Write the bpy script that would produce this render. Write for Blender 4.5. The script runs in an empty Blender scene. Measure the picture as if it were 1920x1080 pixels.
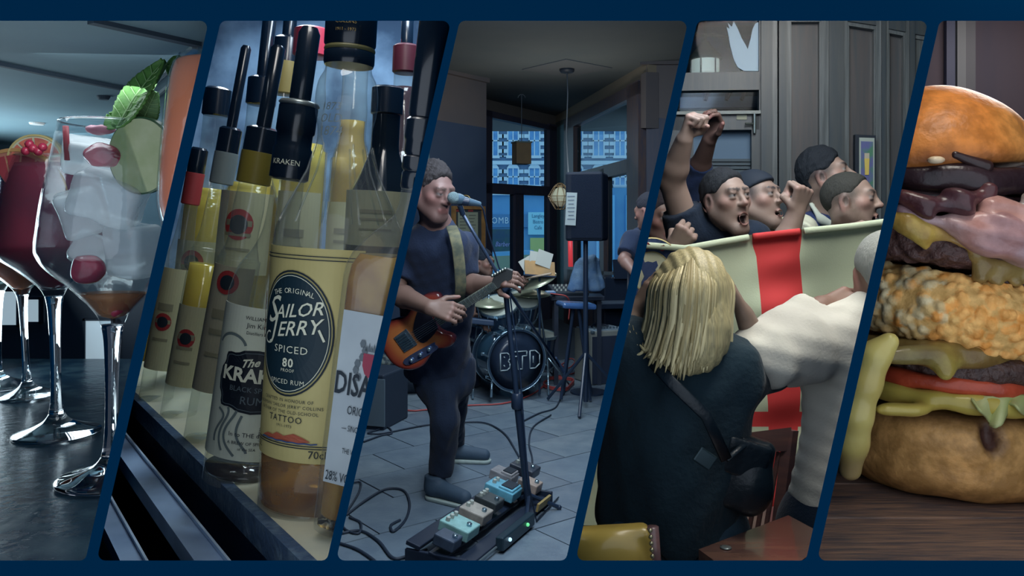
import bpy, bmesh, math, random
import numpy as np
from mathutils import Vector, Matrix, Euler
random.seed(7); rng = np.random.default_rng(7)
SC = bpy.context.scene
COL = SC.collection
PI = math.pi
# ------------------------------------------------------------------ camera
F = 1500.0; HZ = 430.0; CZ = 1.45          # focal length and horizon line of a 1920 x 1080 frame, eye height
cam_d = bpy.data.cameras.new('camera'); cam = bpy.data.objects.new('camera', cam_d); COL.objects.link(cam)
cam_d.sensor_fit = 'HORIZONTAL'; cam_d.sensor_width = 36.0; cam_d.lens = 36.0*F/1920.0
cam_d.shift_y = -(540.0-HZ)/1920.0; cam_d.clip_start = 0.02; cam_d.clip_end = 200
cam.location = (0, 0, CZ); cam.rotation_euler = (PI/2, 0, 0)
SC.camera = cam
# ------------------------------------------------------------------ world, exposure
wd = bpy.data.worlds.new('world'); SC.world = wd; wd.use_nodes = True
wd.node_tree.nodes['Background'].inputs[0].default_value = (0.44, 0.5, 0.58, 1)
wd.node_tree.nodes['Background'].inputs[1].default_value = 1.75
SC.cycles.transparent_max_bounces = 48; SC.cycles.max_bounces = 16; SC.cycles.transmission_bounces = 14
vs = SC.view_settings
vs.view_transform = 'Standard'; vs.look = 'None'; vs.exposure = 0.0; vs.gamma = 1.0; vs.use_curve_mapping = False
def area_light(name, loc, target, size, power, color=(1, 1, 1), size_y=None):
    d = bpy.data.lights.new(name, 'AREA'); d.energy = power; d.color = color; d.size = size
    if size_y: d.shape = 'RECTANGLE'; d.size_y = size_y
    o = bpy.data.objects.new(name, d); COL.objects.link(o); o.location = loc
    o.rotation_euler = (Vector(target)-Vector(loc)).to_track_quat('-Z', 'Y').to_euler()
    return o
def point_light(name, loc, power, color=(1, 1, 1), r=.05):
    d = bpy.data.lights.new(name, 'POINT'); d.energy = power; d.color = color; d.shadow_soft_size = r
    o = bpy.data.objects.new(name, d); COL.objects.link(o); o.location = loc
    return o
def P(px, py, Y): return Vector(((px-960)/F*Y, Y, CZ-(py-HZ)/F*Y))
def S(px, Y): return px*Y/F
LIGHTS = [  # unseen fill lights added to brighten the five bays: name, place, aimed at, size, power, colour
 ('glass_bay_fill', (-1.15, 2.3, 1.93), (-1.2, 2.9, .8), .5, 4, (.85, .95, 1)),
 ('glass_bay_back_fill', (-2.9, 3.6, 1.35), (-1.9, 3.4, 1.9), 1.0, 26, (.75, .92, 1)),
 ('glass_bay_wall_fill', (-2.3, 4.25, 1.9), (-2.2, 4.9, 1.3), .4, 4, (.75, .92, 1)),
 ('bottle_bay_fill', (-.5, 1.9, 2.6), (-.9, 2.6, .9), .5, 7, (1, .95, .88)),
 ('bottle_bay_back_fill', (-1.6, 4.6, 3.3), (-1.2, 3.6, .9), .9, 100, (.8, .92, 1)),
 ('band_bay_fill', (0.1, 3.4, 2.9), (0.05, 5.2, .6), 1.2, 95, (.75, .88, 1)),
 ('band_bay_front_fill', (.12, 2.0, 2.15), (-.35, 4.2, 1.0), .24, 22, (.85, .93, 1)),
 ('band_bay_kit_fill', (.1, 6.2, 3.2), (.2, 7.2, .5), 1.2, 70, (.8, .92, 1)),
 ('band_bay_ceiling_fill', (.6, 9.2, 1.9), (.3, 8.2, 3.4), .6, 13, (.95, .9, .8)),
 ('crowd_bay_fill', (.75, 2.1, 2.55), (.95, 3.0, 1.2), .8, 14, (1, .97, .9)),
 ('crowd_bay_rear_fill', (1.1, 2.75, 2.75), (1.1, 3.5, 1.4), .6, 19, (1, .95, .88)),
 ('crowd_bay_side_fill', (.72, 2.9, 2.3), (1.2, 3.4, 1.5), .4, 7, (.55, .75, 1)),
 ('burger_bay_fill', (.95, 1.8, 2.2), (1.2, 2.2, 1.0), .5, 10, (1, .95, .86)),
 ('burger_bay_wall_fill', (1.9, 2.85, 2.25), (1.8, 3.3, 1.6), .5, 2.5, (1, .9, .88)),
 ('burger_bay_back_fill', (1.75, 2.9, 2.1), (1.3, 2.2, 1.2), .5, 9, (1, .95, .9)),
]
for a in LIGHTS: area_light(*a)
# ------------------------------------------------------------------ colour and materials
def lin(c):
    c = c/255.0
    return c/12.92 if c <= .04045 else ((c+.055)/1.055)**2.4
def C(r, g, b, k=2.0):      # display colour to base colour, slightly muted like the photograph
    q = [lin(r)*.93, lin(g), lin(b)]; m = .3*q[0]+.55*q[1]+.15*q[2]
    return tuple(min((v*.86+m*.14)*k, .95) for v in q)+(1,)
MATS = {}
def mat(name, col, rough=.6, metal=0., col2=None, scale=8., mixlo=.35, mixhi=.65, stretch=None, bump=0., bscale=40., spec=.4,
        emit=None, estr=1., coat=0., attr=False, sheen=0., alpha=None, tint=None, sss=0.):
    if name in MATS: return MATS[name]
    m = bpy.data.materials.new(name); m.use_nodes = True; nt = m.node_tree; N = nt.nodes; L = nt.links
    b = N['Principled BSDF']; MATS[name] = m
    b.inputs['Base Color'].default_value = col; b.inputs['Roughness'].default_value = rough
    b.inputs['Metallic'].default_value = metal; b.inputs['Specular IOR Level'].default_value = spec
    b.inputs['Coat Weight'].default_value = coat; b.inputs['Coat Roughness'].default_value = .08
    if sheen: b.inputs['Sheen Weight'].default_value = sheen
    m.diffuse_color = col
    tc = None
    if col2 or bump:
        tc = N.new('ShaderNodeTexCoord'); mp = N.new('ShaderNodeMapping'); L.new(tc.outputs['Object'], mp.inputs[0])
        if stretch: mp.inputs['Scale'].default_value = stretch
    if col2:
        n = N.new('ShaderNodeTexNoise'); n.inputs['Scale'].default_value = scale; n.inputs['Detail'].default_value = 6
        L.new(mp.outputs[0], n.inputs['Vector'])
        r = N.new('ShaderNodeValToRGB'); r.color_ramp.elements[0].position = mixlo; r.color_ramp.elements[1].position = mixhi
        r.color_ramp.elements[0].color = col; r.color_ramp.elements[1].color = col2
        L.new(n.outputs['Fac'], r.inputs[0]); L.new(r.outputs[0], b.inputs['Base Color'])
    if attr:
        a = N.new('ShaderNodeVertexColor'); a.layer_name = 'Col'
        if col2:
            mx = N.new('ShaderNodeMix'); mx.data_type = 'RGBA'; mx.blend_type = 'MULTIPLY'; mx.inputs[0].default_value = 1
            L.new(a.outputs[0], mx.inputs[6]); L.new(r.outputs[0], mx.inputs[7]); L.new(mx.outputs[2], b.inputs['Base Color'])
        else: L.new(a.outputs[0], b.inputs['Base Color'])
    if bump:
        n2 = N.new('ShaderNodeTexNoise'); n2.inputs['Scale'].default_value = bscale; n2.inputs['Detail'].default_value = 4
        L.new(mp.outputs[0], n2.inputs['Vector'])
        bp = N.new('ShaderNodeBump'); bp.inputs['Strength'].default_value = min(1, bump); bp.inputs['Distance'].default_value = .01
        L.new(n2.outputs['Fac'], bp.inputs['Height']); L.new(bp.outputs[0], b.inputs['Normal'])
    if emit:
        b.inputs['Emission Color'].default_value = emit; b.inputs['Emission Strength'].default_value = estr
    if sss:
        b.inputs['Subsurface Weight'].default_value = sss; b.inputs['Subsurface Radius'].default_value = (.02, .008, .004)
    if alpha is not None:      # see-through: part of the light passes straight, tinted
        t = N.new('ShaderNodeBsdfTransparent'); t.inputs[0].default_value = tint or (1, 1, 1, 1)
        mx = N.new('ShaderNodeMixShader'); mx.inputs[0].default_value = alpha
        L.new(t.outputs[0], mx.inputs[1]); L.new(b.outputs[0], mx.inputs[2])
        L.new(mx.outputs[0], N['Material Output'].inputs[0])
    return m
def glass(name, tint=(.93, .96, .97, 1), rough=.04, refl=1.0, haze=0., hazecol=(.6, .65, .7, 1), ior=1.45, bump=0., bscale=60.):
    """clear thin glass: straight-through light plus Fresnel reflection, a little haze"""
    if name in MATS: return MATS[name]
    m = bpy.data.materials.new(name); m.use_nodes = True; nt = m.node_tree; N = nt.nodes; L = nt.links; MATS[name] = m
    N.remove(N['Principled BSDF'])
    t = N.new('ShaderNodeBsdfTransparent'); t.inputs[0].default_value = tint
    g = N.new('ShaderNodeBsdfGlossy'); g.inputs['Roughness'].default_value = rough; g.inputs[0].default_value = (refl, refl, refl, 1)
    fr = N.new('ShaderNodeLayerWeight'); fr.inputs[0].default_value = .5
    pw = N.new('ShaderNodeMath'); pw.operation = 'POWER'; L.new(fr.outputs['Facing'], pw.inputs[0]); pw.inputs[1].default_value = 3.2
    sc = N.new('ShaderNodeMath'); sc.operation = 'MULTIPLY_ADD'; L.new(pw.outputs[0], sc.inputs[0]); sc.inputs[1].default_value = .5; sc.inputs[2].default_value = .035
    mx = N.new('ShaderNodeMixShader'); L.new(sc.outputs[0], mx.inputs[0])
    src = t
    if haze:
        d = N.new('ShaderNodeBsdfDiffuse'); d.inputs[0].default_value = hazecol
        m2 = N.new('ShaderNodeMixShader'); m2.inputs[0].default_value = haze
        L.new(t.outputs[0], m2.inputs[1]); L.new(d.outputs[0], m2.inputs[2]); src = m2
    if bump:
        tc = N.new('ShaderNodeTexCoord'); n2 = N.new('ShaderNodeTexNoise'); n2.inputs['Scale'].default_value = bscale
        L.new(tc.outputs['Object'], n2.inputs['Vector'])
        bp = N.new('ShaderNodeBump'); bp.inputs['Strength'].default_value = bump; bp.inputs['Distance'].default_value = .01
        L.new(n2.outputs['Fac'], bp.inputs['Height']); L.new(bp.outputs[0], g.inputs['Normal']); L.new(bp.outputs[0], fr.inputs['Normal'])
    L.new(src.outputs[0], mx.inputs[1]); L.new(g.outputs[0], mx.inputs[2]); L.new(mx.outputs[0], N['Material Output'].inputs[0])
    m.diffuse_color = tint
    return m
# ------------------------------------------------------------------ object helpers
BAY = [0]                 # bay being built
BAYOF = {}
def link(o, parent=None):
    COL.objects.link(o); BAYOF[o] = BAY[0]
    if parent is not None:
        o.parent = parent; o.matrix_parent_inverse = Matrix.Translation(-WL[parent])
    return o
WL = {}                   # world location of the roots
def tag(o, label, cat, group=None):
    o['label'] = label; o['category'] = cat
    if group: o['group'] = group
    return o
def root(name, loc, label, cat, group=None):
    o = bpy.data.objects.new(name, None); o.empty_display_size = .05
    o.location = loc; WL[o] = Vector(loc); link(o); return tag(o, label, cat, group)
class MB:
    def __init__(s): s.v = []; s.f = []; s.m = []; s.mi = 0
    def add(s, vs, fs, mtx=None):
        b = len(s.v)
        s.v += [tuple(mtx @ Vector(v)) if mtx is not None else tuple(v) for v in vs]
        s.f += [tuple(i+b for i in f) for f in fs]; s.m += [s.mi]*len(fs); return s
    def box(s, c, size, rot=None, bev=0.):
        x, y, z = [q/2 for q in size]
        M = Matrix.Translation(Vector(c))
        if rot is not None: M = M @ (rot.to_4x4() if isinstance(rot, Matrix) else Euler(rot).to_matrix().to_4x4())
        if not bev:
            v = [(sx*x, sy*y, sz*z) for sx in (-1, 1) for sy in (-1, 1) for sz in (-1, 1)]
            f = [(0, 1, 3, 2), (4, 6, 7, 5), (0, 4, 5, 1), (2, 3, 7, 6), (0, 2, 6, 4), (1, 5, 7, 3)]
            return s.add(v, f, M)
        bm = bmesh.new(); bmesh.ops.create_cube(bm, size=1.0)
        for q in bm.verts: q.co = (q.co.x*2*x, q.co.y*2*y, q.co.z*2*z)
        bmesh.ops.bevel(bm, geom=bm.edges[:]+bm.verts[:], offset=bev, segments=2, affect='EDGES', profile=.5)
        bm.verts.index_update()
        s.add([q.co[:] for q in bm.verts], [[q.index for q in f.verts] for f in bm.faces], M); bm.free(); return s
    def hexa(s, p8):      # 8 corners: bottom 0-3 ccw, top 4-7
        return s.add(p8, [(3, 2, 1, 0), (4, 5, 6, 7), (0, 1, 5, 4), (1, 2, 6, 5), (2, 3, 7, 6), (3, 0, 4, 7)])
    def tube(s, pts, r, n=8, caps=True, flat=None):
        pts = [Vector(p) for p in pts]; rs = list(r) if hasattr(r, '__len__') else [r]*len(pts)
        T = []
        for i in range(len(pts)):
            t = pts[min(i+1, len(pts)-1)]-pts[max(i-1, 0)]; T.append(t.normalized() if t.length > 1e-9 else Vector((0, 0, 1)))
        u = T[0].orthogonal().normalized()
        if flat is not None: u = (Vector(flat)-T[0]*Vector(flat).dot(T[0])).normalized()
        V = []
        for i, p in enumerate(pts):
            u = (u-T[i]*u.dot(T[i])); u = u.normalized() if u.length > 1e-6 else T[i].orthogonal().normalized(); w = T[i].cross(u)
            ra, rb = rs[i] if hasattr(rs[i], '__len__') else (rs[i], rs[i])
            for k in range(n):
                a = 2*PI*k/n; V.append(p+u*math.cos(a)*ra+w*math.sin(a)*rb)
        Fc = [(i*n+k, i*n+(k+1) % n, (i+1)*n+(k+1) % n, (i+1)*n+k) for i in range(len(pts)-1) for k in range(n)]
        if caps: Fc += [tuple(range(n-1, -1, -1)), tuple((len(pts)-1)*n+k for k in range(n))]
        return s.add(V, Fc)
    def lathe(s, prof, n=32, mtx=None, close=False, squash=1.):
        V = []; Fc = []
        for r, z in prof:
            for k in range(n):
                a = 2*PI*k/n; V.append((r*math.cos(a), r*math.sin(a)*squash, z))
        m = len(prof)
        for i in range(m-1 if not close else m):
            for k in range(n): Fc.append((i*n+k, i*n+(k+1) % n, ((i+1) % m)*n+(k+1) % n, ((i+1) % m)*n+k))
        if not close:
            Fc.append(tuple(range(n-1, -1, -1))); Fc.append(tuple((m-1)*n+k for k in range(n)))
        return s.add(V, Fc, mtx)
    def prism(s, poly, d0, d1, mtx=None):       # poly in local xz, extruded along local y
        n = len(poly)
        V = [(x, d0, z) for x, z in poly]+[(x, d1, z) for x, z in poly]
        Fc = [tuple(range(n)), tuple(range(2*n-1, n-1, -1))]+[(i, i+n, (i+1) % n+n, (i+1) % n) for i in range(n)]
        return s.add(V, Fc, mtx)
    def sphere(s, c, r, n=12, m=8, mtx=None):
        r = r if hasattr(r, '__len__') else (r, r, r)
        V = [(0, 0, r[2])]; Fc = []
        for i in range(1, m):
            a = PI*i/m
            for k in range(n): V.append((r[0]*math.sin(a)*math.cos(2*PI*k/n), r[1]*math.sin(a)*math.sin(2*PI*k/n), r[2]*math.cos(a)))
        V.append((0, 0, -r[2]))
        for k in range(n):
            Fc.append((0, 1+k, 1+(k+1) % n)); Fc.append((len(V)-1, 1+(m-2)*n+(k+1) % n, 1+(m-2)*n+k))
            for i in range(m-2): Fc.append((1+i*n+k, 1+(i+1)*n+k, 1+(i+1)*n+(k+1) % n, 1+i*n+(k+1) % n))
        return s.add(V, Fc, Matrix.Translation(Vector(c)) @ (mtx if mtx is not None else Matrix()))
    def grid(s, fn, nu, nv, thick=None):
        V = [Vector(fn(i/nu, j/nv)) for j in range(nv+1) for i in range(nu+1)]
        w = nu+1
        Fc = [(j*w+i, j*w+i+1, (j+1)*w+i+1, (j+1)*w+i) for j in range(nv) for i in range(nu)]
        if thick:
            n = len(V); Nn = []
            for j in range(nv+1):
                for i in range(nu+1):
                    du = V[j*w+min(i+1, nu)]-V[j*w+max(i-1, 0)]; dv = V[min(j+1, nv)*w+i]-V[max(j-1, 0)*w+i]
                    Nn.append(du.cross(dv).normalized())
            V = V+[V[k]-Nn[k]*thick for k in range(n)]
            Fc = Fc+[tuple(q+n for q in reversed(f)) for f in Fc]
            for i in range(nu): Fc.append((i+1, i, i+n, i+1+n)); a = nv*w+i; Fc.append((a, a+1, a+1+n, a+n))
            for j in range(nv): Fc.append((j*w, (j+1)*w, (j+1)*w+n, j*w+n)); a = j*w+nu; Fc.append((a+w, a, a+n, a+w+n))
        return s.add(V, Fc)
    def mesh(s, name):
        me = bpy.data.meshes.new(name); me.from_pydata(s.v, [], s.f); me.update(); return me
    def build(s, name, m, parent=None, smooth=False, label=None, cat=None, group=None, kind=None, bevel=0.):
        me = s.mesh(name)
        for q in (m if isinstance(m, (list, tuple)) else [m]): me.materials.append(q)
        if len(me.materials) > 1: me.polygons.foreach_set('material_index', s.m)
        bm = bmesh.new(); bm.from_mesh(me); bmesh.ops.recalc_face_normals(bm, faces=bm.faces); bm.to_mesh(me); bm.free()
        if smooth:
            me.polygons.foreach_set('use_smooth', [True]*len(me.polygons))
            if smooth is not True: me.set_sharp_from_angle(angle=math.radians(smooth))
        o = bpy.data.objects.new(name, me); WL[o] = Vector((0, 0, 0)); link(o, parent)
        if label: o['label'] = label
        if cat: o['category'] = cat
        if group: o['group'] = group
        if kind or name == 'lettering': o['kind'] = kind or 'stuff'
        return o
def struct(name, mb, m, smooth=False): return mb.build(name, m, smooth=smooth, kind='structure')
def inst(src, name, loc, rot=(0, 0, 0), scale=(1, 1, 1), parent=None):
    o = bpy.data.objects.new(name, src.data if hasattr(src, 'data') else src); WL[o] = Vector((0, 0, 0)); link(o, parent)
    o.location = loc; o.rotation_euler = rot; o.scale = scale; return o
def text_geo(body, size=1., shear=0., align='CENTER', spacing=1., bold=0.):
    cu = bpy.data.curves.new('t', 'FONT'); cu.body = body; cu.size = size; cu.shear = shear; cu.align_x = align; cu.space_character = spacing
    cu.offset = bold; cu.resolution_u = 2
    o = bpy.data.objects.new('t', cu); COL.objects.link(o)
    dg = bpy.context.evaluated_depsgraph_get(); me = bpy.data.meshes.new_from_object(o.evaluated_get(dg))
    v = [q.co[:] for q in me.vertices]; f = [tuple(p.vertices) for p in me.polygons]
    bpy.data.objects.remove(o); bpy.data.curves.remove(cu); bpy.data.meshes.remove(me)
    return v, f
def letter(mb, body, size, fn, shear=0., spacing=1., bold=0., align='CENTER'):
    v, f = text_geo(body, size, shear, align, spacing, bold); mb.add([fn(x, y) for x, y, z in v], f)
# ------------------------------------------------------------------ signed distance modelling for bodies and soft things
class SDF:
    def __init__(s): s.p = []
    def _a(s, fn, lo, hi, k, mode, col, w=1.): s.p.append((fn, np.array(lo, float), np.array(hi, float), k, mode, None if col is None else np.array(col[:3], float), w)); return s
    def cap(s, a, b, r0, r1=None, k=.02, mode='add', col=None, flat=(False, False), sq=None, w=1.):
        """round cone; flat: cut square at an end; sq=(axis, factor): widened along an axis"""
        a = np.array(a, float); b = np.array(b, float); r1 = r0 if r1 is None else r1
        if sq is not None: ax = np.array(sq[0], float); ax /= np.linalg.norm(ax); fac = sq[1]
        L2 = max(float((b-a) @ (b-a)), 1e-12); d = (b-a)/math.sqrt(L2)
        def fn(p):
            q = p-a
            bb = b-a
            if sq is not None:
                q = q-ax*((q @ ax)*(1-1/fac))[..., None]; bb = bb-ax*(bb @ ax)*(1-1/fac)
            l2 = max(float(bb @ bb), 1e-12)
            t = np.clip((q @ bb)/l2, 0, 1)
            D = np.linalg.norm(q-t[..., None]*bb, axis=-1)-(r0+(r1-r0)*t)
            if flat[0]: D = np.maximum(D, -((p-a) @ d))
            if flat[1]: D = np.maximum(D, (p-b) @ d)
            return D
        R = max(r0, r1)*(max(sq[1], 1) if sq is not None else 1)
        return s._a(fn, np.minimum(a, b)-R, np.maximum(a, b)+R, k, mode, col, w)
    def chain(s, pts, rs, k=.02, **kw):
        for i in range(len(pts)-1): s.cap(pts[i], pts[i+1], rs[i], rs[i+1], k=k, **kw)
        return s
    def ell(s, c, r, rot=None, k=.02, mode='add', col=None, w=1.):
        c = np.array(c, float); r = np.array(r if hasattr(r, '__len__') else (r, r, r), float)
        R = np.array(rot.to_3x3() if rot is not None else Matrix.Identity(3), float)
        def fn(p):
            q = (p-c) @ R
            k0 = np.linalg.norm(q/r, axis=-1); k1 = np.linalg.norm(q/(r*r), axis=-1)
            return np.where(k1 > 1e-9, k0*(k0-1)/np.maximum(k1, 1e-9), -r.min())
        m = float(r.max()) if rot is not None else r
        return s._a(fn, c-m, c+m, k, mode, col, w)
    def box(s, c, h, rot=None, rad=.005, k=.01, mode='add', col=None, w=1.):
        c = np.array(c, float); h = np.array(h, float); R = np.array(rot.to_3x3() if rot is not None else Matrix.Identity(3), float)
        def fn(p):
            q = np.abs((p-c) @ R)-(h-rad)
            return np.linalg.norm(np.maximum(q, 0), axis=-1)+np.minimum(q.max(axis=-1), 0)-rad
        m = float(np.linalg.norm(h)) if rot is not None else h
        return s._a(fn, c-m, c+m, k, mode, col, w)
    def half(s, c, n, lo, hi, k=.005, mode='sub', col=None):     # remove what lies on the n side of a plane
        c = np.array(c, float); n = np.array(n, float); n = n/np.linalg.norm(n)
        return s._a(lambda p: -((p-c) @ n), lo, hi, k, mode, col)
    def mesh(s, h, noise=None, base=(.5, .5, .5), relax=1):
        add = [q for q in s.p if q[4] == 'add']
        pad = 3*h+.012
        lo = np.min([q[1] for q in add], axis=0)-pad; hi = np.max([q[2] for q in add], axis=0)+pad
        n = np.ceil((hi-lo)/h).astype(int)+1
        D = np.full(n, .05, np.float32); K = np.empty((*n, 3), np.float32); K[:] = np.array(base[:3])
        for fn, a, b, k, mode, col, w in s.p:
            m = k+3*h
            i0 = np.clip(np.floor((a-m-lo)/h).astype(int), 0, n); i1 = np.clip(np.ceil((b+m-lo)/h).astype(int)+1, 0, n)
            if np.any(i1 <= i0): continue
            sl = tuple(slice(i0[j], i1[j]) for j in range(3))
            g = np.stack(np.meshgrid(*[lo[j]+h*np.arange(i0[j], i1[j]) for j in range(3)], indexing='ij'), -1)
            d = fn(g).astype(np.float32); Ds = D[sl]
            if mode == 'add':
                t = np.clip(.5+.5*(Ds-d)/k, 0, 1); D[sl] = Ds*(1-t)+d*t-k*t*(1-t)
            elif mode == 'sub':
                t = 1-np.clip(.5-.5*(-d-Ds)/k, 0, 1)
                D[sl] = Ds*(1-t)+(-d)*t+k*t*(1-t)
            else:               # paint
                t = np.clip(.5-.5*d/k, 0, 1)*w
            if col is not None: K[sl] = K[sl]*(1-t[..., None])+col*t[..., None]
        if noise is not None:
            g = np.stack(np.meshgrid(*[lo[j]+h*np.arange(n[j]) for j in range(3)], indexing='ij'), -1)
            near = np.abs(D) < .04
            D[near] += noise(g[near]).astype(np.float32)
        D[0] = D[-1] = .05; D[:, 0] = D[:, -1] = .05; D[:, :, 0] = D[:, :, -1] = .05
        neg = D < 0
        cnt = sum(neg[i:n[0]-1+i, j:n[1]-1+j, k:n[2]-1+k].astype(np.int8) for i in (0, 1) for j in (0, 1) for k in (0, 1))
        act = (cnt > 0) & (cnt < 8); ci = np.argwhere(act)
        idx = np.full(act.shape, -1, np.int64); idx[act] = np.arange(len(ci))
        pos = np.zeros((len(ci), 3)); num = np.zeros(len(ci))
        cs = [(i, j, k) for i in (0, 1) for j in (0, 1) for k in (0, 1)]
        for A in cs:
            for ax in range(3):
                if A[ax]: continue
                B = list(A); B[ax] = 1; A_ = np.array(A); B_ = np.array(B)
                da = D[tuple((ci+A_).T)]; db = D[tuple((ci+B_).T)]; cr = (da < 0) != (db < 0)
                t = np.where(cr, da/np.where(cr, da-db, 1), 0)
                pos += np.where(cr[:, None], A_+(B_-A_)*t[:, None], 0); num += cr
        V = lo+(ci+pos/num[:, None])*h
        Q = []
        for ax in range(3):
            a1, a2 = (ax+1) % 3, (ax+2) % 3
            sl0 = [slice(None)]*3; sl1 = [slice(None)]*3; sl0[ax] = slice(0, -1); sl1[ax] = slice(1, None)
            e = np.argwhere(neg[tuple(sl0)] != neg[tuple(sl1)])
            e = e[(e[:, a1] > 0) & (e[:, a2] > 0)]
            fl = neg[tuple(e.T)]
            u = np.zeros(3, int); u[a1] = 1; w = np.zeros(3, int); w[a2] = 1
            q = np.stack([idx[tuple((e-u-w).T)], idx[tuple((e-w).T)], idx[tuple(e.T)], idx[tuple((e-u).T)]], 1)
            q[~fl] = q[~fl][:, ::-1]; Q.append(q)
        Q = np.concatenate(Q); Q = Q[(Q >= 0).all(1)]
        for _ in range(relax):
            sm = np.zeros_like(V); c = np.zeros(len(V))
            for k in range(4):
                np.add.at(sm, Q[:, k], V[Q[:, (k+1) % 4]]+V[Q[:, (k+3) % 4]]); np.add.at(c, Q[:, k], 2)
            V = V*.5+.5*sm/np.maximum(c, 1)[:, None]
        cc = K[tuple(np.minimum(ci+(pos/num[:, None] > .5), n-1).T)]
        return V, Q, cc
    def build(s, name, m, h, parent=None, noise=None, base=(.5, .5, .5), relax=1, origin=None, **tags):
        V, Q, cc = s.mesh(h, noise, base, relax)
        me = bpy.data.meshes.new(name); me.vertices.add(len(V)); me.vertices.foreach_set('co', V.astype(np.float32).ravel())
        me.loops.add(Q.size); me.loops.foreach_set('vertex_index', Q.astype(np.int32).ravel())
        me.polygons.add(len(Q)); me.polygons.foreach_set('loop_start', np.arange(0, Q.size, 4, dtype=np.int32))
        me.update(calc_edges=True); me.validate()
        me.polygons.foreach_set('use_smooth', [True]*len(me.polygons))
        at = me.color_attributes.new('Col', 'FLOAT_COLOR', 'POINT')
        at.data.foreach_set('color', np.concatenate([cc, np.ones((len(cc), 1))], 1).astype(np.float32).ravel())
        me.materials.append(m)
        o = bpy.data.objects.new(name, me); WL[o] = Vector((0, 0, 0)); link(o, parent)
        for k2, v2 in tags.items(): o[{'cat': 'category'}.get(k2, k2)] = v2
        return o
def wobble(amp, f, seed=0, n=5):
    r = np.random.default_rng(seed); ks = r.normal(size=(n, 3))*f; ph = r.uniform(0, 6.28, n)
    def fn(p): return amp*np.sin(p @ ks.T+ph).sum(-1)/n*1.6
    return fn
def wrap(M, R, az0=0., squash=1.):
    """maps (u along the surface, height) to the bottle's cylinder; az0 = 0 faces the camera"""
    def fn(u, z, off=0.0):
        a = -PI/2+u/R+az0; return M @ Vector(((R+off)*math.cos(a), (R+off)*math.sin(a)*squash, z))
    return fn
# ------------------------------------------------------------------ the display wall: five leaning openings
NAVY = mat('navy_wall_paint', (lin(1)*1.15, lin(36)*1.15, lin(62)*1.15, 1), .9, spec=.0)
EDGES = [(-300, -530), (391.5, 160), (414, 181), (846, 613), (862, 630), (1290.5, 1061), (1308, 1079), (1741, 1511), (1762, 1532), (2450, 2220)]
TOP, BOT = 39.0, 1051.0
WY = 1.6
def rounded(poly, r, n=5):
    out = []
    for i, p in enumerate(poly):
        a = Vector(poly[i-1]); b = Vector(p); c = Vector(poly[(i+1) % len(poly)])
        u = (a-b).normalized(); w = (c-b).normalized(); ang = u.angle(w); d = r/math.tan(ang/2)
        p0 = b+u*d; p1 = b+w*d; cen = b+(u+w).normalized()*(r/math.sin(ang/2))
        a0 = math.atan2(p0.y-cen.y, p0.x-cen.x); a1 = math.atan2(p1.y-cen.y, p1.x-cen.x)
        da = (a1-a0+PI) % (2*PI)-PI
        out += [(cen.x+r*math.cos(a0+da*k/n), cen.y+r*math.sin(a0+da*k/n)) for k in range(n+1)]
    return out
def front_wall():
    bm = bmesh.new()
    def loop(poly, Y, grow=0.):
        cx = sum(p[0] for p in poly)/len(poly); cy = sum(p[1] for p in poly)/len(poly)
        vs = []
        for x, y in poly:
            q = P(x, y, WY); q.y = Y
            if grow: q.x += grow*(1 if x > cx else -1); q.z += grow*(-1 if y > cy else 1)
            vs.append(bm.verts.new(q))
        return vs
    def ring(vs): return [bm.edges.new((vs[i], vs[(i+1) % len(vs)])) for i in range(len(vs))]
    outer = [Vector((x, WY, z)) for x, z in ((-1.95, -.3), (1.95, -.3), (1.95, 2.5), (-1.95, 2.5))]
    o0 = [bm.verts.new(v) for v in outer]; o1 = [bm.verts.new(v+Vector((0, .012, 0))) for v in outer]
    e0 = ring(o0); e1 = ring(o1); side = [(o0, o1)]
    for k in range(5):
        a, b = EDGES[2*k], EDGES[2*k+1]
        po = rounded([(a[0], TOP), (b[0], TOP), (b[1], BOT), (a[1], BOT)], 13)
        l0 = loop(po, WY); l1 = loop(po, WY+.012, .006); e0 += ring(l0); e1 += ring(l1); side.append((l0, l1))
    bmesh.ops.triangle_fill(bm, use_beauty=True, use_dissolve=False, edges=e0)
    bmesh.ops.triangle_fill(bm, use_beauty=True, use_dissolve=False, edges=e1)
    for a, b in side:
        for i in range(len(a)):
            j = (i+1) % len(a)
            try: bm.faces.new((a[i], a[j], b[j], b[i]))
            except ValueError: pass
    bmesh.ops.recalc_face_normals(bm, faces=bm.faces)
    me = bpy.data.meshes.new('wall_front'); bm.to_mesh(me); bm.free(); me.materials.append(NAVY)
    o = bpy.data.objects.new('wall_front', me); link(o); o['kind'] = 'structure'
front_wall()
EYE = Vector((0, 0, CZ))
MID = [((EDGES[2*k+1][0]+EDGES[2*k+2][0])/2, (EDGES[2*k+1][1]+EDGES[2*k+2][1])/2) for k in range(4)]
MID = [EDGES[0]]+MID+[EDGES[9]]
def div_plane(k):                  # leaning divider k: unit normal towards +x
    a = (P(MID[k][0], TOP, 1)-EYE); b = (P(MID[k][1], BOT, 1)-EYE)
    n = a.cross(b).normalized()
    return n if n.x > 0 else -n
HALF = .006
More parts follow.
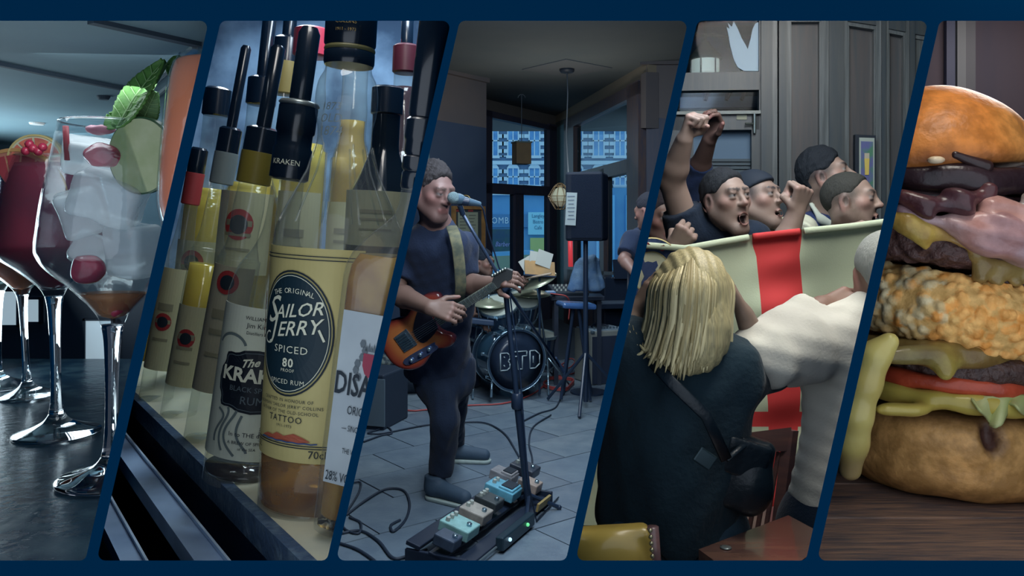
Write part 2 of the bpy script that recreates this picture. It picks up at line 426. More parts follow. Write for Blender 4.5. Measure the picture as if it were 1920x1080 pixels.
def clip_to_bay(o, b):
    me = o.data; mw = o.matrix_basis if o.parent is None else (o.matrix_parent_inverse_world if False else None)
    M = world_of(o)
    co = np.empty(len(me.vertices)*3); me.vertices.foreach_get('co', co); co = co.reshape(-1, 3)
    Mn = np.array(M); w = co @ Mn[:3, :3].T+Mn[:3, 3]
    cut = []
    for k, sgn in ((b-1, 1), (b, -1)):
        n = div_plane(k)*sgn; d = (w-np.array(EYE)) @ np.array(n)-HALF
        if d.max() <= 0: return False
        if d.min() < 0: cut.append(n)
    if not cut: return True
    if me.users > 1: o.data = me = me.copy()
    bm = bmesh.new(); bm.from_mesh(me); Mi = M.inverted()
    for n in cut:
        pc = Mi @ (EYE+n*HALF); pn = (M.to_3x3().transposed() @ n).normalized()
        r = bmesh.ops.bisect_plane(bm, geom=bm.verts[:]+bm.edges[:]+bm.faces[:], plane_co=pc, plane_no=pn, clear_inner=True, dist=1e-6)
        ed = [e for e in r['geom_cut'] if isinstance(e, bmesh.types.BMEdge) and e.is_valid and e.is_boundary]
        if ed:
            try: bmesh.ops.holes_fill(bm, edges=ed, sides=0)
            except Exception: pass
    ok = len(bm.faces) > 0
    bm.to_mesh(me); bm.free(); return ok
def world_of(o):
    M = o.matrix_basis.copy() if o.parent is None else None
    if M is None:
        q = o; M = Matrix()
        while q is not None:
            M = (q.matrix_parent_inverse @ q.matrix_basis if q.parent else q.matrix_basis) @ M; q = q.parent
    return M
def dividers():
    ends = [4.9, 5.55, 13.2, 13.2, 5.1, 3.3]
    for k in range(6):
        n = div_plane(k); mb = MB(); Y1 = ends[k]; ya = WY+.013
        q = []
        for Yd in (ya, Y1):
            tp = P(MID[k][0]+(TOP+350)*.2306, -350, Yd); bt = P(MID[k][1]-(1200-BOT)*.2306, 1200, Yd)
            q.append((bt, tp))
        h = n*(HALF*.8)
        (b0, t0), (b1, t1) = q
        mb.hexa([b0-h, b0+h, b1+h, b1-h, t0-h, t0+h, t1+h, t1-h])
        BAY[0] = 0
        struct('trim_%d' % (k+1), mb, NAVY)
# ================================================================== BAY 1: drinks on a bar top
BAY[0] = 1
ZB = .76                                   # bar top
GLS = glass('clear_glass', tint=(.94, .97, .98, 1), haze=.02, hazecol=(.45, .55, .6, 1), bump=.12, bscale=25)
def real_glass(name, col=(.93, .97, 1, 1), rough=.02, ior=1.47):
    m = mat(name, col, rough); b = m.node_tree.nodes['Principled BSDF']
    b.inputs['Transmission Weight'].default_value = 1; b.inputs['IOR'].default_value = ior; return m
STEMG = real_glass('stem_glass')
marble = mat('dark_marble', C(15, 34, 48), .24, col2=C(44, 62, 70), scale=9, mixlo=.45, mixhi=.8, bump=.15, bscale=30, spec=.1)
mb = MB(); mb.box((-1.9, 2.95, ZB-.03), (4.2, 2.64, .06), bev=.006)
bar = mb.build('bar_counter', marble, label='dark polished marble bar top under the stemmed glasses', cat='counter')
mb = MB(); mb.box((-1.9, 2.98, ZB/2-.03), (4.1, 2.5, ZB-.06)); b2 = mb.build('counter_base', mat('bar_front', C(20, 34, 46), .6)); b2.parent = bar
# room behind the bar
grey = mat('grey_ceiling_paint', C(74, 94, 104, 2.6), .8, col2=C(78, 98, 106, 2.6), scale=3)
ZC = 1.97
mb = MB(); mb.box((-2.2, 3.3, ZC+.03), (4.0, 3.36, .06)); struct('ceiling', mb, grey)
darkjoint = mat('ceiling_joint', C(48, 60, 72), .8)
def ceil_strip(a, b, w, z0=ZC, hgt=.012, name='trim_7', m=darkjoint):
    Ya = (z0-CZ)*F/(HZ-a[1]); Yb = (z0-CZ)*F/(HZ-b[1])
    A = P(a[0], a[1], Ya); B = P(b[0], b[1], Yb); d = (B-A); n = Vector((-d.y, d.x, 0)).normalized()*w/2; u = Vector((0, 0, hgt))
    mb = MB(); mb.hexa([A-n-u, A+n-u, B+n-u, B-n-u, A-n+u, A+n+u, B+n+u, B-n+u]); return struct(name, mb, m)
ceil_strip((-20, 113), (262, 170), .022)
ceil_strip((170, 35), (372, 80), .03, name='trim_8')
ceil_strip((366, 84), (215, 215), .016, name='trim_9', m=mat('bulkhead_edge', C(98, 110, 116), .7))
ceil_strip((392, 92), (262, 205), .010, name='trim_10', m=mat('bulkhead_edge', C(98, 110, 116), .7))
mb = MB(); A = P(385, 90, 2.3); mb.box((-1.0, 3.3, ZC-.02), (.5, 2.2, .06), (0, 0, .62)); struct('trim_11', mb, mat('bulkhead_grey', C(78, 88, 92), .8))
wallm = mat('back_bar_wall', C(52, 70, 82), .8, col2=C(62, 80, 90), scale=2)
mb = MB(); mb.box((-2.4, 4.95, 1.1), (5.0, .06, 2.3)); struct('wall_back', mb, wallm)
# low dark back-bar cabinet with lit window panels behind the stems
dk = mat('back_bar_dark', C(10, 26, 42), .5)
mb = MB(); mb.box((-2.4, 4.7, .66), (4.6, .3, 1.32)); cab = mb.build('back_bar_cabinet', dk, label='low dark cabinet running along the back of the glass bay', cat='cabinet')
mb = MB(); mb.box((-2.4, 4.45, 1.335), (4.6, .3, .03)); t = mb.build('cabinet_top', mat('back_bar_top', C(30, 44, 58), .4), cab)
mb = MB(); mb.box(P(25, 310, 4.8), (.4, .1, .06)); mb.build('shelf_board', dk, label='dark narrow shelf on the rear wall left of the red drink', cat='shelf')
win = mat('daylight_panel', (.5, .6, .66, 1), .5, emit=(.62, .82, .95, 1), estr=.42)
for i, (x0, y0, x1, y1, lab) in enumerate(((-60, 545, 30, 612, 'bright window pane low on the far left behind the glass stems'), (34, 560, 72, 606, 'narrow bright window pane between the two left glass stems'), (155, 600, 208, 676, 'bright window pane between the red glass stem and the clear glass stem'))):
    a = P(x0, y1, 4.5); b = P(x1, y0, 4.5)
    r = root('window_%d' % (i+1), ((a.x+b.x)/2, 4.54, a.z), lab, 'window'); r['kind'] = 'structure'; del r['category']
    mb = MB(); mb.box(((a.x+b.x)/2, 4.53, (a.z+b.z)/2), (b.x-a.x, .02, b.z-a.z)); mb.build('pane', win, r)
    mb = MB()
    for sx, sz, w, hh in ((0, -1, 1, 0), (0, 1, 1, 0), (-1, 0, 0, 1), (1, 0, 0, 1)):
        mb.box(((a.x+b.x)/2+sx*(b.x-a.x)/2, 4.525, (a.z+b.z)/2+sz*(b.z-a.z)/2), (.012 if not w else b.x-a.x+.012, .03, .012 if not hh else b.z-a.z+.012))
    mb.build('window_frame', dk, r)
mb = MB(); c = P(69, 226, 3.9); c.z = ZC-.004; mb.lathe([(.03, -.006), (.034, 0), (.034, .01)], 20, Matrix.Translation(c))
o = mb.build('downlight', mat('downlight_glow', (.6, .65, .65, 1), .4, emit=(.8, .85, .85, 1), estr=.25), label='small round recessed downlight in the grey ceiling', cat='light')
mb = MB(); c = P(194, 180, 3.12); c.z = ZC-.004; mb.lathe([(.018, -.01), (.024, 0), (.024, .01)], 16, Matrix.Translation(c))
mb.build('ceiling_sensor', darkjoint, label='small dark round sensor on the grey ceiling', cat='sensor')
# ---- stemmed glasses
PROF = [(92, 0), (94, 5), (88, 9), (58, 18), (30, 30), (17, 45), (12.5, 75), (11, 130), (12, 200), (15, 262), (20, 292)]
BOWL = [(20, 292), (33, 318), (73, 362), (112, 396), (128, 420), (131, 437), (128, 470), (122, 520), (113, 568), (104, 620), (95, 668)]
def interp_prof(prof, n=4):
    out = []
    for i in range(len(prof)-1):
        p0 = prof[max(i-1, 0)]; p1 = prof[i]; p2 = prof[i+1]; p3 = prof[min(i+2, len(prof)-1)]
        for k in range(n):
            t = k/n
            q = [.5*((2*p1[j])+(-p0[j]+p2[j])*t+(2*p0[j]-5*p1[j]+4*p2[j]-p3[j])*t*t+(-p0[j]+3*p1[j]-3*p2[j]+p3[j])*t**3) for j in (0, 1)]
            out.append((max(q[0], .0001), q[1]))
    out.append(prof[-1]); return out
def wine_glass(px, Y, s, label, lean=0., hs=1., hb=None, rs=1., liquid=None, fill=600, wob=.0, group='stemmed cocktail glasses on the bar', z0=ZB, lo=0):
    k = Y/F*s; base = Vector(((px-960)/F*Y, Y, z0)); M = Matrix.Translation(base) @ Matrix.Rotation(lean, 4, 'Y')
    r = root('cocktail_glass', base, label, 'glass', group)
    hb = hs if hb is None else hb
    hh = lambda b: k*(b*hs if b < 292 else 292*hs+(b-292)*hb)
    pr = lambda L, d=0: [(max(a*k*rs-d, .0004), hh(b)) for a, b in L]
    if not lo:
        mb = MB(); mb.lathe(pr(interp_prof(PROF[:6])), 48, M); mb.build('foot', STEMG, r, True)
        mb = MB(); mb.lathe(pr(interp_prof(PROF[5:])), 24, M); mb.build('stem', STEMG, r, True)
    out = pr(interp_prof(BOWL)); d = 2.2*k
    inn = [(max(a-d, .0005), b) for a, b in out]; inn[0] = (.0005, inn[1][1]+3*d)
    inn = [q for q in inn if q[1] >= out[0][1]+5*d]
    mb = MB(); mb.lathe(out+[(out[-1][0]-d/2, out[-1][1]+d*.7)]+inn[::-1], 64, M); mb.build('bowl', GLS, r, True)
    rim = out[-1]
    mb = MB(); mb.tube([M @ Vector((rim[0]*math.cos(a)*.99, rim[0]*math.sin(a)*.99, rim[1])) for a in np.linspace(0, 2*PI, 65)], d*.75, 6, False); mb.build('rim', STEMG, r, True)
    if liquid:
        lq = [(max(a-1.5*d, .0006), b) for a, b in out if out[0][1]+4*d <= b <= hh(fill)]
        lq[0] = (.0006, lq[0][1])
        mb = MB(); mb.lathe(lq, 48, M); mb.build('drink', liquid, r, True)
    return r, M, k
front, MF, kF = wine_glass(207, 2.2, 1., 'clear glass with ice, cucumber, berries and a mint sprig', lean=math.radians(.8),
                           liquid=mat('amber_syrup', C(150, 92, 48), .1, alpha=.5, tint=(.95, .75, .55, 1)), fill=352)
redliq = mat('dark_red_drink', C(124, 14, 42), .12, col2=C(78, 8, 34), scale=3, spec=.6, coat=.5)
red, MR, kR = wine_glass(107, 2.69, 1., 'glass filled with dark red drink and citrus slices', lean=math.radians(-1.2), hs=.89, hb=.69, rs=.8, liquid=redliq, fill=655)
orl = mat('orange_drink', C(190, 88, 40), .15, col2=C(200, 110, 50), scale=4, coat=.4)
g3, M3, k3 = wine_glass(52, 3.29, 1., 'glass of orange drink half hidden behind the red drink', lean=math.radians(-3), hs=.66, hb=.5, rs=.54, liquid=orl, fill=600)
g4, M4, k4 = wine_glass(-6, 3.5, 1., 'pale drink glass at the far left end of the bar row', lean=math.radians(.5), hs=.62, hb=.55, rs=.62,
                        liquid=mat('pale_drink', C(120, 132, 128), .2, alpha=.6, tint=(.8, .9, .85, 1)), fill=560)
# tall glass of orange and pink drink, cut off by the divider
og = P(428, 430, 2.0)
mb = MB(); rr = root('tall_glass', (og.x, 2.0, ZB), 'tall glass of peach and orange drink at the right edge of the drinks bay', 'glass')
opr = [(.0005, 1.445-.05), (.08, 1.40), (.135, 1.44), (.156, 1.50), (.158, 1.56), (.152, 1.66), (.142, 1.76), (.132, 1.83), (.122, 1.862)]
m_or = mat('peach_drink', C(178, 92, 62), .25, col2=C(186, 98, 48), scale=2.2, coat=.5, bump=.06, bscale=60)
mb.lathe([(a, b) for a, b in interp_prof(opr)], 64, Matrix.Translation((og.x, 2.0, 0))); mb.build('drink', m_or, rr, True)
mb = MB(); mb.lathe([(a+.006, b) for a, b in interp_prof(opr)]+[(.122, 1.868), (.118, 1.88)], 64, Matrix.Translation((og.x, 2.0, -.004)))
mb.build('bowl', GLS, rr, True)
mb = MB(); mb.lathe([(.12, ZB), (.12, ZB+.008), (.03, ZB+.03), (.018, ZB+.08), (.016, 1.2), (.03, 1.36), (.08, 1.395)], 32, Matrix.Translation((og.x, 2.0, 0))); mb.build('stem', STEMG, rr, True)
# ---- things in the glasses
def atF(px, py, dy=0.): return P(px, py, 2.2+dy)
ice = mat('ice', C(192, 200, 204), .08, alpha=.42, tint=(.9, .95, .97, 1), bump=.4, bscale=22, spec=.8)
for i, (px, py, sx, sz, rot, dy, lab) in enumerate((
    (205, 372, 64, 44, (.3, .35, .2), -.07, 'large angular ice cube in the middle of the clear drink'),
    (250, 470, 44, 52, (.1, .05, -.25), -.02, 'upright ice cube low on the right of the clear drink'),
    (150, 400, 40, 46, (.2, -.3, .4), .0, 'ice cube leaning against the left wall of the clear drink'),
    (172, 470, 36, 34, (-.2, .5, .3), .03, 'small ice cube at the lower left of the clear drink'),
    (168, 292, 52, 34, (.4, .1, .6), .04, 'ice cube beside the berry at the top of the clear drink'))):
    s = SDF(); k = 2.2/F; R = Euler(rot).to_matrix()
    s.box(atF(px, py, dy), (sx*k*.9, 38*k, sz*k*.95), R, rad=.016, k=.01); 
    s.build('ice_cube', ice, .008, noise=wobble(.004, 40, i), origin=None, label=lab, cat='ice cube', group='ice cubes in the clear drink')
berry = mat('berry_red', C(150, 20, 52), .25, col2=C(96, 14, 40), scale=12, coat=.5, bump=.3, bscale=30)
for i, (px, py, a, b, dy, lab) in enumerate(((192, 292, 34, 22, -.105, 'deep red raspberry piece near the rim of the clear drink'), (165, 505, 30, 26, -.09, 'dark red berry piece at the lower left of the clear drink'), (190, 243, 26, 9, -.06, 'pale pink berry foam on top of the ice'), (222, 580, 16, 12, -.01, 'tiny red berry in the neck of the clear glass'))):
    s = SDF(); k = 2.2/F; s.ell(atF(px, py, dy), (a*k, 22*k, b*k)); s.build('berry', berry if i != 2 else mat('pink_foam', C(150, 90, 104), .4), .006, noise=wobble(.005, 90, i+9), label=lab, cat='berry')
def citrus(name, c, R, rot, rind, pith, flesh, label, half=False, seg=9, th=.018):
    r = root(name, c, label, 'fruit slice'); M = Matrix.Translation(c) @ Euler(rot).to_matrix().to_4x4()
    a1 = PI if half else 2*PI; n = 40
    arc = [a1*k/n for k in range(n+1)]
    def ringm(r0, r1, d):
        mb = MB(); V = []
        for a in arc:
            for rad, y in ((r0, -d), (r1, -d), (r1, d), (r0, d)): V.append((rad*math.cos(a), y, rad*math.sin(a)))
        Fc = [(4*i+j, 4*i+(j+1) % 4, 4*i+4+(j+1) % 4, 4*i+4+j) for i in range(n) for j in range(4)]
        Fc += [(0, 1, 2, 3), tuple(4*n+j for j in (3, 2, 1, 0))]
        mb.add(V, Fc, M); return mb
    ringm(R*.93, R, th).build('rind', rind, r, 40); ringm(.001, R*.93, th*.85).build('pith', pith, r)
    for k in range(seg):
        g = a1/seg; a0 = g*k+g*.07; a2 = g*(k+1)-g*.07
        po = [(R*.1*math.cos((a0+a2)/2), R*.1*math.sin((a0+a2)/2))]+[(R*.86*math.cos(a), R*.86*math.sin(a)) for a in np.linspace(a0, a2, 6)]
        mb = MB(); mb.prism(po, -th, th, M); mb.build('segment', flesh, r, 40)
    return r
# cucumber slice
c = atF(268, 292, -.1)
r = root('cucumber_slice', c, 'translucent green cucumber slice standing in the clear glass', 'fruit slice')
M = Matrix.Translation(c) @ Euler((.12, .25, -.1)).to_matrix().to_4x4()
k = 2.2/F; R0 = 62*k
mb = MB(); mb.lathe([(R0*.94, -.012), (R0, -.010), (R0, .010), (R0*.94, .012)], 48, M @ Matrix.Rotation(PI/2, 4, 'X'), squash=1.12); mb.build('skin', mat('cucumber_skin', C(34, 66, 36), .3, coat=.4), r, 40)
mb = MB(); mb.lathe([(R0*.955, -.014), (R0*.955, .014)], 48, M @ Matrix.Rotation(PI/2, 4, 'X'), squash=1.12); mb.build('flesh', mat('cucumber_flesh', C(128, 134, 96), .25, col2=C(108, 120, 72), scale=12, coat=.5, bump=.15, bscale=25), r)
mint = mat('mint_green', C(48, 88, 30), .5, col2=C(64, 104, 38), scale=25, bump=.3, bscale=45, spec=.3)
veinm = mat('mint_vein', C(96, 126, 74), .5)
def leaf(parent, a, b, w, nrm, m=mint, bend=.06, serr=.06, n=26, name='leaf', veins=True):
    a = Vector(a); b = Vector(b); d = b-a; L = d.length; u = d.normalized(); nrm = Vector(nrm); nrm = (nrm-u*nrm.dot(u)).normalized(); s = u.cross(nrm)
    def pos(t, x):     # x in -1..1
        ww = w*math.sin(PI*min(1, t**.75*.97+.02))**.8*(1+serr*(2*((t*14) % 1)-1)*abs(x))
        rid = .012*math.cos((t*9-abs(x)*2.2)*2*PI)*L*.55*(1-abs(x)*.5)
        return a+u*(L*t)+s*(x*ww)+nrm*(bend*L*math.sin(PI*t)+.22*w*abs(x)**1.3+rid*.45)
    mb = MB(); mb.grid(lambda p, q: pos(q, 2*p-1), 12, n*2, .006 if L > .1 else .003); o = mb.build(name, m, parent, True)
    if veins:
        mb = MB(); mb.tube([pos(t, 0)+nrm*.004 for t in np.linspace(0, .97, 12)], np.linspace(L*.014, L*.004, 12), 6)
        for i in range(1, 8):
            for sg in (-1, 1):
                t0 = i/9; mb.tube([pos(min(t0+.10*x, .99), sg*x*.9)+nrm*.003 for x in np.linspace(0, 1, 5)], L*.006, 5)
        v = mb.build('vein', veinm, parent, True); v['label'] = 'pale veins of a mint leaf'
    return o
mr = root('mint_sprig', atF(235, 245, -.1), 'fresh green mint sprig standing above the clear drink', 'herb')
leaf(mr, atF(222, 240, -.1), atF(309, 116, -.06), .053, (-.5, -1, .25), bend=.04)
leaf(mr, atF(225, 238, -.07), atF(205, 215, -.06), .03, (0, -1, .4))
leaf(mr, atF(312, 122, -.02), atF(356, 128, .02), .034, (.1, -1, -.6), bend=-.05)
leaf(mr, atF(262, 238, -.08), atF(292, 172, -.1), .03, (.6, -1, .1), m=mat('mint_dark', C(58, 92, 46), .5, bump=.3))
mb = MB(); mb.tube([atF(228, 262, -.09), atF(262, 205, -.08), atF(310, 122, -.03)], .006, 8); mb.build('stalk', veinm, mr, True)
mb = MB(); mb.tube([P(123, 236, 2.15), P(126, 300, 2.17)], .008, 10); mb.build('straw', mat('red_straw', C(120, 30, 40), .4), smooth=True, label='red straw end poking over the left rim of the clear glass', cat='straw')
# citrus in the red drink, half a slice on the rim
citrus('grapefruit_slice', P(70, 300, 2.60), .083, (.1, -.25, .25), mat('citrus_rind', C(150, 130, 76), .4), mat('citrus_pith', C(146, 140, 116), .5), mat('grapefruit_flesh', C(140, 60, 56), .25, col2=C(170, 84, 60), scale=20, coat=.5), 'grapefruit slice standing on the rim of the red drink')
oc = P(22, 360, 2.58)
citrus('orange_slice', oc+Vector((.02, 0, -.02)), .16, (.0, 1.0, .12), mat('orange_rind', C(150, 104, 56), .4), mat('orange_pith', C(140, 84, 66), .5), mat('orange_flesh', C(128, 40, 48), .25, coat=.4), 'large orange slice pressed against the glass inside the red drink', half=True)
for i, (px, py) in enumerate(((48, 283), (62, 278), (55, 270), (72, 284), (80, 276))):
    mb = MB(); mb.sphere(P(px, py, 2.53), .014, 10, 8); mb.build('pomegranate_seed', berry, smooth=True, label=('leftmost', 'middle front', 'topmost', 'rightmost lower', 'rightmost upper')[i]+' pomegranate seed on top of the red drink', cat='seed', group='pomegranate seeds on the red drink')
m2 = root('mint_leaf_garnish', P(4, 330, 3.3), 'small green mint leaf at the far left edge', 'herb')
leaf(m2, P(-6, 322, 3.25), P(22, 312, 3.25), .03, (0, -1, .3)); leaf(m2, P(-8, 332, 3.2), P(18, 336, 3.2), .025, (0, -1, -.2))
# ================================================================== BAY 2: bottles on a shelf
BAY[0] = 2
ZS = .743
def onshelf(px, py, z=ZS):
    Y = (CZ-z)*F/(py-HZ); return P(px, py, Y)
# white shelf, running away to the left
a = onshelf(575, 1050); b = onshelf(214, 706); d = (b-a).normalized(); nrm = Vector((-d.y, d.x, 0));  nrm = nrm if nrm.x > 0 else -nrm
a2 = a-d*.5; b2 = b+d*1.5
whiteshelf = mat('white_shelf', C(168, 160, 132), .45, col2=C(150, 146, 128), scale=4)
def slab(p, q, w0, w1, z0, z1):
    return [Vector((*(p+nrm*w0).xy, z0)), Vector((*(p+nrm*w1).xy, z0)), Vector((*(q+nrm*w1).xy, z0)), Vector((*(q+nrm*w0).xy, z0)),
            Vector((*(p+nrm*w0).xy, z1)), Vector((*(p+nrm*w1).xy, z1)), Vector((*(q+nrm*w1).xy, z1)), Vector((*(q+nrm*w0).xy, z1))]
mb = MB(); mb.hexa(slab(a2, b2, .012, 1.7, ZS-.05, ZS)); sh = root('bottle_shelf', (*a.xy, ZS), 'pale shelf with a worn dark blue edge under the bottles', 'shelf')
mb.build('shelf_board', whiteshelf, sh)
edge = mat('worn_blue_edge', C(40, 60, 84), .5, col2=C(70, 88, 104), scale=22, mixlo=.5, mixhi=.75, bump=.5, bscale=60)
mb = MB(); mb.hexa(slab(a2, b2, -.016, .014, ZS-.07, ZS+.004)); mb.build('edge_strip', edge, sh)
front_m = mat('shelf_fascia', C(10, 22, 42), .35, col2=C(18, 32, 54), scale=3)
mb = MB(); mb.hexa(slab(a2, b2, .0, .03, 0, ZS-.07)); mb.build('fascia', front_m, sh)
# steel speed rail in front of the shelf, lower down
rail = mat('brushed_steel_rail', C(96, 114, 138, 3.), .35, metal=.15, col2=C(78, 96, 122, 3.), scale=5)
for i, (w, z, hh, ww, nm) in enumerate(((-.11, ZS-.10, .05, .06, 'broad steel speed rail running below the bottle shelf'), (-.24, ZS-.16, .04, .05, 'lower steel rail in the bottom left corner of the bottle bay'))):
    mb = MB(); mb.hexa(slab(a2, b2, w-ww/2, w+ww/2, z-hh, z)); r = mb.build('speed_rail', rail, label=nm, cat='rail', group='steel rails below the bottle shelf')
    mb = MB(); mb.hexa(slab(a2, b2, w+ww/2, w+ww/2+.006, z-hh, z+.012)); q = mb.build('lip', mat('rail_lip', C(120, 134, 150, 3.), .3, metal=.2), r)
mb = MB(); mb.box((-1.4, 3.2, .1), (3.4, 3.0, .04)); struct('floor', mb, mat('dark_bar_floor', C(10, 22, 38), .5))
# blurred blue-white room behind
bw = mat('bottle_bay_backwall', C(44, 66, 92), .9, col2=C(92, 118, 146), scale=2.2, mixlo=.42, mixhi=.62)
mb = MB(); mb.box((-2.0, 5.6, 1.7), (5, .06, 4.4)); struct('wall_back', mb, bw)
mb = MB(); mb.box((-1.6, 3.6, 3.6), (4.4, 4.2, .06)); struct('ceiling', mb, mat('bottle_bay_ceiling', C(60, 80, 100), .9))
# backbar upper shelves with soft bottles: steps behind the front row
step = mat('step_shelf', C(90, 98, 100), .5)
# -------- bottles
CLEAR = glass('bottle_glass', tint=(.93, .95, .93, 1), haze=.07, hazecol=(.6, .64, .66, 1), bump=.3, bscale=14)
BLACKCAP = mat('black_cap', C(9, 20, 32), .22, coat=.5, spec=.6)
GOLD = mat('gold_print', C(150, 120, 60), .4, metal=.4)
CREAM = mat('cream_print', C(176, 172, 150), .6)
INK = mat('dark_print', C(14, 26, 36), .6)
def bottle_frame(base, lean, pitch=0.): return Matrix.Translation(base) @ Matrix.Rotation(lean, 4, 'Y') @ Matrix.Rotation(pitch, 4, 'X')
def label_patch(mb, fn, u0, u1, z0, z1, off=.002, n=24, m=2): mb.grid(lambda p, q: fn(u0+(u1-u0)*p, z0+(z1-z0)*q, off), n, m, .0015); return mb
def label_poly(mb, fn, pts, off):      # flat shape wrapped on the bottle, fan from its centre
    cx = sum(p[0] for p in pts)/len(pts); cz = sum(p[1] for p in pts)/len(pts)
    rings = [0, .33, .66, 1]; V = [fn(cx, cz, off)]; n = len(pts); Fc = []
    for q in rings[1:]: V += [fn(cx+(x-cx)*q, cz+(z-cz)*q, off) for x, z in pts]
    for i in range(n):
        j = (i+1) % n; Fc.append((0, 1+i, 1+j))
        for k in range(2): Fc.append((1+k*n+i, 1+(k+1)*n+i, 1+(k+1)*n+j, 1+k*n+j))
    mb.add(V, Fc); return mb
def band(mb, fn, pts, w, off, closed=True):    # line of width w along pts
    n = len(pts); V = []; Fc = []
    for i in range(n):
        p0 = Vector(pts[i-1] if (closed or i) else pts[i]); p1 = Vector(pts[(i+1) % n] if (closed or i < n-1) else pts[i]); t = (p1-p0).normalized(); m = Vector((-t.y, t.x))*w/2
        q = Vector(pts[i]); V += [fn(*(q+m), off), fn(*(q-m), off)]
    for i in range(n if closed else n-1):
        j = (i+1) % n; Fc.append((2*i, 2*j, 2*j+1, 2*i+1))
    mb.add(V, Fc); return mb
def bottle(name, px, py, label, Rpx, prof, lean, liquid=None, fill=0., glassm=None, cap=None, group='liquor bottles along the shelf', n=56, z=ZS, squash=1.):
    """prof in pixels (radius, height) at the bottle's own depth"""
    base = onshelf(px, py, z); Y = base.y; k = Y/F; M = bottle_frame(base, lean)
    r = root(name, base, label, 'bottle', group)
    out = [(max(a*k, .0005), b*k) for a, b in interp_prof(prof, 3)]
    mb = MB(); mb.lathe(out, n, M, squash=squash); mb.build('bottle_glass', glassm or CLEAR, r, 50)
    if liquid:
        lq = [(max(a-3*k, .0005), b) for a, b in out if 4*k < b < fill*k]
        if len(lq) > 1: mb = MB(); mb.lathe(lq, n, M, squash=squash); mb.build('liquor', liquid, r, True)
    return r, M, k
# ---- spiced rum with the yellow label
rum = mat('amber_rum', C(140, 92, 26), .08, col2=C(70, 38, 14), scale=7, coat=.8, alpha=.55, tint=(.95, .65, .2, 1))
golden = mat('golden_rum', C(150, 116, 30), .1, coat=.6, alpha=.5, tint=(.95, .8, .3, 1))
prof = [(108, 0), (117, 6), (119, 20), (119, 400), (119, 470), (112, 515), (92, 560), (66, 610), (52, 660), (50, 690), (56, 720), (58, 750), (54, 780), (44, 800), (42, 815)]
LEAN = math.radians(3.4)
sj, M, k = bottle('rum_bottle', 606, 935, 'spiced rum bottle with yellow label, round dark medallion and clear neck', 119, prof, LEAN, liquid=rum, fill=205)
R = 119*k; fn = wrap(M, R, -.43)
# cap
mb = MB(); mb.lathe([(45*k, 812*k), (47*k, 818*k), (47*k, 836*k), (44*k, 840*k), (44*k, 846*k), (48*k, 852*k), (48*k, 958*k), (45*k, 962*k)], 48, M); cp = mb.build('cap', BLACKCAP, sj, 40)
fc = wrap(M, 48.6*k)
mb = MB()
for txt, zz, sz, sh in (('Sailor', 930, 26, .35), ('JERRY', 905, 23, .3), ('COLLINS', 882, 10, 0), ('1911 - 1973', 868, 8, 0)):
    letter(mb, txt, sz*k, lambda x, y, zz=zz: fc(x, (zz*k+y), .001), shear=sh)
mb.build('lettering', GOLD, cp)
mb = MB(); mb.lathe([(46.5*k, 838*k), (47.5*k, 842*k), (46.5*k, 846*k)], 48, M); mb.build('cap_ring', mat('olive_ring', C(80, 76, 44), .4), cp, True)
# ribs pressed in the clear neck
mb = MB()
for i in range(12):
    az = 2*PI*i/12
    mb.tube([M @ Vector(((rr+1)*k*math.cos(az), (rr+1)*k*math.sin(az), zz*k)) for rr, zz in ((112, 517), (91, 562), (66, 612), (52, 662))], 2.2*k, 6)
mb.build('rib', CLEAR, sj, True)
mb = MB(); fn2 = wrap(M, 55*k)
for txt, zz, sz in (('1873', 722, 20), ('OLD', 700, 22), ('1874', 676, 24)):
    letter(mb, txt, sz*k, lambda x, y, zz=zz: fn2(x-18*k, zz*k+y, .001), shear=.2)
mb.build('embossing', mat('embossed_glass', C(96, 104, 104), .15, coat=.6), sj)
# label
yel = mat('yellow_label', C(158, 142, 84), .55, col2=C(148, 132, 76), scale=5)
lb = label_patch(MB(), fn, -125*k, 125*k, 100*k, 472*k).build('label', yel, sj)
for zz in (458, 452, 130, 126): band(MB(), fn, [(-124*k+i*248*k/20, zz*k) for i in range(21)], 1.6*k, .0045, False).build('label_line', INK, lb)
med = [(-2*k+76*k*math.cos(t), (322+104*math.sin(t))*k) for t in np.linspace(0, 2*PI, 48, endpoint=False)]
mo = label_poly(MB(), fn, med, .0045).build('medallion', mat('medallion_navy', C(12, 34, 44), .5), lb)
mb = MB(); band(mb, fn, [(x*1.05, 322*k+(z-322*k)*1.04) for x, z in med], 3.2*k, .0045); mb.build('rope_border', INK, lb)
mb = MB(); band(mb, fn, [(x*.955, 322*k+(z-322*k)*.965) for x, z in med], 1.2*k, .006); mb.build('medallion_line', CREAM, lb)
mb = MB()
def arc_text(mb, body, sz, R0, cz, fnw, off, span, up=1, cx=0.):
    n = len(body)
    for i, ch in enumerate(body):
        if ch == ' ': continue
        t = (i/(n-1)-.5)*span
        v, f = text_geo(ch, sz)
        if up > 0: g = [(cx+(R0+y)*math.sin(t)+x*math.cos(t), cz+(R0+y)*math.cos(t)-x*math.sin(t)) for x, y, _ in v]
        else: g = [(cx+(R0-y)*math.sin(t)+x*math.cos(t), cz-(R0-y)*math.cos(t)+x*math.sin(t)) for x, y, _ in v]
        mb.add([fnw(a, b, off) for a, b in g], f)
arc_text(mb, 'THE ORIGINAL', 13*k, 130*k, 262*k, fn, .007, .6)
for txt, zz, sz, sh, xx, bo in (('SPICED', 288, 18, 0, 2, 0), ('80', 264, 21, 0, 0, .0008), ('PROOF', 255, 8, 0, 0, 0), ('SPICED RUM', 234, 11.5, 0, -2, 0)):
    letter(mb, txt, sz*k, lambda x, y, zz=zz, xx=xx: fn(x*(1.1 if zz == 288 else 1)+xx*k, zz*k+y, .007), shear=sh, spacing=1.15, bold=bo)
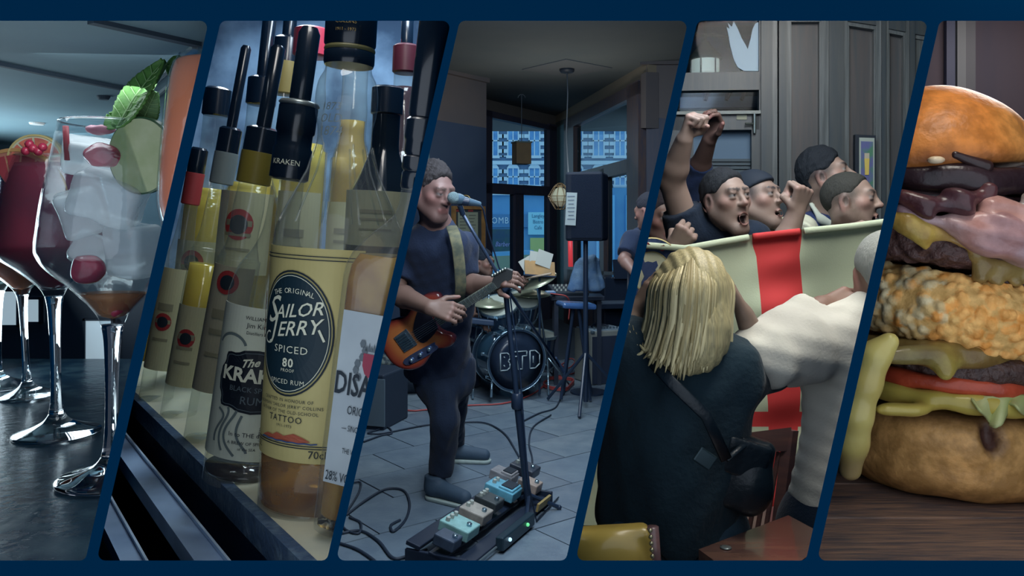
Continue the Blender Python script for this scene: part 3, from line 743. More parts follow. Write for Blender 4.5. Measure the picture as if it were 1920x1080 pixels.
# brush-script name, drawn with strokes
for txt, xx, zz, sz, tilt in (('S', -45, 338, 66, .14), ('AILOR', 12, 352, 33, .14), ('J', -39, 313, 52, .14), ('ERRY', 13, 320, 36, .14)):
    letter(mb, txt, sz*k, lambda x, y, xx=xx, zz=zz, tilt=tilt: fn(x+xx*k, zz*k+y+tilt*x, .007), shear=.25, bold=.0004)
band(mb, fn, [((-54+7*math.cos(t)*(1+t*.2))*k, (310+10*math.sin(t))*k) for t in np.linspace(1, 5.6, 14)], 3*k, .007, False)
band(mb, fn, [((53+t*10)*k, (332-20*t)*k) for t in np.linspace(0, 1, 6)], 4*k, .007, False)
mb.build('lettering', CREAM, mo)
mb = MB()
for txt, zz, sz in (('CRAFTED IN HONOUR OF', 200, 8.2), ("NORMAN 'SAILOR JERRY' COLLINS", 190, 8.2), ('FATHER OF THE OLD-SCHOOL', 180, 8.2), ('TATTOO', 165, 16), ('1911-1973', 156, 7)):
    letter(mb, txt, sz*k, lambda x, y, zz=zz: fn(x-2*k, zz*k+y+3*k, .006), spacing=1.12)
letter(mb, '70cl', 19*k, lambda x, y: fn(x+62*k, 110*k+y, .006)); letter(mb, '40% ALC./VOL.', 14*k, lambda x, y: fn(x*.7-90*k, 114*k+y, .006))
mb.build('lettering', INK, lb)
isl = [(-70, 120), (-50, 126), (-36, 124), (-20, 131), (0, 127), (24, 133), (44, 128), (62, 121), (30, 117), (-30, 117)]
o = label_poly(MB(), fn, [(x*k*.8, (z+17)*k) for x, z in isl], .006).build('island_picture', mat('island_red', C(140, 60, 36), .6), lb)
mb = MB(); band(mb, fn, [((-64+i*12)*k*.9, (134+1.2*(i % 2))*k) for i in range(12)], 2.5*k, .0065, False); mb.build('sea_line', mat('sea_blue', C(40, 60, 100), .6), lb)
mb = MB(); band(mb, fn, [(-112*k, (300+i*14)*k) for i in range(7)], 10*k, .006, False); mb.build('side_mark', mat('side_red', C(140, 52, 56), .6), lb)
# orange lemon-shaped reflection stopper seen through the neck
s = SDF(); s.ell(M @ Vector((-2*k, 20*k, 735*k)), (34*k, 12*k, 40*k)); 
# ---- black spiced rum, squat, pale label
kp = [(70, 0), (77, 5), (78, 14), (78, 300), (76, 345), (66, 385), (48, 415), (36, 445), (31, 480), (29, 560), (29, 580)]
kr, M, k = bottle('rum_bottle', 462, 885, 'black rum bottle with cream label and black scalloped badge', 78, kp, math.radians(8.2), liquid=mat('black_rum', C(24, 12, 14), .1, coat=.6), fill=62)
R = 78*k; fn = wrap(M, R, .0)
lb = label_patch(MB(), fn, -92*k, 92*k, 44*k, 318*k).build('label', mat('cream_label', C(172, 172, 152), .6, col2=C(158, 158, 144), scale=6), kr)
pts = []
for i in range(40):
    t = 2*PI*i/40; sq = lambda v: math.copysign(abs(v)**.55, v)
    pts.append(((14+66*sq(math.cos(t))*(1+.05*math.cos(8*t)))*k, (186+54*sq(math.sin(t))*(1+.06*math.cos(8*t)))*k))
bd = label_poly(MB(), fn, pts, .005).build('badge', mat('badge_black', C(10, 18, 28), .5), lb)
mb = MB(); band(mb, fn, [(14*k+(x-14*k)*.93, 186*k+(z-186*k)*.91) for x, z in pts], 1.2*k, .0062); mb.build('badge_line', mat('grey_print', C(70, 80, 86), .6), bd)
mb = MB()
letter(mb, 'KRAKEN', 34*k, lambda x, y: fn(x+18*k, 186*k+y, .0065), bold=.0016)
letter(mb, 'The', 20*k, lambda x, y: fn(x+2*k, 213*k+y+.2*x, .0065), shear=.35, bold=.0008)
mb.build('lettering', CREAM, bd)
mb = MB()
letter(mb, 'BLACK SPICED', 13*k, lambda x, y: fn(x+14*k, 168*k+y, .0065)); letter(mb, 'RUM', 20*k, lambda x, y: fn(x+14*k, 146*k+y, .0065))
mb.build('lettering', mat('grey_print', C(70, 80, 86), .6), bd)
mb = MB()
for txt, zz, sz, xx in (('WILLIAMS & FOXE', 296, 9, 20), ('Jim Kingsford', 282, 12, 20), ('Distillers Importers', 270, 8, 20), ('In to THE deep', 88, 11, 16), ('A BREW OF SPIRITS', 74, 8, 16), ('of the SEA', 64, 7, 16)):
    letter(mb, txt, sz*k, lambda x, y, zz=zz, xx=xx: fn(x+xx*k, zz*k+y, .006))
mb.build('lettering', INK, lb)
mb = MB()          # octopus arms behind the badge
for x0, z0, amp, ph in ((-46, 132, 10, 0), (-34, 128, 9, 1), (-20, 124, 12, 2), (0, 124, 8, 3)):
    band(mb, fn, [((x0+amp*math.sin(ph+t*5)+t*8)*k, (z0-t*62+10*math.sin(t*3+ph))*k) for t in np.linspace(0, 1, 22)], 4.5*k, .0055, False)
band(mb, fn, [((-38+30*math.cos(t))*k, (242+24*math.sin(t))*k) for t in np.linspace(.3, 2.9, 16)], 5*k, .0055, False)
mb.build('tentacle', mat('grey_drawing', C(78, 88, 88), .6), lb)
mb = MB(); mb.lathe([(31*k, 552*k), (36*k, 556*k), (36*k, 612*k), (33*k, 616*k), (33*k, 640*k), (36*k, 644*k), (36*k, 690*k), (31*k, 700*k)], 40, M); cp = mb.build('cap', BLACKCAP, kr, 40)
mb = MB(); fc = wrap(M, 36.6*k); letter(mb, 'KRAKEN', 14*k, lambda x, y: fc(x, 580*k+y, .001)); mb.build('lettering', CREAM, cp)
mb = MB(); mb.lathe([(18*k, 700*k), (20*k, 706*k), (20*k, 830*k), (14*k, 842*k)], 24, M); mb.build('pourer', BLACKCAP, kr, 40)
mb = MB(); mb.lathe([(34*k, 692*k), (38*k, 696*k), (34*k, 702*k)], 32, M); mb.build('pourer_collar', mat('steel_collar', C(110, 116, 116), .3, metal=.6), kr, True)
# ---- square almond liqueur at the right edge, in front
base = onshelf(702, 992); Y = base.y; k = Y/F; M = bottle_frame(base, math.radians(7)) @ Matrix.Rotation(math.radians(-20), 4, 'Z')
dr = root('liqueur_bottle', base, 'square almond liqueur bottle with silver label cut off by the right edge', 'bottle', 'liquor bottles along the shelf')
liq = mat('amaretto_amber', C(150, 112, 36), .1, col2=C(112, 70, 18), scale=9, coat=.7, alpha=.8, tint=(.95, .7, .25, 1))
def sq_loft(mb, levels, M, n=32, pw=.32):
    V = []; Fc = []
    for r, z in levels:
        q = pw if r > 40 else 1.
        for i in range(n):
            t = 2*PI*i/n; c, s_ = math.cos(t), math.sin(t)
            V.append((r*k*math.copysign(abs(c)**q, c), r*k*math.copysign(abs(s_)**q, s_), z*k))
    for j in range(len(levels)-1):
        for i in range(n): Fc.append((j*n+i, j*n+(i+1) % n, (j+1)*n+(i+1) % n, (j+1)*n+i))
    Fc += [tuple(range(n-1, -1, -1)), tuple((len(levels)-1)*n+i for i in range(n))]
    mb.add(V, Fc, M); return mb
sq_loft(MB(), [(84, 0), (90, 6), (92, 20), (92, 470), (90, 492), (82, 515), (66, 540), (46, 565), (34, 590), (28, 620), (27, 690)], M).build('bottle_glass', CLEAR, dr, 50)
sq_loft(MB(), [(80, 30), (84, 36), (85, 465), (82, 490), (72, 512)], M).build('liquor', liq, dr, 50)
sq_loft(MB(), [(80, 9), (86, 14), (86, 22), (80, 28)], M).build('glass_base', STEMG, dr, 50)
def face(x, z, off=0.): return M @ Vector((x, -92*k-off, z))
mb = MB(); 
mb.grid(lambda p, q: face((-66+142*p)*k, (100+310*q)*k, .002), 2, 2, .002); lb = mb.build('label', mat('silver_label', C(132, 138, 142), .5, col2=C(118, 124, 130), scale=5), dr)
mb = MB(); 
for txt, zz, sz, xx, bo in (('DISARONNO', 262, 56, -66, .0012), ('ORIGINALE', 228, 22, -34, 0), ('— SINCE 1525 —', 198, 15, -40, 0), ("THE WORLD'S FAVOURITE", 158, 13, -34, 0), ('ITALIAN LIQUEUR', 138, 12, -14, 0), ('28% VOL', 96+10, 24, -62, 0)):
    letter(mb, txt, sz*k, lambda x, y, xx=xx, zz=zz: face(xx*k+x*.62, zz*k+y, .005), bold=bo, align='LEFT')
mb.build('lettering', INK, lb)
mb = MB(); sc = [(-14, 340), (14, 340), (14, 318), (8, 304), (0, 298), (-8, 304), (-14, 318)]
mb.add([face((x)*k, z*k, .005) for x, z in sc], [tuple(range(len(sc)))]); mb.build('crest_shield', mat('crest_red', C(120, 30, 52), .6), lb)
mb = MB()
for sg in (-1, 1):
    for i in range(6):
        t = i/5; x0 = sg*(20+7*math.sin(t*6)); z0 = 296+60*t
        v = [face((x0+6*math.cos(a))*k, (z0+8*math.sin(a))*k, .0045) for a in np.linspace(0, 2*PI, 7)[:-1]]; mb.add(v, [tuple(range(6))])
for i in range(5):
    x0 = -10+5*i; v = [face(x0*k-3*k, 344*k, .0045), face(x0*k+3*k, 344*k, .0045), face(x0*k, (356+4*(i % 2))*k, .0045)]; mb.add(v, [(0, 1, 2)])
mb.build('crest', mat('crest_grey', C(70, 78, 84), .6), lb)
mb = MB(); mb.lathe([(27*k, 640*k), (30*k, 645*k), (30*k, 670*k), (27*k, 674*k), (32*k, 680*k), (32*k, 700*k), (28*k, 704*k), (31*k, 710*k), (31*k, 730*k), (34*k, 736*k), (34*k, 770*k), (28*k, 776*k)], 32, M); mb.build('cap', BLACKCAP, dr, 40)
mb = MB(); mb.lathe([(29*k, 776*k), (31*k, 782*k), (33*k, 960*k), (26*k, 968*k)], 32, M); mb.build('pourer', BLACKCAP, dr, 40)
# ---- bottles further back, smaller and simpler; labels with their own marks
YEL = mat('yellow_spirit', C(176, 150, 16), .1, coat=.5, alpha=.8, tint=(1, .85, .2, 1)); PALE = mat('pale_spirit', C(146, 142, 104), .1, coat=.5, alpha=.55, tint=(.95, .9, .7, 1))
OLIVE = mat('olive_band', C(96, 84, 18), .4); REDM = mat('red_roundel', C(128, 24, 28), .5); CREAML = mat('cream_label_far', C(140, 134, 104), .6)
AMB = mat('amber_far', C(150, 116, 20), .1, coat=.5, alpha=.75, tint=(.9, .7, .2, 1))
def far_bottle(px, py, Rp, hb, hn, lean, label, liquid, fill, lab=None, roundel=None, capm=BLACKCAP, band_m=None, pour=0, neck=None, spout=None, darkbody=None, z=ZS):
    neck = neck or Rp*.36
    pr = [(Rp*.9, 0), (Rp, 4), (Rp, hb*.82), (Rp*.93, hb*.9), (Rp*.68, hb), (neck*1.1, hb+(hn-hb)*.35), (neck, hb+(hn-hb)*.6), (neck, hn)]
    r, M, k = bottle('liquor_bottle', px, py, label, Rp, pr, lean, liquid=liquid, fill=fill, glassm=darkbody, n=32, z=z)
    fn = wrap(M, Rp*k)
    if lab:
        lb = label_patch(MB(), fn, -Rp*k*1.2, Rp*k*1.2, lab[0]*k, lab[1]*k, n=16).build('label', lab[2], r)
        zc = (lab[0]+lab[1])/2
        if roundel:
            c2 = [(Rp*.5*k*math.cos(t), (roundel+Rp*.55*math.sin(t))*k) for t in np.linspace(0, 2*PI, 20, endpoint=False)]
            ro = label_poly(MB(), fn, c2, .004).build('roundel', REDM, lb)
            c3 = [(x*.62, roundel*k+(q-roundel*k)*.62) for x, q in c2]; label_poly(MB(), fn, c3, .0055).build('emblem', INK, ro)
        mb = MB()
        for q, hh in ((.62, .07), (.48, .04), (.3, .03)): band(mb, fn, [((-.45+i*.09)*Rp*k, (lab[0]+(lab[1]-lab[0])*q)*k) for i in range(11)], (lab[1]-lab[0])*hh*k, .0045, False)
        mb.build('print_line', mat('dark_print_soft', C(104, 98, 78), .6), lb, kind='stuff')
    h0 = hn-6
    if band_m:
        mb = MB(); mb.lathe([(neck*1.05*k, (hn-60)*k), (neck*1.2*k, (hn-58)*k), (neck*1.2*k, hn*k), (neck*k, (hn+2)*k)], 28, M); mb.build('neck_band', band_m, r, 40)
    mb = MB(); mb.lathe([(neck*1.0*k, h0*k), (neck*1.15*k, (h0+3)*k), (neck*1.15*k, (h0+50)*k), (neck*.9*k, (h0+54)*k)], 28, M); cp = mb.build('cap', capm, r, 40)
    if pour:
        w = spout or neck*.5
        mb = MB(); mb.lathe([(w*k, (h0+54)*k), (w*1.05*k, (h0+58)*k), (w*1.05*k, (h0+54+pour)*k), (w*.7*k, (h0+60+pour)*k)], 20, M); mb.build('pourer', BLACKCAP, r, 40)
    return r
far_bottle(386, 822, 40, 380, 545, math.radians(10.5), 'rum bottle with red roundel label beside the black rum', AMB, 300, (95, 330, mat('bac_label', C(128, 120, 100), .6)), 300, band_m=OLIVE, pour=150, neck=26, spout=13)
far_bottle(334, 778, 32, 350, 500, math.radians(10.5), 'yellow spirit bottle in the middle of the blurred back row', YEL, 300, (60, 210, CREAML), 150, band_m=mat('pale_band', C(96, 104, 104), .4), pour=150, neck=18)
far_bottle(292, 748, 30, 290, 430, math.radians(10), 'pale bottle with cream and red label near the left end of the shelf', PALE, 240, (60, 250, CREAML), 150, band_m=mat('red_band', C(130, 34, 36), .5), neck=14)
far_bottle(262, 730, 26, 230, 340, math.radians(9), 'yellow bottle at the far left end of the shelf', YEL, 200, (110, 220, CREAML), 160, neck=12)
# tier behind: taller bottles standing on a raised step
bs = onshelf(400, 690).y
mb = MB(); mb.hexa(slab(a2, b2, .62, 1.6, ZS, ZS+.16)); mb.build('step_shelf', step, label='raised pale step behind the front row of bottles', cat='shelf')
zt = ZS+.16
far_bottle(440, 660, 52, 330, 470, math.radians(6), 'clear bottle with yellow spirit behind the black rum', YEL, 320, (150, 300, CREAML), 240, pour=110, neck=24, z=zt)
far_bottle(360, 640, 42, 300, 430, math.radians(6), 'yellow liqueur bottle with dark cap on the back step', YEL, 290, (60, 190, CREAML), 150, pour=0, neck=22, z=zt)
far_bottle(545, 660, 42, 420, 560, math.radians(4), 'yellow bottle with a red cap high in the back row', YEL, 400, (100, 300, CREAML), None, capm=mat('red_cap', C(150, 24, 50), .4), neck=30, z=zt)
far_bottle(700, 690, 66, 360, 480, math.radians(3), 'black bottle with small cream label behind the clear neck', None, 0, (230, 330, mat('small_cream', C(130, 128, 104), .6)), None, darkbody=mat('black_glass', C(10, 18, 26), .12, coat=.6), neck=26, z=zt)
far_bottle(742, 672, 44, 420, 540, math.radians(2), 'dark red topped bottle at the upper right of the bottle bay', mat('dark_cherry', C(44, 10, 22), .1, coat=.6), 520, None, None, capm=mat('dark_red_cap', C(56, 16, 26), .4), pour=60, neck=22, z=zt)
far_bottle(640, 640, 38, 380, 520, math.radians(3), 'amber bottle with black cap behind the spiced rum neck', AMB, 420, (120, 260, CREAML), None, pour=120, neck=24, z=zt)
far_bottle(492, 636, 34, 380, 520, math.radians(5), 'dark capped bottle with amber band in the upper middle of the back row', YEL, 340, (100, 240, CREAML), 200, band_m=mat('amber_band', C(110, 92, 40), .4), pour=160, neck=24, z=zt)
# ================================================================== people
SKINM = mat('skin', (1, 1, 1, 1), .5, attr=True, spec=.35, sss=.0)
CLOTH = {}
def cloth(name, c, c2=None, rough=.85, bump=.25, bscale=120): return mat(name, c, rough, col2=c2, scale=6, bump=bump, bscale=bscale, spec=.15, sheen=.1)
def face_rot(yaw, pitch=0., roll=0.):
    r = math.radians
    return Matrix.Rotation(PI+r(yaw), 3, 'Z') @ Matrix.Rotation(r(pitch), 3, 'X') @ Matrix.Rotation(r(roll), 3, 'Y')
def mix(a, b, t): return tuple(a[i]*(1-t)+b[i]*t for i in range(3))
def head(s, c, R, sc, skin, hairc, mouth=0., beard=0., brow=1., beardc=None, eyes=.5, lipc=None, jaw=1., nose=1., fade=0.):
    """face local frame: x person's right, y forward, z up; mouth 0 closed .. 1 wide open"""
    c = np.array(c, float); Rn = np.array(R)
    T = lambda x, y, z: c+Rn @ (np.array((x, y, z))*sc)
    RM = R
    E = lambda p, r, k=.02, mode='add', col=None, w=1., rot=None: s.ell(T(*p), np.array(r)*sc, RM if rot is None else RM @ rot, k*sc, mode, col, w)
    K = lambda a, b, r0, r1=None, k=.02, mode='add', col=None, w=1.: s.cap(T(*a), T(*b), r0*sc, (r1 if r1 is not None else r0)*sc, k*sc, mode, col, w=w)
    dk = mix(skin, (.05, .02, .02), .45); pink = mix(skin, (.55, .2, .18), .25); lip = lipc or mix(skin, (.4, .1, .1), .28)
    bc = beardc or hairc
    dz = -.028*mouth
    E((0, -.015, .03), (.077, .098, .09), col=skin)
    E((0, .025, -.03+dz*.3), (.062, .066, .082), .03, col=skin)
    E((0, .066, -.094+dz), (.026*jaw, .022, .02), .03, col=skin)
    for sg in (-1, 1):
        K((sg*.058, -.005, -.045), (sg*.02, .06, -.09+dz), .024, .02, .03, col=skin)
        E((sg*.043, .055, -.012), (.022, .02, .018), .025, col=pink)
        E((sg*.079, -.008, -.004), (.009, .021, .034), .008, col=pink)
        E((sg*.085, .0, -.002), (.006, .010, .018), .006, 'sub', col=dk)
        E((sg*.076, -.01, -.034), (.007, .010, .010), .006, col=pink)
    K((-.036, .077, .033), (.036, .077, .033), .014, .014, .02, col=skin)
    for sg in (-1, 1): E((sg*.032, .099, .012), (.019, .016, .012), .012, 'sub', col=mix(skin, dk, .25))
    K((0, .086, .022), (0, .107*nose, -.018), .008, .0115, .012, col=skin)
    E((0, .108*nose, -.021), (.0115, .012, .010), .008, col=pink)
    for sg in (-1, 1):
        E((sg*.0125, .096, -.024), (.0085, .010, .008), .008, col=skin)
        E((sg*.007, .103, -.034), (.004, .005, .003), .003, 'sub', col=dk)
    # eyes
    for sg in (-1, 1):
        E((sg*.032, .078, .0125), (.0145, .0125, .0115), .002, col=(.24, .24, .24))
        E((sg*.032, .081, .0125+.0105-.004*(1-eyes)), (.0165, .0125, .0055+.003*(1-eyes)), .003, col=mix(skin, dk, .3))
        E((sg*.032, .079, .0125-.0115+.003*(1-eyes)), (.016, .0125, .005), .004, col=mix(skin, dk, .1))
        K((sg*.013, .087, .034), (sg*.046, .078, .0365), .0062*brow, .0042, .004, col=mix(skin, hairc, .9))
        K((sg*.012, .093, .034), (sg*.048, .084, .0365), .007*brow, .005, .003, 'paint', mix(skin, hairc, .92), .9)
        if eyes > .2: E((sg*.0315, .092, .0125-.001*(1-eyes)), (.0078, .010, .0075*min(1, eyes+.3)), .0015, 'paint', (.012, .012, .014))
        else: K((sg*.02, .091, .011), (sg*.044, .087, .011), .0026, .0026, .002, 'paint', mix(skin, hairc, .8), .9)
    # mouth
    if mouth > .05:
        E((0, .094, -.062+dz*.62), (.021+.003*mouth, .012, .006+.022*mouth), .010, col=lip)
        E((0, .094, -.062+dz*.62), (.018+.002*mouth, .034, .002+.019*mouth), .006, 'sub', col=(.015, .008, .01))
        s.box(T(0, .083, -.062+dz*.62+.016*mouth), np.array((.013, .006, .004))*sc, RM, .002, .002, col=(.5, .48, .44))
        E((0, .070, -.062+dz*.62-.016*mouth), (.013, .014, .006), .004, col=(.28, .08, .09))
    else:
        K((-.02, .086, -.055), (.02, .086, -.055), .0062, .0062, .006, col=lip)
        K((-.018, .085, -.0645), (.018, .085, -.0645), .0066, .0066, .006, col=lip)
        K((-.022, .096, -.0595), (.022, .096, -.0595), .002, .002, .003, 'sub', col=dk)
    if beard:
        t = beard
        E((0, .05, -.092+dz), (.058, .052, .032), .012, 'paint', bc, t)
        E((0, .092, -.046), (.030, .02, .008), .006, 'paint', bc, t*.8)
        for sg in (-1, 1): K((sg*.064, .005, -.02), (sg*.045, .045, -.085+dz), .022, .022, .012, 'paint', bc, t*.85)
        if mouth > .05: E((0, .094, -.062+dz*.62), (.021, .03, .006+.022*mouth), .003, 'paint', lip, .9); E((0, .09, -.062+dz*.62), (.0165, .03, .002+.018*mouth), .003, 'paint', (.015, .008, .01), 1.)
    if mouth > .05: E((0, .072, -.062+dz*.62), (.017+.002*mouth, .03, .003+.018*mouth), .003, 'paint', (.015, .008, .01), 1.); s.box(T(0, .0835, -.062+dz*.62+.016*mouth), np.array((.012, .007, .004))*sc, RM, .002, .002, 'paint', (.42, .4, .37))
    if fade:
        for sg in (-1, 1): E((sg*.07, -.02, .03), (.03, .06, .04), .015, 'paint', hairc, fade)
        E((0, -.09, .0), (.07, .04, .06), .02, 'paint', hairc, fade)
    return T
def hair(name, c, R, sc, colr, parent, top=.014, line=.058, back=-.045, h=.0055, amp=.003, freq=120, side=.0, seed=1, temple=.02, m=None):
    c = np.array(c, float); Rn = np.array(R); T = lambda x, y, z: c+Rn @ (np.array((x, y, z))*sc)
    s = SDF(); s.ell(T(0, -.016, .034), np.array((.077+.0035+side, .099+.005, .09+top))*sc, R, .01)
    lo = c-.3; hi = c+.3
    n = lambda v: Rn @ np.array(v)
    # hairline: remove the face side, the ears and the neck
    s.half(T(0, line, .06), n((0, 1, -.62)), lo, hi, .012*sc)
    s.box(T(0, .08, -.06), np.array((.12, .105, .085))*sc, R, .02, .012*sc, 'sub')
    s.box(T(0, .0, -.055), np.array((.12, .035+temple, .075))*sc, R, .03, .012*sc, 'sub')
    s.half(T(0, -.05, back), n((0, .25, -1)), lo, hi, .012*sc)
    wob = wobble(amp, freq, seed, 9)
    return s.build('hair', m or mat('hair_%s' % seed, colr, .75, bump=.6, bscale=200, spec=.12, stretch=(1, 1, .25)), h, parent, noise=wob)
def hand(s, w, f, n, right=True, curl=(20, 25, 15), sc=1., skin=(.3, .2, .18), thumb=(.55, .75, .25), thumb2=(.85, .35, .25), spread=.0):
    w = np.array(w, float); f = np.array(f, float); f /= np.linalg.norm(f); n = np.array(n, float); n -= f*(n @ f); n /= np.linalg.norm(n)
    t = np.cross(f, n)*(1 if right else -1)
    kn = mix(skin, (.5, .2, .18), .22)
    L = [(.042, .027, .022), (.047, .030, .024), (.044, .028, .023), (.034, .021, .019)]
    roots = []
    for i in range(4):
        r = w+(f*(.088-.004*abs(i-1))+t*(.031-.0208*i))*sc; roots.append(r)
        s.cap(w+t*(.014-.009*i)*sc, r, .0165*sc, .0118*sc, .012*sc, col=skin)
    for i in range(4):
        p = roots[i]; a = 0; d0 = f+t*spread*(1.5-i)
        d0 = d0/np.linalg.norm(d0)
        s.ell(p, .0115*sc, None, .004*sc, col=kn)
        for j in range(3):
            a += math.radians(curl[j]*(1+.06*i)); d = d0*math.cos(a)+n*math.sin(a); q = p+d*L[i][j]*sc
            s.cap(p, q, (.0098-.0009*j)*sc, (.0092-.001*j)*sc, .0022*sc, col=skin if j < 2 else kn); p = q
    tv = lambda v: (f*v[0]+t*v[1]+n*v[2])/np.linalg.norm(v)
    p = w+(f*.022+t*.022+n*.004)*sc; q = p+tv(thumb)*.044*sc; r = q+tv(thumb2)*.032*sc; e = r+tv(thumb2)*.02*sc
    s.cap(w+f*.02*sc, p, .016*sc, .015*sc, .012*sc, col=skin); s.cap(p, q, .0145*sc, .0115*sc, .008*sc, col=skin); s.cap(q, r, .0112*sc, .0098*sc, .004*sc, col=skin); s.cap(r, e, .0098*sc, .0082*sc, .003*sc, col=kn)
    return t
BLK = cloth('black_tee', C(24, 33, 53)); JEAN = cloth('dark_jeans', C(20, 30, 47), C(17, 26, 42))
FIST = dict(curl=(78, 95, 60), thumb=(.45, .5, .75), thumb2=(.5, -.75, .5))
def arm(s, sh, el, wr, skin, r=(.05, .042, .028), k=.02):
    s.cap(sh, el, r[0], r[1], k, col=skin); mid = np.array(el)*.7+np.array(wr)*.3
    s.cap(el, mid, r[1], r[1]*1.03, k, col=skin); s.cap(mid, wr, r[1]*1.03, r[2], k, col=skin)
def sleeve(s, sh, el, t, r0, r1, k=.03):
    sh = np.array(sh, float); el = np.array(el, float); e = sh+(el-sh)*t; s.cap(sh, e, r0, r1, k, flat=(False, True))
def wrinkles(amp=.004, f=28, seed=3):
    w1 = wobble(amp, f, seed, 5); w2 = wobble(amp*.5, f*2.3, seed+7, 5)
    return lambda p: w1(p*np.array((1, 1, .6)))+w2(p)
def person(base, label, group=None): return root('person', base, label, 'person', group)
class Plane:
    """upright wall through two plan points; pt() meets the sight line of a pixel with it"""
    def __init__(s, A, B):
        s.A = Vector((A[0], A[1], 0)); s.B = Vector((B[0], B[1], 0)); d = (s.B-s.A).normalized(); n = Vector((d.y, -d.x, 0)); s.d = d
        s.n = n if n.y < 0 or (abs(n.y) < 1e-6 and n.x < 0) else -n        # towards the viewer
    def pt(s, px, py, off=0.):
        r = Vector(((px-960)/F, 1, -(py-HZ)/F)); q = s.A+s.n*off-EYE
        t = Vector((q.x, q.y, 0)).dot(s.n)/Vector((r.x, r.y, 0)).dot(s.n); return EYE+r*t
    def slab(s, mb, poly, d0, d1):
        v0 = [s.pt(x, y, 0) for x, y in poly]; n = len(poly)
        V = [p+s.n*d1 for p in v0]+[p+s.n*d0 for p in v0]
        mb.add(V, [tuple(range(n)), tuple(range(2*n-1, n-1, -1))]+[(i, i+n, (i+1) % n+n, (i+1) % n) for i in range(n)]); return mb
    def rect(s, mb, x0, y0, x1, y1, d0, d1): return s.slab(mb, [(x0, y0), (x1, y0), (x1, y1), (x0, y1)], d0, d1)
    def bar(s, mb, a, b, w, d0, d1):      # straight member of width w metres between two pixels
        A = s.pt(*a); B = s.pt(*b); u = (B-A).normalized(); m = u.cross(s.n)*w/2
        V = [A-m, A+m, B+m, B-m]; V = [p+s.n*d1 for p in V]+[p+s.n*d0 for p in V]
        mb.add(V, [(0, 1, 2, 3), (7, 6, 5, 4)]+[(i, i+4, (i+1) % 4+4, (i+1) % 4) for i in range(4)]); return mb
def xy(px, Y): return ((px-960)/F*Y, Y)
# ================================================================== BAY 3: a band playing in a pub corner
BAY[0] = 3
HC = 3.35
def yc(py): return (HC-CZ)*F/(HZ-py)
def onfloor(px, py, z=0.):
    Y = (CZ-z)*F/(py-HZ); return P(px, py, Y)
brownp = mat('brown_upper_wall', C(66, 58, 58), .85, col2=C(58, 54, 58), scale=1.5)
navyp = mat('navy_lower_wall', C(28, 42, 64), .8, col2=C(32, 46, 66), scale=2)
ceilm = mat('pub_ceiling', C(66, 70, 72), .9, col2=C(60, 66, 70), scale=1.2)
wood = mat('dark_window_wood', C(34, 38, 56), .45, col2=C(46, 40, 50), scale=6, stretch=(8, 8, 1))
mb = MB(); mb.box((0.2, 8.5, HC+.04), (5.5, 14, .08)); struct('ceiling', mb, ceilm)
mb = MB(); mb.box((.2, 8.2, -.06), (6.5, 13.4, .08)); fl = struct('floor', mb, mat('tile_joint', C(40, 48, 60), .9))
# stone floor tiles laid on the diagonal, each its own piece
tilem = [mat('floor_tile_%d' % i, c, .42, col2=c2, scale=7, bump=.25, bscale=30, spec=.45) for i, (c, c2) in enumerate(((C(78, 90, 102), C(68, 80, 94)), (C(70, 82, 94), C(84, 94, 104)), (C(62, 74, 88), C(74, 84, 96))))]
tl, tw = .62, .41; ang = math.radians(38)
tm = []
for m_ in tilem:
    q = MB(); q.box((0, 0, 0), (tl-.008, tw-.008, .024)); me = q.mesh('tile'); me.materials.append(m_); tm.append(me)
for i in range(-14, 26):
    for j in range(-24, 24):
        lx = i*tl+(j % 2)*tl/2; ly = j*tw; x = lx*math.cos(ang)-ly*math.sin(ang); y = 3.0+lx*math.sin(ang)+ly*math.cos(ang)
        if 3.2 < y < 9.0:
            pxx = 960+x*F/y; pyy = HZ+CZ*F/y; xl = 862-(pyy-39)*.2306; xr = 1291-(pyy-39)*.2306; mg = .6*F/y
            if xl-mg < pxx < xr+mg and pyy < 1200:
                o = inst(tm[random.randrange(3)], 'floor_tile', (x, y, -.012+random.uniform(-.0015, .0015)), (0, 0, ang), parent=fl)
# walls
WA = Plane(xy(760, 9.1), xy(912, 10.1)); WB = Plane(xy(905, 11.6), xy(1042, 13.4)); WC = Plane(xy(1042, 13.4), xy(1213, 9.1)); WD = Plane(xy(1213, 9.1), xy(1330, 9.0))
def wall_full(pl, x0, x1, ysplit0, ysplit1, nm, m_lo, m_hi, th=.18):
    for (za, zb, m, suf) in ((0, None, m_lo, ''), (None, HC, m_hi, '')):
        pa = pl.pt(x0, ysplit0); pb = pl.pt(x1, ysplit1); mb = MB(); n = pl.n*th
        z0a = za if za is not None else pa.z; z0b = za if za is not None else pb.z; z1a = zb if zb is not None else pa.z; z1b = zb if zb is not None else pb.z
        A = Vector((pa.x, pa.y, 0)); B = Vector((pb.x, pb.y, 0)); Z = lambda p, z: Vector((p.x, p.y, z))
        mb.hexa([Z(A, z0a), Z(B, z0b), Z(B-n, z0b), Z(A-n, z0a), Z(A, z1a), Z(B, z1b), Z(B-n, z1b), Z(A-n, z1a)])
        struct(nm, mb, m)
wall_full(WA, 700, 912, 205, 240, 'wall_left', navyp, brownp)
mb = MB(); WA.slab(mb, [(790, 118), (912, 146), (912, 156), (790, 128)], 0, .06); struct('trim_12', mb, brownp)
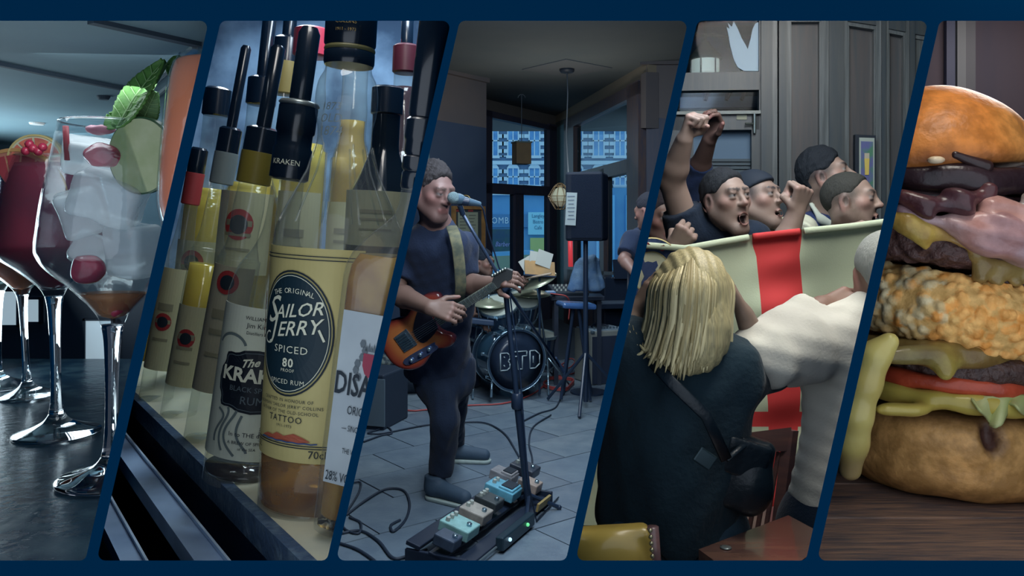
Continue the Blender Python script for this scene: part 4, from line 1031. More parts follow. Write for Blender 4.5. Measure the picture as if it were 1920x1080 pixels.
# return of the pillar behind wall A
PR = Plane(xy(912, 10.1), xy(905, 11.6)); mb = MB(); a = Vector((*xy(911.5, 10.1), 0)); b = Vector((*xy(890, 11.8), 0))
mb.hexa([a, a+Vector((-.05, 0, 0)), b+Vector((-.05, 0, 0)), b, a+Vector((0, 0, HC)), a+Vector((-.05, 0, HC)), b+Vector((-.05, 0, HC)), b+Vector((0, 0, HC))]); struct('wall_pillar', mb, navyp)
wall_full(WD, 1212, 1330, 218, 232, 'wall_right', mat('dark_wood_wall', C(32, 40, 58), .6, col2=C(44, 44, 58), scale=4, stretch=(6, 6, 1)), mat('tan_upper_wall', C(66, 60, 62), .85))
mb = MB(); WD.slab(mb, [(1200, 112), (1330, 112), (1330, 122), (1200, 122)], 0, .05); struct('trim_13', mb, brownp)
# brown reveal of the right window, from wall C to wall D
# wall B: top strip, frame members, panes
mb = MB(); WB.slab(mb, [(880, 150), (1045, 190), (1045, 242), (880, 203)], -.12, 0); struct('wall_window_head', mb, mat('brown_head', C(64, 58, 56), .85))
wr = root('window_4', WB.pt(975, 520), 'tall dark framed shop window and doors behind the band', 'window'); wr['kind'] = 'structure'
del wr['category']
for nm, ps in (('frame_head', ((895, 203), (1045, 240), (1045, 248), (895, 216))), ('transom', ((895, 342), (1040, 351), (1040, 368), (895, 362))), ('mullion', ((962, 362), (977, 363), (977, 620), (962, 620))), ('jamb', ((1026, 232), (1043, 236), (1043, 620), (1026, 620))), ('jamb', ((900, 205), (918, 209), (918, 620), (900, 620))), ('sill', ((895, 520), (1040, 522), (1040, 640), (895, 640)))):
    mb = MB(); WB.slab(mb, list(ps), -.06, .05); mb.build(nm, wood, wr)
pane = glass('window_pane', tint=(.74, .9, .97, 1), refl=.25)
for ps in (((918, 212), (1028, 240), (1028, 350), (918, 343)), ((918, 362), (962, 363), (962, 520), (918, 520)), ((977, 364), (1026, 366), (1026, 520), (977, 520))):
    mb = MB(); WB.slab(mb, list(ps), -.012, -.004); mb.build('pane', pane, wr)
# wall C: head, frame, panes, posts
mb = MB(); WC.slab(mb, [(1042, 205), (1215, 100), (1215, 150), (1042, 240)], -.12, 0); struct('wall_window_head.001', mb, mat('tan_head', C(84, 74, 62), .85))
w2 = root('window_5', WC.pt(1120, 520), 'slanting upper window on the right of the pub corner', 'window'); w2['kind'] = 'structure'; del w2['category']
WCm = mat('brown_window_wood', C(44, 42, 54), .45, col2=C(62, 48, 46), scale=6, stretch=(8, 8, 1))
for nm, ps in (('frame_head', ((1064, 226), (1206, 152), (1206, 176), (1064, 246))), ('jamb', ((1064, 236), (1082, 228), (1082, 620), (1064, 620))), ('post', ((1184, 160), (1206, 150), (1206, 620), (1184, 620))), ('transom', ((1072, 328), (1190, 297), (1190, 322), (1072, 350))), ('mullion', ((1132, 318), (1140, 316), (1140, 620), (1132, 620))), ('sill', ((1070, 505), (1206, 512), (1206, 660), (1070, 640)))):
    mb = MB(); WC.slab(mb, list(ps), -.06, .06); mb.build(nm, WCm, w2)
mb = MB(); WC.slab(mb, [(1042, 230), (1066, 220), (1066, 640), (1042, 640)], -.12, .0); struct('wall_corner', mb, mat('teal_post_paint', C(58, 84, 92), .7))
mb = MB(); WC.slab(mb, [(1206, 140), (1216, 135), (1216, 240), (1206, 240)], -.12, .03); struct('trim_14', mb, brownp)
for ps in (((1082, 240), (1184, 186), (1184, 298), (1082, 326)), ((1140, 330), (1184, 320), (1184, 508), (1140, 508)), ((1082, 345), (1132, 335), (1132, 505), (1082, 505))):
    mb = MB(); WC.slab(mb, list(ps), -.012, -.004); mb.build('pane', pane, w2)
# ---- the street outside: brick terrace with banded windows and a blue shop
YF = 30.
WF = Plane((-10, YF+.0), (10, YF+.0))
brick = mat('street_brick', C(78, 104, 132), .85, col2=C(66, 92, 120), scale=30, mixlo=.4, mixhi=.6)
stone = mat('street_stone', C(138, 158, 170, 2.2), .8); wing = mat('street_window_glass', C(50, 104, 152), .2, col2=C(76, 136, 178), scale=2)
tb = root('terrace_house', (1, YF, 0), 'blue toned brick terrace with white banded windows across the street', 'building')
mb = MB(); WF.rect(mb, 880, 60, 1320, 520, -.4, 0); mb.build('wall', brick, tb)
for row, (y0, y1) in enumerate(((236, 292), (316, 347))):
    for i, xc in enumerate((924, 962, 1002, 1042, 1082, 1122, 1162, 1202)):
        x0, x1 = xc-10, xc+10
        mb = MB(); WF.rect(mb, x0, y0, x1, y1, -.05, .05); w = mb.build('window', wing, tb)
        mb = MB(); WF.rect(mb, x0-1, (y0+y1)/2-1, x1+1, (y0+y1)/2+1.5, .05, .09); WF.rect(mb, xc-1, y0, xc+1, y1, .05, .09)
        for e in (x0, x1): WF.rect(mb, e-1.2, y0, e+1.2, y1, .05, .09)
        mb.build('sash_bar', stone, w)
        mb = MB(); WF.rect(mb, x0-3, y1, x1+3, y1+5, .02, .12); mb.build('window_sill', stone, tb)
        for k in range(int((y1-y0)/14)+1):
            for sg in (-1, 1):
                yy = y0+2+k*14; mb = MB(); WF.rect(mb, xc+sg*15.5-5, yy, xc+sg*15.5+5, min(yy+7, y1), .02, .07); mb.build('stone_band', stone, tb)
        mb = MB(); WF.slab(mb, [(xc-12, y0), (xc-8, y0-6), (xc, y0-9), (xc+8, y0-6), (xc+12, y0)], .02, .1); mb.build('window_arch', stone, tb)
mb = MB(); WF.rect(mb, 880, 302, 1320, 309, 0, .14); mb.build('string_course', stone, tb)
sp = root('shop_front', (1, YF-.4, 0), 'bright blue shop front with white lettering across the street', 'shop')
blue = mat('shop_blue', C(50, 108, 150, 2.2), .5, col2=C(60, 122, 162), scale=1.5)
WS = Plane((-10, YF-.45), (10, YF-.45))
mb = MB(); WS.rect(mb, 890, 352, 1310, 600, -.3, 0); mb.build('shop_wall', blue, sp)
mb = MB(); WS.rect(mb, 905, 402, 1030, 426, 0, .12); fs = mb.build('fascia', mat('fascia_blue', C(44, 96, 136), .5), sp)
mb = MB(); letter(mb, 'LOMBO', 1., lambda x, y: WS.pt(940+x*14, 419-y*17, .14), spacing=1.15); mb.build('lettering', stone, fs)
mb = MB(); WS.rect(mb, 900, 358, 1040, 366, 0, .2); mb.build('cornice', stone, sp)
mb = MB(); WS.rect(mb, 922, 430, 958, 486, 0, .08); w = mb.build('shop_window', mat('shop_window_dark', C(30, 56, 80), .2, col2=C(40, 70, 70), scale=3), sp)
mb = MB(); letter(mb, 'Barber', 1., lambda x, y: WS.pt(942+x*10, 462-y*13, .1), shear=.3); mb.build('lettering', mat('violet_print', C(110, 110, 160), .5), w)
mb = MB(); WS.rect(mb, 994, 446, 1024, 520, 0, .1); mb.build('yellow_door', mat('yellow_door', C(136, 150, 84), .5), sp)
mb = MB(); WS.rect(mb, 990, 398, 1028, 440, 0, .15); sg_ = mb.build('shop_sign', mat('pale_sign', C(104, 166, 184), .5), sp)
mb = MB()
for i, tx in enumerate(('Langley', 'Bistro', 'Cafe')): letter(mb, tx, 1., lambda x, y, i=i: WS.pt(1009+x*8, 408+i*11-y*10, .17))
mb.build('lettering', mat('sign_teal', C(44, 90, 116), .5), sg_)
for xx in (968, 1034, 1120, 1150, 1175): 
    mb = MB(); WS.rect(mb, xx-2, 366, xx+2, 600, 0, .1); mb.build('pilaster', mat('shop_blue_light', C(80, 150, 190), .5), sp)
mb = MB(); mb.box((1, 21, -.1), (20, 18, .1)); struct('ground', mb, mat('street_asphalt', C(70, 88, 100), .8))
# parked van
vr = root('van', (*xy(958, 20), 0), 'pale blue van parked in the street outside the doors', 'van')
WV = Plane((-10, 20), (10, 20))
vb = [(880, 476), (1000, 470), (1012, 478), (1022, 505), (1024, 540), (880, 540)]
mb = MB(); WV.slab(mb, vb, -.8, 0); mb.build('body', mat('van_paint', C(70, 134, 176), .3, coat=.5), vr, 30)
mb = MB(); WV.slab(mb, [(890, 482), (958, 479), (958, 504), (890, 506)], 0, .02); mb.build('side_window', mat('van_window', C(104, 120, 104), .2), vr)
mb = MB(); WV.slab(mb, [(966, 479), (998, 477), (1008, 504), (966, 504)], 0, .02); mb.build('side_window', mat('van_window', C(104, 120, 104), .2), vr)
for xx in (915, 1000):
    mb = MB(); mb.lathe([(.1, -.1), (.28, -.1), (.28, .1), (.1, .1)], 24, Matrix.Translation(WV.pt(xx, 537, .05)) @ Matrix.Rotation(PI/2, 4, 'X')); mb.build('wheel', mat('tyre', C(24, 34, 44), .8), vr, 40)
# ---- ceiling: hatch, pendant lamps
c = P(1063, 128, yc(128)); 
mb = MB(); mb.box((c.x, c.y, HC-.004), (.75, .75, .012), (0, 0, .7)); struct('trim_15', mb, mat('hatch', C(64, 66, 70), .9))
pr_ = root('pendant_lamp', (c.x, c.y, HC), 'black ceiling rose and long drop cord of a pendant lamp', 'lamp')
mb = MB(); mb.lathe([(.075, -.05), (.09, -.03), (.085, 0)], 24, Matrix.Translation((c.x, c.y, HC))); mb.build('ceiling_rose', mat('black_plastic', C(24, 30, 40), .4), pr_, 40)
e = P(1066, 345, c.y)
mb = MB(); mb.tube([(c.x, c.y, HC-.04), (c.x+.01, c.y, HC-.3), (c.x-.008, c.y, HC-.8), e+Vector((0, 0, .1)), e], .008, 8); mb.build('cord', mat('cord_grey', C(54, 62, 72), .5), pr_, True)
# wire cage lampshade hanging by the corner
lc = P(1050, 368, 8.6)
lr = root('cage_lamp', lc, 'pale wire cage lamp glowing beside the loudspeaker', 'lamp')
mb = MB(); lp = [(.02, .14), (.06, .11), (.13, .0), (.10, -.06), (.05, -.14)]
for i in range(10):
    a = 2*PI*i/10; mb.tube([lc+Vector((r*math.cos(a), r*math.sin(a), z)) for r, z in lp], .004, 5)
for r, z in lp: mb.tube([lc+Vector((r*math.cos(a), r*math.sin(a), z)) for a in np.linspace(0, 2*PI, 25)], .004, 5)
mb.build('cage', mat('cage_brass', C(120, 96, 66), .4, metal=.5), lr, True)
mb = MB(); mb.lathe([(.012, .10), (.05, .08), (.10, .0), (.08, -.05), (.03, -.11)], 16, Matrix.Translation(lc)); mb.build('shade', mat('lamp_paper', C(130, 132, 112), .7, emit=(.6, .55, .4, 1), estr=.18), lr, True)
# brown box lantern in front of the upper pane
bc = P(978, 288, 11.2)
br = root('box_lantern', bc, 'brown square box lantern hanging in front of the upper window', 'lamp')
mb = MB(); mb.box(bc, (.22, .2, .30), (0, 0, .35), bev=.008); mb.build('shade', mat('lantern_brown', C(96, 76, 50), .6, col2=C(84, 68, 48), scale=4), br)
mb = MB(); mb.box(bc+Vector((0, 0, .155)), (.24, .22, .02), (0, 0, .35)); mb.build('lid', mat('lantern_rim', C(70, 84, 84), .5), br)
mb = MB(); mb.tube([bc+Vector((0, 0, .16)), Vector((bc.x, bc.y, HC-.02))], .006, 6); mb.build('cord', mat('cord_grey', C(54, 62, 72), .5), br)
mb = MB(); mb.tube([Vector((bc.x+.05*math.cos(a), bc.y, HC-.06+.05*math.sin(a))) for a in np.linspace(0, PI, 9)], .006, 6); mb.build('ceiling_hook', mat('cord_grey', C(54, 62, 72), .5), br)
# framed notice on the dark wall
fr = root('picture_frame', WA.pt(877, 470), 'gilt framed printed notice on the dark wall behind the microphone', 'picture')
gilt = mat('gilt_wood', C(136, 96, 46), .4, metal=.2, col2=C(112, 76, 40), scale=10)
x0, y0, x1, y1 = 846, 386, 906, 474
for ps in (((x0, y0), (x1, y0+1), (x1-5, y0+7), (x0+5, y0+6)), ((x0, y1), (x0+5, y1-6), (x1-5, y1-6), (x1, y1)), ((x0, y0), (x0+5, y0+6), (x0+5, y1-6), (x0, y1)), ((x1, y0+1), (x1, y1), (x1-5, y1-6), (x1-5, y0+7))):
    mb = MB(); WA.slab(mb, list(ps), 0, .04); mb.build('frame_side', gilt, fr)
mb = MB(); WA.rect(mb, x0+4, y0+5, x1-4, y1-5, .002, .015); mb.build('mount', mat('mount_dark', C(38, 44, 48), .6), fr)
mb = MB(); WA.rect(mb, 857, 398, 894, 458, .015, .02); pp_ = mb.build('print', mat('print_paper', C(108, 112, 96), .7), fr)
mb = MB()
for i in range(9):
    for j in range(2): WA.rect(mb, 860+j*17, 403+i*6, 860+j*17+13-(i % 3)*2, 404.6+i*6, .02, .022)
mb.build('text_line', mat('print_ink', C(74, 76, 70), .7), pp_, kind='stuff')
for xx in (852, 876):
    mb = MB(); WA.rect(mb, xx, 391, xx+9, 397, .015, .02); mb.build('red_crest', mat('red_print', C(110, 34, 38), .6), fr)
wl = root('wall_lamp', WA.pt(873, 384), 'small brass wall lamp above the framed notice', 'lamp')
mb = MB(); pc = WA.pt(873, 374, .06); mb.tube([pc+Vector((.055*math.cos(a), 0, .05*math.sin(a))) for a in np.linspace(-.6, 3.6, 14)], .012, 8); mb.build('arm', mat('brass', C(120, 100, 66), .3, metal=.8), wl, True)
mb = MB(); mb.sphere(pc+Vector((-.03, 0, -.02)), .022, 12, 8); mb.build('knob', mat('brass', C(120, 100, 66), .3, metal=.8), wl, True)
mb = MB(); WA.rect(mb, 790, 248, 803, 330, .0, .02); mb.build('window_glimpse', mat('teal_glimpse', C(60, 94, 104), .6), label='narrow teal glimpse of a window high on the wall behind the singer', cat='poster')  # flat teal strip stands in for a glimpse of window
# ------------------------------------------------------------------ singer with electric guitar
SK = (.185, .11, .10)
def V3(px, py, Y): return np.array(P(px, py, Y))
hc = V3(812, 362, 3.84); HR = face_rot(44, -14, 0); hs = 1.12
pr = person((-.4, 4.4, 0), 'man in black T-shirt singing and playing a sunburst guitar')
neck = V3(818, 425, 3.95); shL = V3(864, 462, 4.05); shR = V3(762, 468, 4.02); hip = V3(822, 690, 4.35)
elL = V3(872, 535, 4.05); wrL = V3(929, 531, 3.86); elR = V3(738, 548, 3.95); wrR = V3(806, 577, 3.72)
s = SDF()
head(s, hc, HR, hs, SK, (.05, .035, .03), mouth=0, eyes=.25, beard=.15)
s.cap(hc+np.array((-.01, .03, -.06)), neck, .062*1.1, .07, .03, col=SK)
s.cap(neck, (neck+hip)/2, .08, .10, .03, col=SK)
s.cap(shL, neck, .055, .06, .03, col=SK); s.cap(shR, neck, .055, .06, .03, col=SK)
SK2 = (.17, .105, .085)
arm(s, shL, elL, wrL, SK2, (.056, .05, .032)); arm(s, shR, elR, wrR, SK2, (.056, .052, .034))
hand(s, wrL, V3(946, 524, 3.8)-wrL, (0, .8, -.5), False, (35, 55, 40), 1.15, SK2, spread=.05)
hand(s, wrR, (.75, -.15, -.12), (.1, .9, -.45), True, (30, 50, 35), 1.2, SK2, spread=.04)
s.build('body', SKINM, .0055, pr)
hair('hair', hc, HR, hs, C(40, 36, 38), pr, top=.022, line=.05, amp=.007, freq=150, seed=21, h=.0055)
s = SDF(); up = np.array((1., 0, 0))
mid = (neck*.55+hip*.45)
s.cap(neck+np.array((0, 0, -.09)), mid, .115, .125, .05, sq=((1, .15, 0), 1.5)); s.cap(mid, hip+np.array((0, 0, -.02)), .125, .13, .06, sq=((1, .15, 0), 1.4), flat=(False, True))
s.cap(shL, shR, .075, .075, .05); s.cap(neck+np.array((0, 0, -.015)), neck+np.array((0, 0, -.08)), .082, .10, .04)
sleeve(s, shL, elL, .7, .074, .076); sleeve(s, shR, elR, .7, .084, .088)
s.cap(neck+np.array((.01, -.06, .05)), neck+np.array((0, 0, 0)), .075, .07, .01, 'sub')
s.build('t_shirt', BLK, .009, pr, noise=wrinkles(.006, 22, 5))
s = SDF()
fA = V3(828, 885, 4.32); fB = V3(852, 825, 5.0); kA = V3(836, 790, 4.22); kB = V3(850, 765, 4.62)
hA = hip+np.array((-.02, -.02, -.02)); hB = hip+np.array((.09, .06, -.02))
s.cap(hip+np.array((.03, 0, .06)), hip+np.array((.03, 0, -.06)), .13, .13, .05, sq=((1, .2, 0), 1.35), flat=(True, False))
s.cap(hA, kA, .105, .075, .04); s.cap(kA, fA, .075, .066, .03, flat=(False, True)); s.cap(hB, kB, .10, .075, .04); s.cap(kB, fB, .075, .062, .03, flat=(False, True))
s.build('trousers', JEAN, .010, pr, noise=wrinkles(.008, 26, 8))
shoe = mat('shoe_navy', C(34, 50, 66), .7, bump=.2); sole = mat('white_sole', C(112, 122, 120), .6)
for heel, toe in ((V3(815, 915, 4.30), V3(868, 930, 4.18)), (V3(846, 836, 5.0), V3(880, 846, 4.98))):
    d = toe-heel; d[2] = 0; d /= np.linalg.norm(d); z0 = .0 if heel[1] < 4.6 else .0
    h0 = np.array((heel[0], heel[1], .05)); t0 = h0+d*.21
    s = SDF(); s.cap(h0+np.array((0, 0, .015)), t0, .05, .038, .03); s.cap(h0+np.array((0, 0, .02)), h0+np.array((0, 0, .08)), .052, .055, .03, flat=(False, True)); s.half((0, 0, .016), (0, 0, -1), h0-.3, h0+.5, .004)
    sh = s.build('shoe', shoe, .007, pr)
    s = SDF(); s.cap(h0+np.array((0, 0, -.03)), t0+np.array((0, 0, -.026)), .054, .046, .01); s.half((0, 0, .024), (0, 0, 1), h0-.3, h0+.5, .003); s.half((0, 0, .001), (0, 0, -1), h0-.3, h0+.5, .003)
    s.build('sole', sole, .006, sh)
# guitar: local plane u along the neck, v across, towards the viewer = -n
gc = P(778, 628, 3.98); hd = P(942, 524, 3.80); gu = (hd-gc).normalized(); gn = Vector((.12, 1, .18)); gn = (gn-gu*gn.dot(gu)).normalized(); gv = gn.cross(gu).normalized()
if gv.z > 0: gv = -gv
GM = Matrix((gu, gn, gv)).transposed().to_4x4(); GM.translation = gc; kg = 3.98/F
gr = root('electric_guitar', gc, 'sunburst electric guitar with silver hardware held by the singer', 'guitar')
body = [(-72, 4), (-68, 30), (-50, 50), (-22, 57), (4, 48), (22, 42), (44, 52), (62, 50), (66, 38), (54, 24), (50, 10), (60, -10), (84, -22), (92, -36), (84, -48), (62, -54), (36, -48), (10, -40), (-16, -46), (-44, -50), (-64, -34)]
def smooth_poly(p, n=4):
    out = []; m = len(p)
    for i in range(m):
        p0, p1, p2, p3 = p[i-1], p[i], p[(i+1) % m], p[(i+2) % m]
        for k in range(n):
            t = k/n; out.append(tuple(.5*((2*p1[j])+(-p0[j]+p2[j])*t+(2*p0[j]-5*p1[j]+4*p2[j]-p3[j])*t*t+(-p0[j]+3*p1[j]-3*p2[j]+p3[j])*t**3) for j in (0, 1)))
    return out
bp = smooth_poly(body)
def burst():
    m = mat('sunburst', C(150, 78, 30), .2, coat=.7); nt = m.node_tree; N = nt.nodes; L = nt.links
    a = N.new('ShaderNodeVertexColor'); a.layer_name = 'Col'; L.new(a.outputs[0], N['Principled BSDF'].inputs['Base Color']); return m
rings = [0, .35, .6, .78, .9, .97, 1.]; th = .022
bcx, bcz = -4, 0
Vv = []; Cc = []; n = len(bp)
am = C(176, 98, 34)[:3]; rd = C(140, 46, 26)[:3]; dkr = C(58, 18, 22)[:3]
for side in (-1, 1):
    for q in rings:
        y = side*th*(1 if q < .98 else .72)
        for x, z in bp:
            Vv.append(((bcx+(x-bcx)*max(q, .001))*kg, y, (bcz+(z-bcz)*max(q, .001))*kg))
            Cc.append(am if q < .55 else mix(am, rd, min(1, (q-.55)/.3)) if q < .86 else mix(rd, dkr, (q-.86)/.14))
Ff = []
m_ = len(rings)
for sd in (0, 1):
    for j in range(m_-1):
        for i in range(n):
            b0 = (sd*m_+j)*n; Ff.append((b0+i, b0+(i+1) % n, b0+n+(i+1) % n, b0+n+i))
for i in range(n): a_ = (m_-1)*n; b_ = (2*m_-1)*n; Ff.append((a_+i, a_+(i+1) % n, b_+(i+1) % n, b_+i))
mb = MB(); mb.add(Vv, Ff, GM); go = mb.build('guitar_body', burst(), gr, 60)
at = go.data.color_attributes.new('Col', 'FLOAT_COLOR', 'POINT')
for i, c_ in enumerate(Cc): at.data[i].color = (*c_, 1)
front = -th-.001
def gp(poly, y0, y1): return MB().prism([(x*kg, z*kg) for x, z in poly], y0, y1, GM)
gp([(60, -9), (196, -7), (196, 7), (60, 9)], front-.014, front+.012).build('neck', mat('fretboard', C(58, 62, 58), .5, col2=C(74, 76, 66), scale=14), gr)
for i in range(15): gp([(74+i*8, -8.5), (75.2+i*8, -8.5), (75.2+i*8, 8.5), (74+i*8, 8.5)], front-.016, front-.012).build('fret', mat('fret_metal', C(110, 116, 112), .3, metal=.8), gr)
gp([(194, -8), (204, -15), (232, -13), (238, -5), (228, 6), (196, 8)], front-.010, front+.010).build('headstock', mat('headstock_dark', C(44, 46, 48), .5), gr)
for i in range(6):
    mb = MB(); mb.sphere(GM @ Vector(((202+i*5.5)*kg, front-.012, (-17+.4*i)*kg)), .008, 8, 6); mb.build('tuner', mat('fret_metal', C(110, 116, 112), .3, metal=.8), gr, True)
gp(smooth_poly([(10, 20), (50, 12), (56, -12), (76, -26), (60, -44), (30, -30), (6, -6)]), front-.004, front).build('pickguard', mat('pickguard_black', C(30, 28, 38), .3), gr)
steel = mat('guitar_steel', C(112, 130, 142), .25, metal=.75)
gp([(-34, -18), (-2, -20), (-2, 16), (-34, 16)], front-.006, front).build('bridge_plate', steel, gr)
for i in range(6): gp([(-30, -15+i*5), (-8, -15+i*5), (-8, -12+i*5), (-30, -12+i*5)], front-.012, front-.006).build('saddle', mat('saddle_blue', C(60, 84, 100), .3, metal=.6), gr)
gp(smooth_poly([(-42, 27), (-40, 41), (24, 44), (28, 34), (24, 29)]), front-.006, front).build('control_plate', mat('control_chrome', C(104, 116, 156), .15, metal=.8), gr)
for u in (-30, -8, 14):
    mb = MB(); mb.lathe([(.009, 0), (.010, .012), (.007, .016)], 14, GM @ Matrix.Translation((u*kg, front-.006, 35*kg)) @ Matrix.Rotation(PI/2, 4, 'X')); mb.build('knob', steel, gr, True)
for i in range(6): 
    mb = MB(); mb.tube([GM @ Vector((-18*kg, front-.014, (-10+i*4)*kg)), GM @ Vector((196*kg, front-.018, (-5+i*2)*kg))], .0012, 4); mb.build('string', steel, gr)
# strap over the shoulder
st = [P(846, 424, 3.84), P(852, 438, 3.76), P(858, 465, 3.79), P(862, 500, 3.81), P(864, 535, 3.86), P(861, 570, 3.93)]
mb = MB(); mb.tube(st, [(.028, .004)]*len(st), 12, flat=(1, 0, 0)); mb.build('guitar_strap', mat('camo_strap', C(64, 68, 58), .8, col2=C(96, 90, 66), scale=30), gr, True)
# ------------------------------------------------------------------ microphone on a boom stand
bk = mat('stand_black', C(20, 32, 50), .35, spec=.5); chrome = mat('chrome', C(120, 138, 146), .2, metal=.8)
mf = Vector((*P(992, 965, 4.07).xy, 0)); cl = P(947, 537, 4.02)
ms = root('microphone_stand', mf, 'black boom microphone stand in front of the drum kit', 'stand')
mb = MB(); mb.tube([mf+Vector((0, 0, .03)), mf.lerp(cl, .5)], .019, 12); mb.tube([mf.lerp(cl, .48), cl], .014, 12); mb.build('pole', bk, ms, 40)
mb = MB(); mb.lathe([(.025, -.04), (.03, -.03), (.03, .03), (.025, .04)], 16, Matrix.Translation(mf.lerp(cl, .5))); mb.build('pole_clutch', bk, ms, 40)
for a in (.4, 2.5, 4.6):
    mb = MB(); mb.tube([mf+Vector((0, 0, .10)), mf+Vector((.17*math.cos(a), .17*math.sin(a), .012))], .011, 8); lg = mb.build('leg', bk, ms, 40)
    mb = MB(); mb.sphere(mf+Vector((.17*math.cos(a), .17*math.sin(a), .012)), .014, 8, 6); mb.build('rubber_foot', bk, lg, True)
mb = MB(); mb.tube([P(1052, 692, 4.36), P(947, 537, 4.0), P(868, 402, 3.76)], .0085, 10); mb.build('boom', mat('boom_tube', C(40, 52, 72), .25, metal=.4), ms, True)
mb = MB(); mb.tube([P(1055, 697, 4.37), P(1040, 672, 4.33)], .014, 10); mb.build('boom_end', bk, ms, 40)
mb = MB(); mb.box(P(947, 537, 4.0), (.05, .06, .05), (0, .8, 0), bev=.008); mb.build('boom_clutch', bk, ms)
mb = MB(); mb.box(P(966, 540, 4.0), (.06, .014, .014), bev=.004); mb.build('clutch_knob', chrome, ms)
mb = MB(); mb.tube([P(868, 402, 3.76), P(862, 385, 3.74)], .013, 10); mb.tube([P(880, 379, 3.74), P(856, 375, 3.74)], .019, 12); mb.build('mic_clip', bk, ms, 40)
mi = root('microphone', P(852, 372, 3.72), 'handheld vocal microphone clipped on the boom by his mouth', 'microphone')
A = P(850, 371, 3.72); B = P(900, 383, 3.80)
mb = MB(); mb.tube([A.lerp(B, t) for t in (.1, .2, .32, .34, .7, 1)], [.026, .027, .024, .019, .016, .012], 18); mb.build('handle', mat('mic_body', C(60, 80, 96), .35, metal=.4), mi, 40)
mb = MB(); mb.sphere(A, .029, 18, 12); mb.build('grille', mat('mic_grille', C(92, 110, 116), .4, metal=.6, bump=.8, bscale=400), mi, True)
mb = MB(); mb.tube([B, P(906, 392, 3.82), P(914, 430, 3.9), P(935, 500, 3.98), P(955, 545, 4.0), P(975, 700, 4.03), P(990, 900, 4.0), Vector((.12, 3.95, .01)), Vector((.25, 4.3, .01))], .004, 6); mb.build('microphone_cable', bk, mi, True)
# ------------------------------------------------------------------ drum kit
DB = mat('drum_black', C(16, 28, 46), .15, coat=.7, spec=.6); DH = mat('drum_head_white', C(120, 124, 118), .5); HP = mat('hoop_chrome', C(104, 124, 138), .2, metal=.8)
fc = P(969, 676, 6.75); ax = Vector((-.42, 1, .02)).normalized(); rB = .255
dk_ = root('drum_kit', (fc.x, fc.y+.3, 0), 'black drum kit with BTD lettered bass drum behind the stand', 'drum kit')
def cyl_frame(c, z):
    z = Vector(z).normalized(); x = z.orthogonal().normalized(); x = Vector((1, 0, 0))-z*z.x; x.normalize(); y = z.cross(x); M = Matrix((x, y, z)).transposed().to_4x4(); M.translation = c; return M
MBd = cyl_frame(fc, ax)
mb = MB(); mb.lathe([(rB*.97, .02), (rB*.97, .36)], 40, MBd); bd = mb.build('bass_drum', mat('bass_shell', C(24, 44, 62), .12, coat=.8, col2=C(40, 74, 90), scale=2), dk_, 40)
for zz in (0., .37):
    mb = MB(); mb.lathe([(rB*.97, zz-.005), (rB*1.04, zz-.008), (rB*1.04, zz+.03), (rB*.97, zz+.03)], 40, MBd, close=True); mb.build('hoop', mat('hoop_black', C(30, 44, 60), .2, coat=.6), bd, 40)
    mb = MB(); mb.tube([MBd @ Vector((rB*1.045*math.cos(a), rB*1.045*math.sin(a), zz-.006)) for a in np.linspace(0, 2*PI, 49)], .005, 6, False); mb.build('hoop_trim', HP, bd, True)
mb = MB(); mb.lathe([(rB*.97, .004), (rB*.5, .001), (.001, 0)], 40, MBd); mb.build('drum_head', mat('drum_head_black', C(20, 30, 46), .3), bd, True)
for i in range(8):
    a = 2*PI*i/8+.2; mb = MB(); mb.tube([MBd @ Vector((rB*1.06*math.cos(a), rB*1.06*math.sin(a), z)) for z in (-.02, .14)], .008, 6); mb.box(MBd @ Vector((rB*1.03*math.cos(a), rB*1.03*math.sin(a), .13)), (.025, .04, .025)); mb.build('lug', HP, bd)
# outlined letters on the head
mb = MB()
def stroke(pts, w=.011):
    for p, q in zip(pts[:-1], pts[1:]):
        mb.tube([MBd @ Vector((p[0], p[1], -.004)), MBd @ Vector((q[0], q[1], -.004))], (w*.5), 5)
u_ = .105
for ch, ox in (('B', -.17), ('T', -.03), ('D', .10)):
    g = {'B': [(0, .07), (.06, .07), (.085, .05), (.085, .02), (.07, 0), (.085, -.02), (.085, -.055), (.06, -.075), (0, -.075), (0, .07)], 'T': [(-.02, .075), (.10, .075), (.10, .035), (.06, .035), (.06, -.075), (.02, -.075), (.02, .035), (-.02, .035), (-.02, .075)], 'D': [(0, .075), (.05, .075), (.09, .04), (.09, -.04), (.05, -.075), (0, -.075), (0, .075)]}[ch]
    sgn = 1 if (MBd.to_3x3() @ Vector((0, 1, 0))).z > 0 else -1
    stroke([(ox+x+.02, sgn*y) for x, y in g])
    if ch == 'D': stroke([(ox+.05, sgn*.03), (ox+.05, -sgn*.03)])
    if ch == 'B': stroke([(ox+.05, sgn*.04), (ox+.06, sgn*.03)]); stroke([(ox+.05, -sgn*.03), (ox+.06, -sgn*.045)])
mb.build('lettering', mat('letter_white', C(112, 124, 130), .5), bd, True, kind='stuff')
def drum(c, r, h, tilt, nm='tom', headm=DH):
    M = cyl_frame(c, tilt); mb = MB(); mb.lathe([(r, -h), (r, 0)], 28, M); d = mb.build(nm, DB, dk_, 40)
    mb = MB(); mb.lathe([(r*.98, .004), (.001, .006)], 28, M); mb.build('drum_head', headm, d)
    for zz in (0, -h):
        mb = MB(); mb.lathe([(r*.98, zz-.014), (r*1.05, zz-.014), (r*1.05, zz+.01), (r*.98, zz+.01)], 28, M, close=True); mb.build('hoop', HP, d, 40)
    for i in range(6):
        a = 2*PI*i/6; mb = MB(); mb.tube([M @ Vector((r*1.05*math.cos(a), r*1.05*math.sin(a), z)) for z in (-h, -.002)], .006, 6); mb.build('lug', HP, d)
    return M
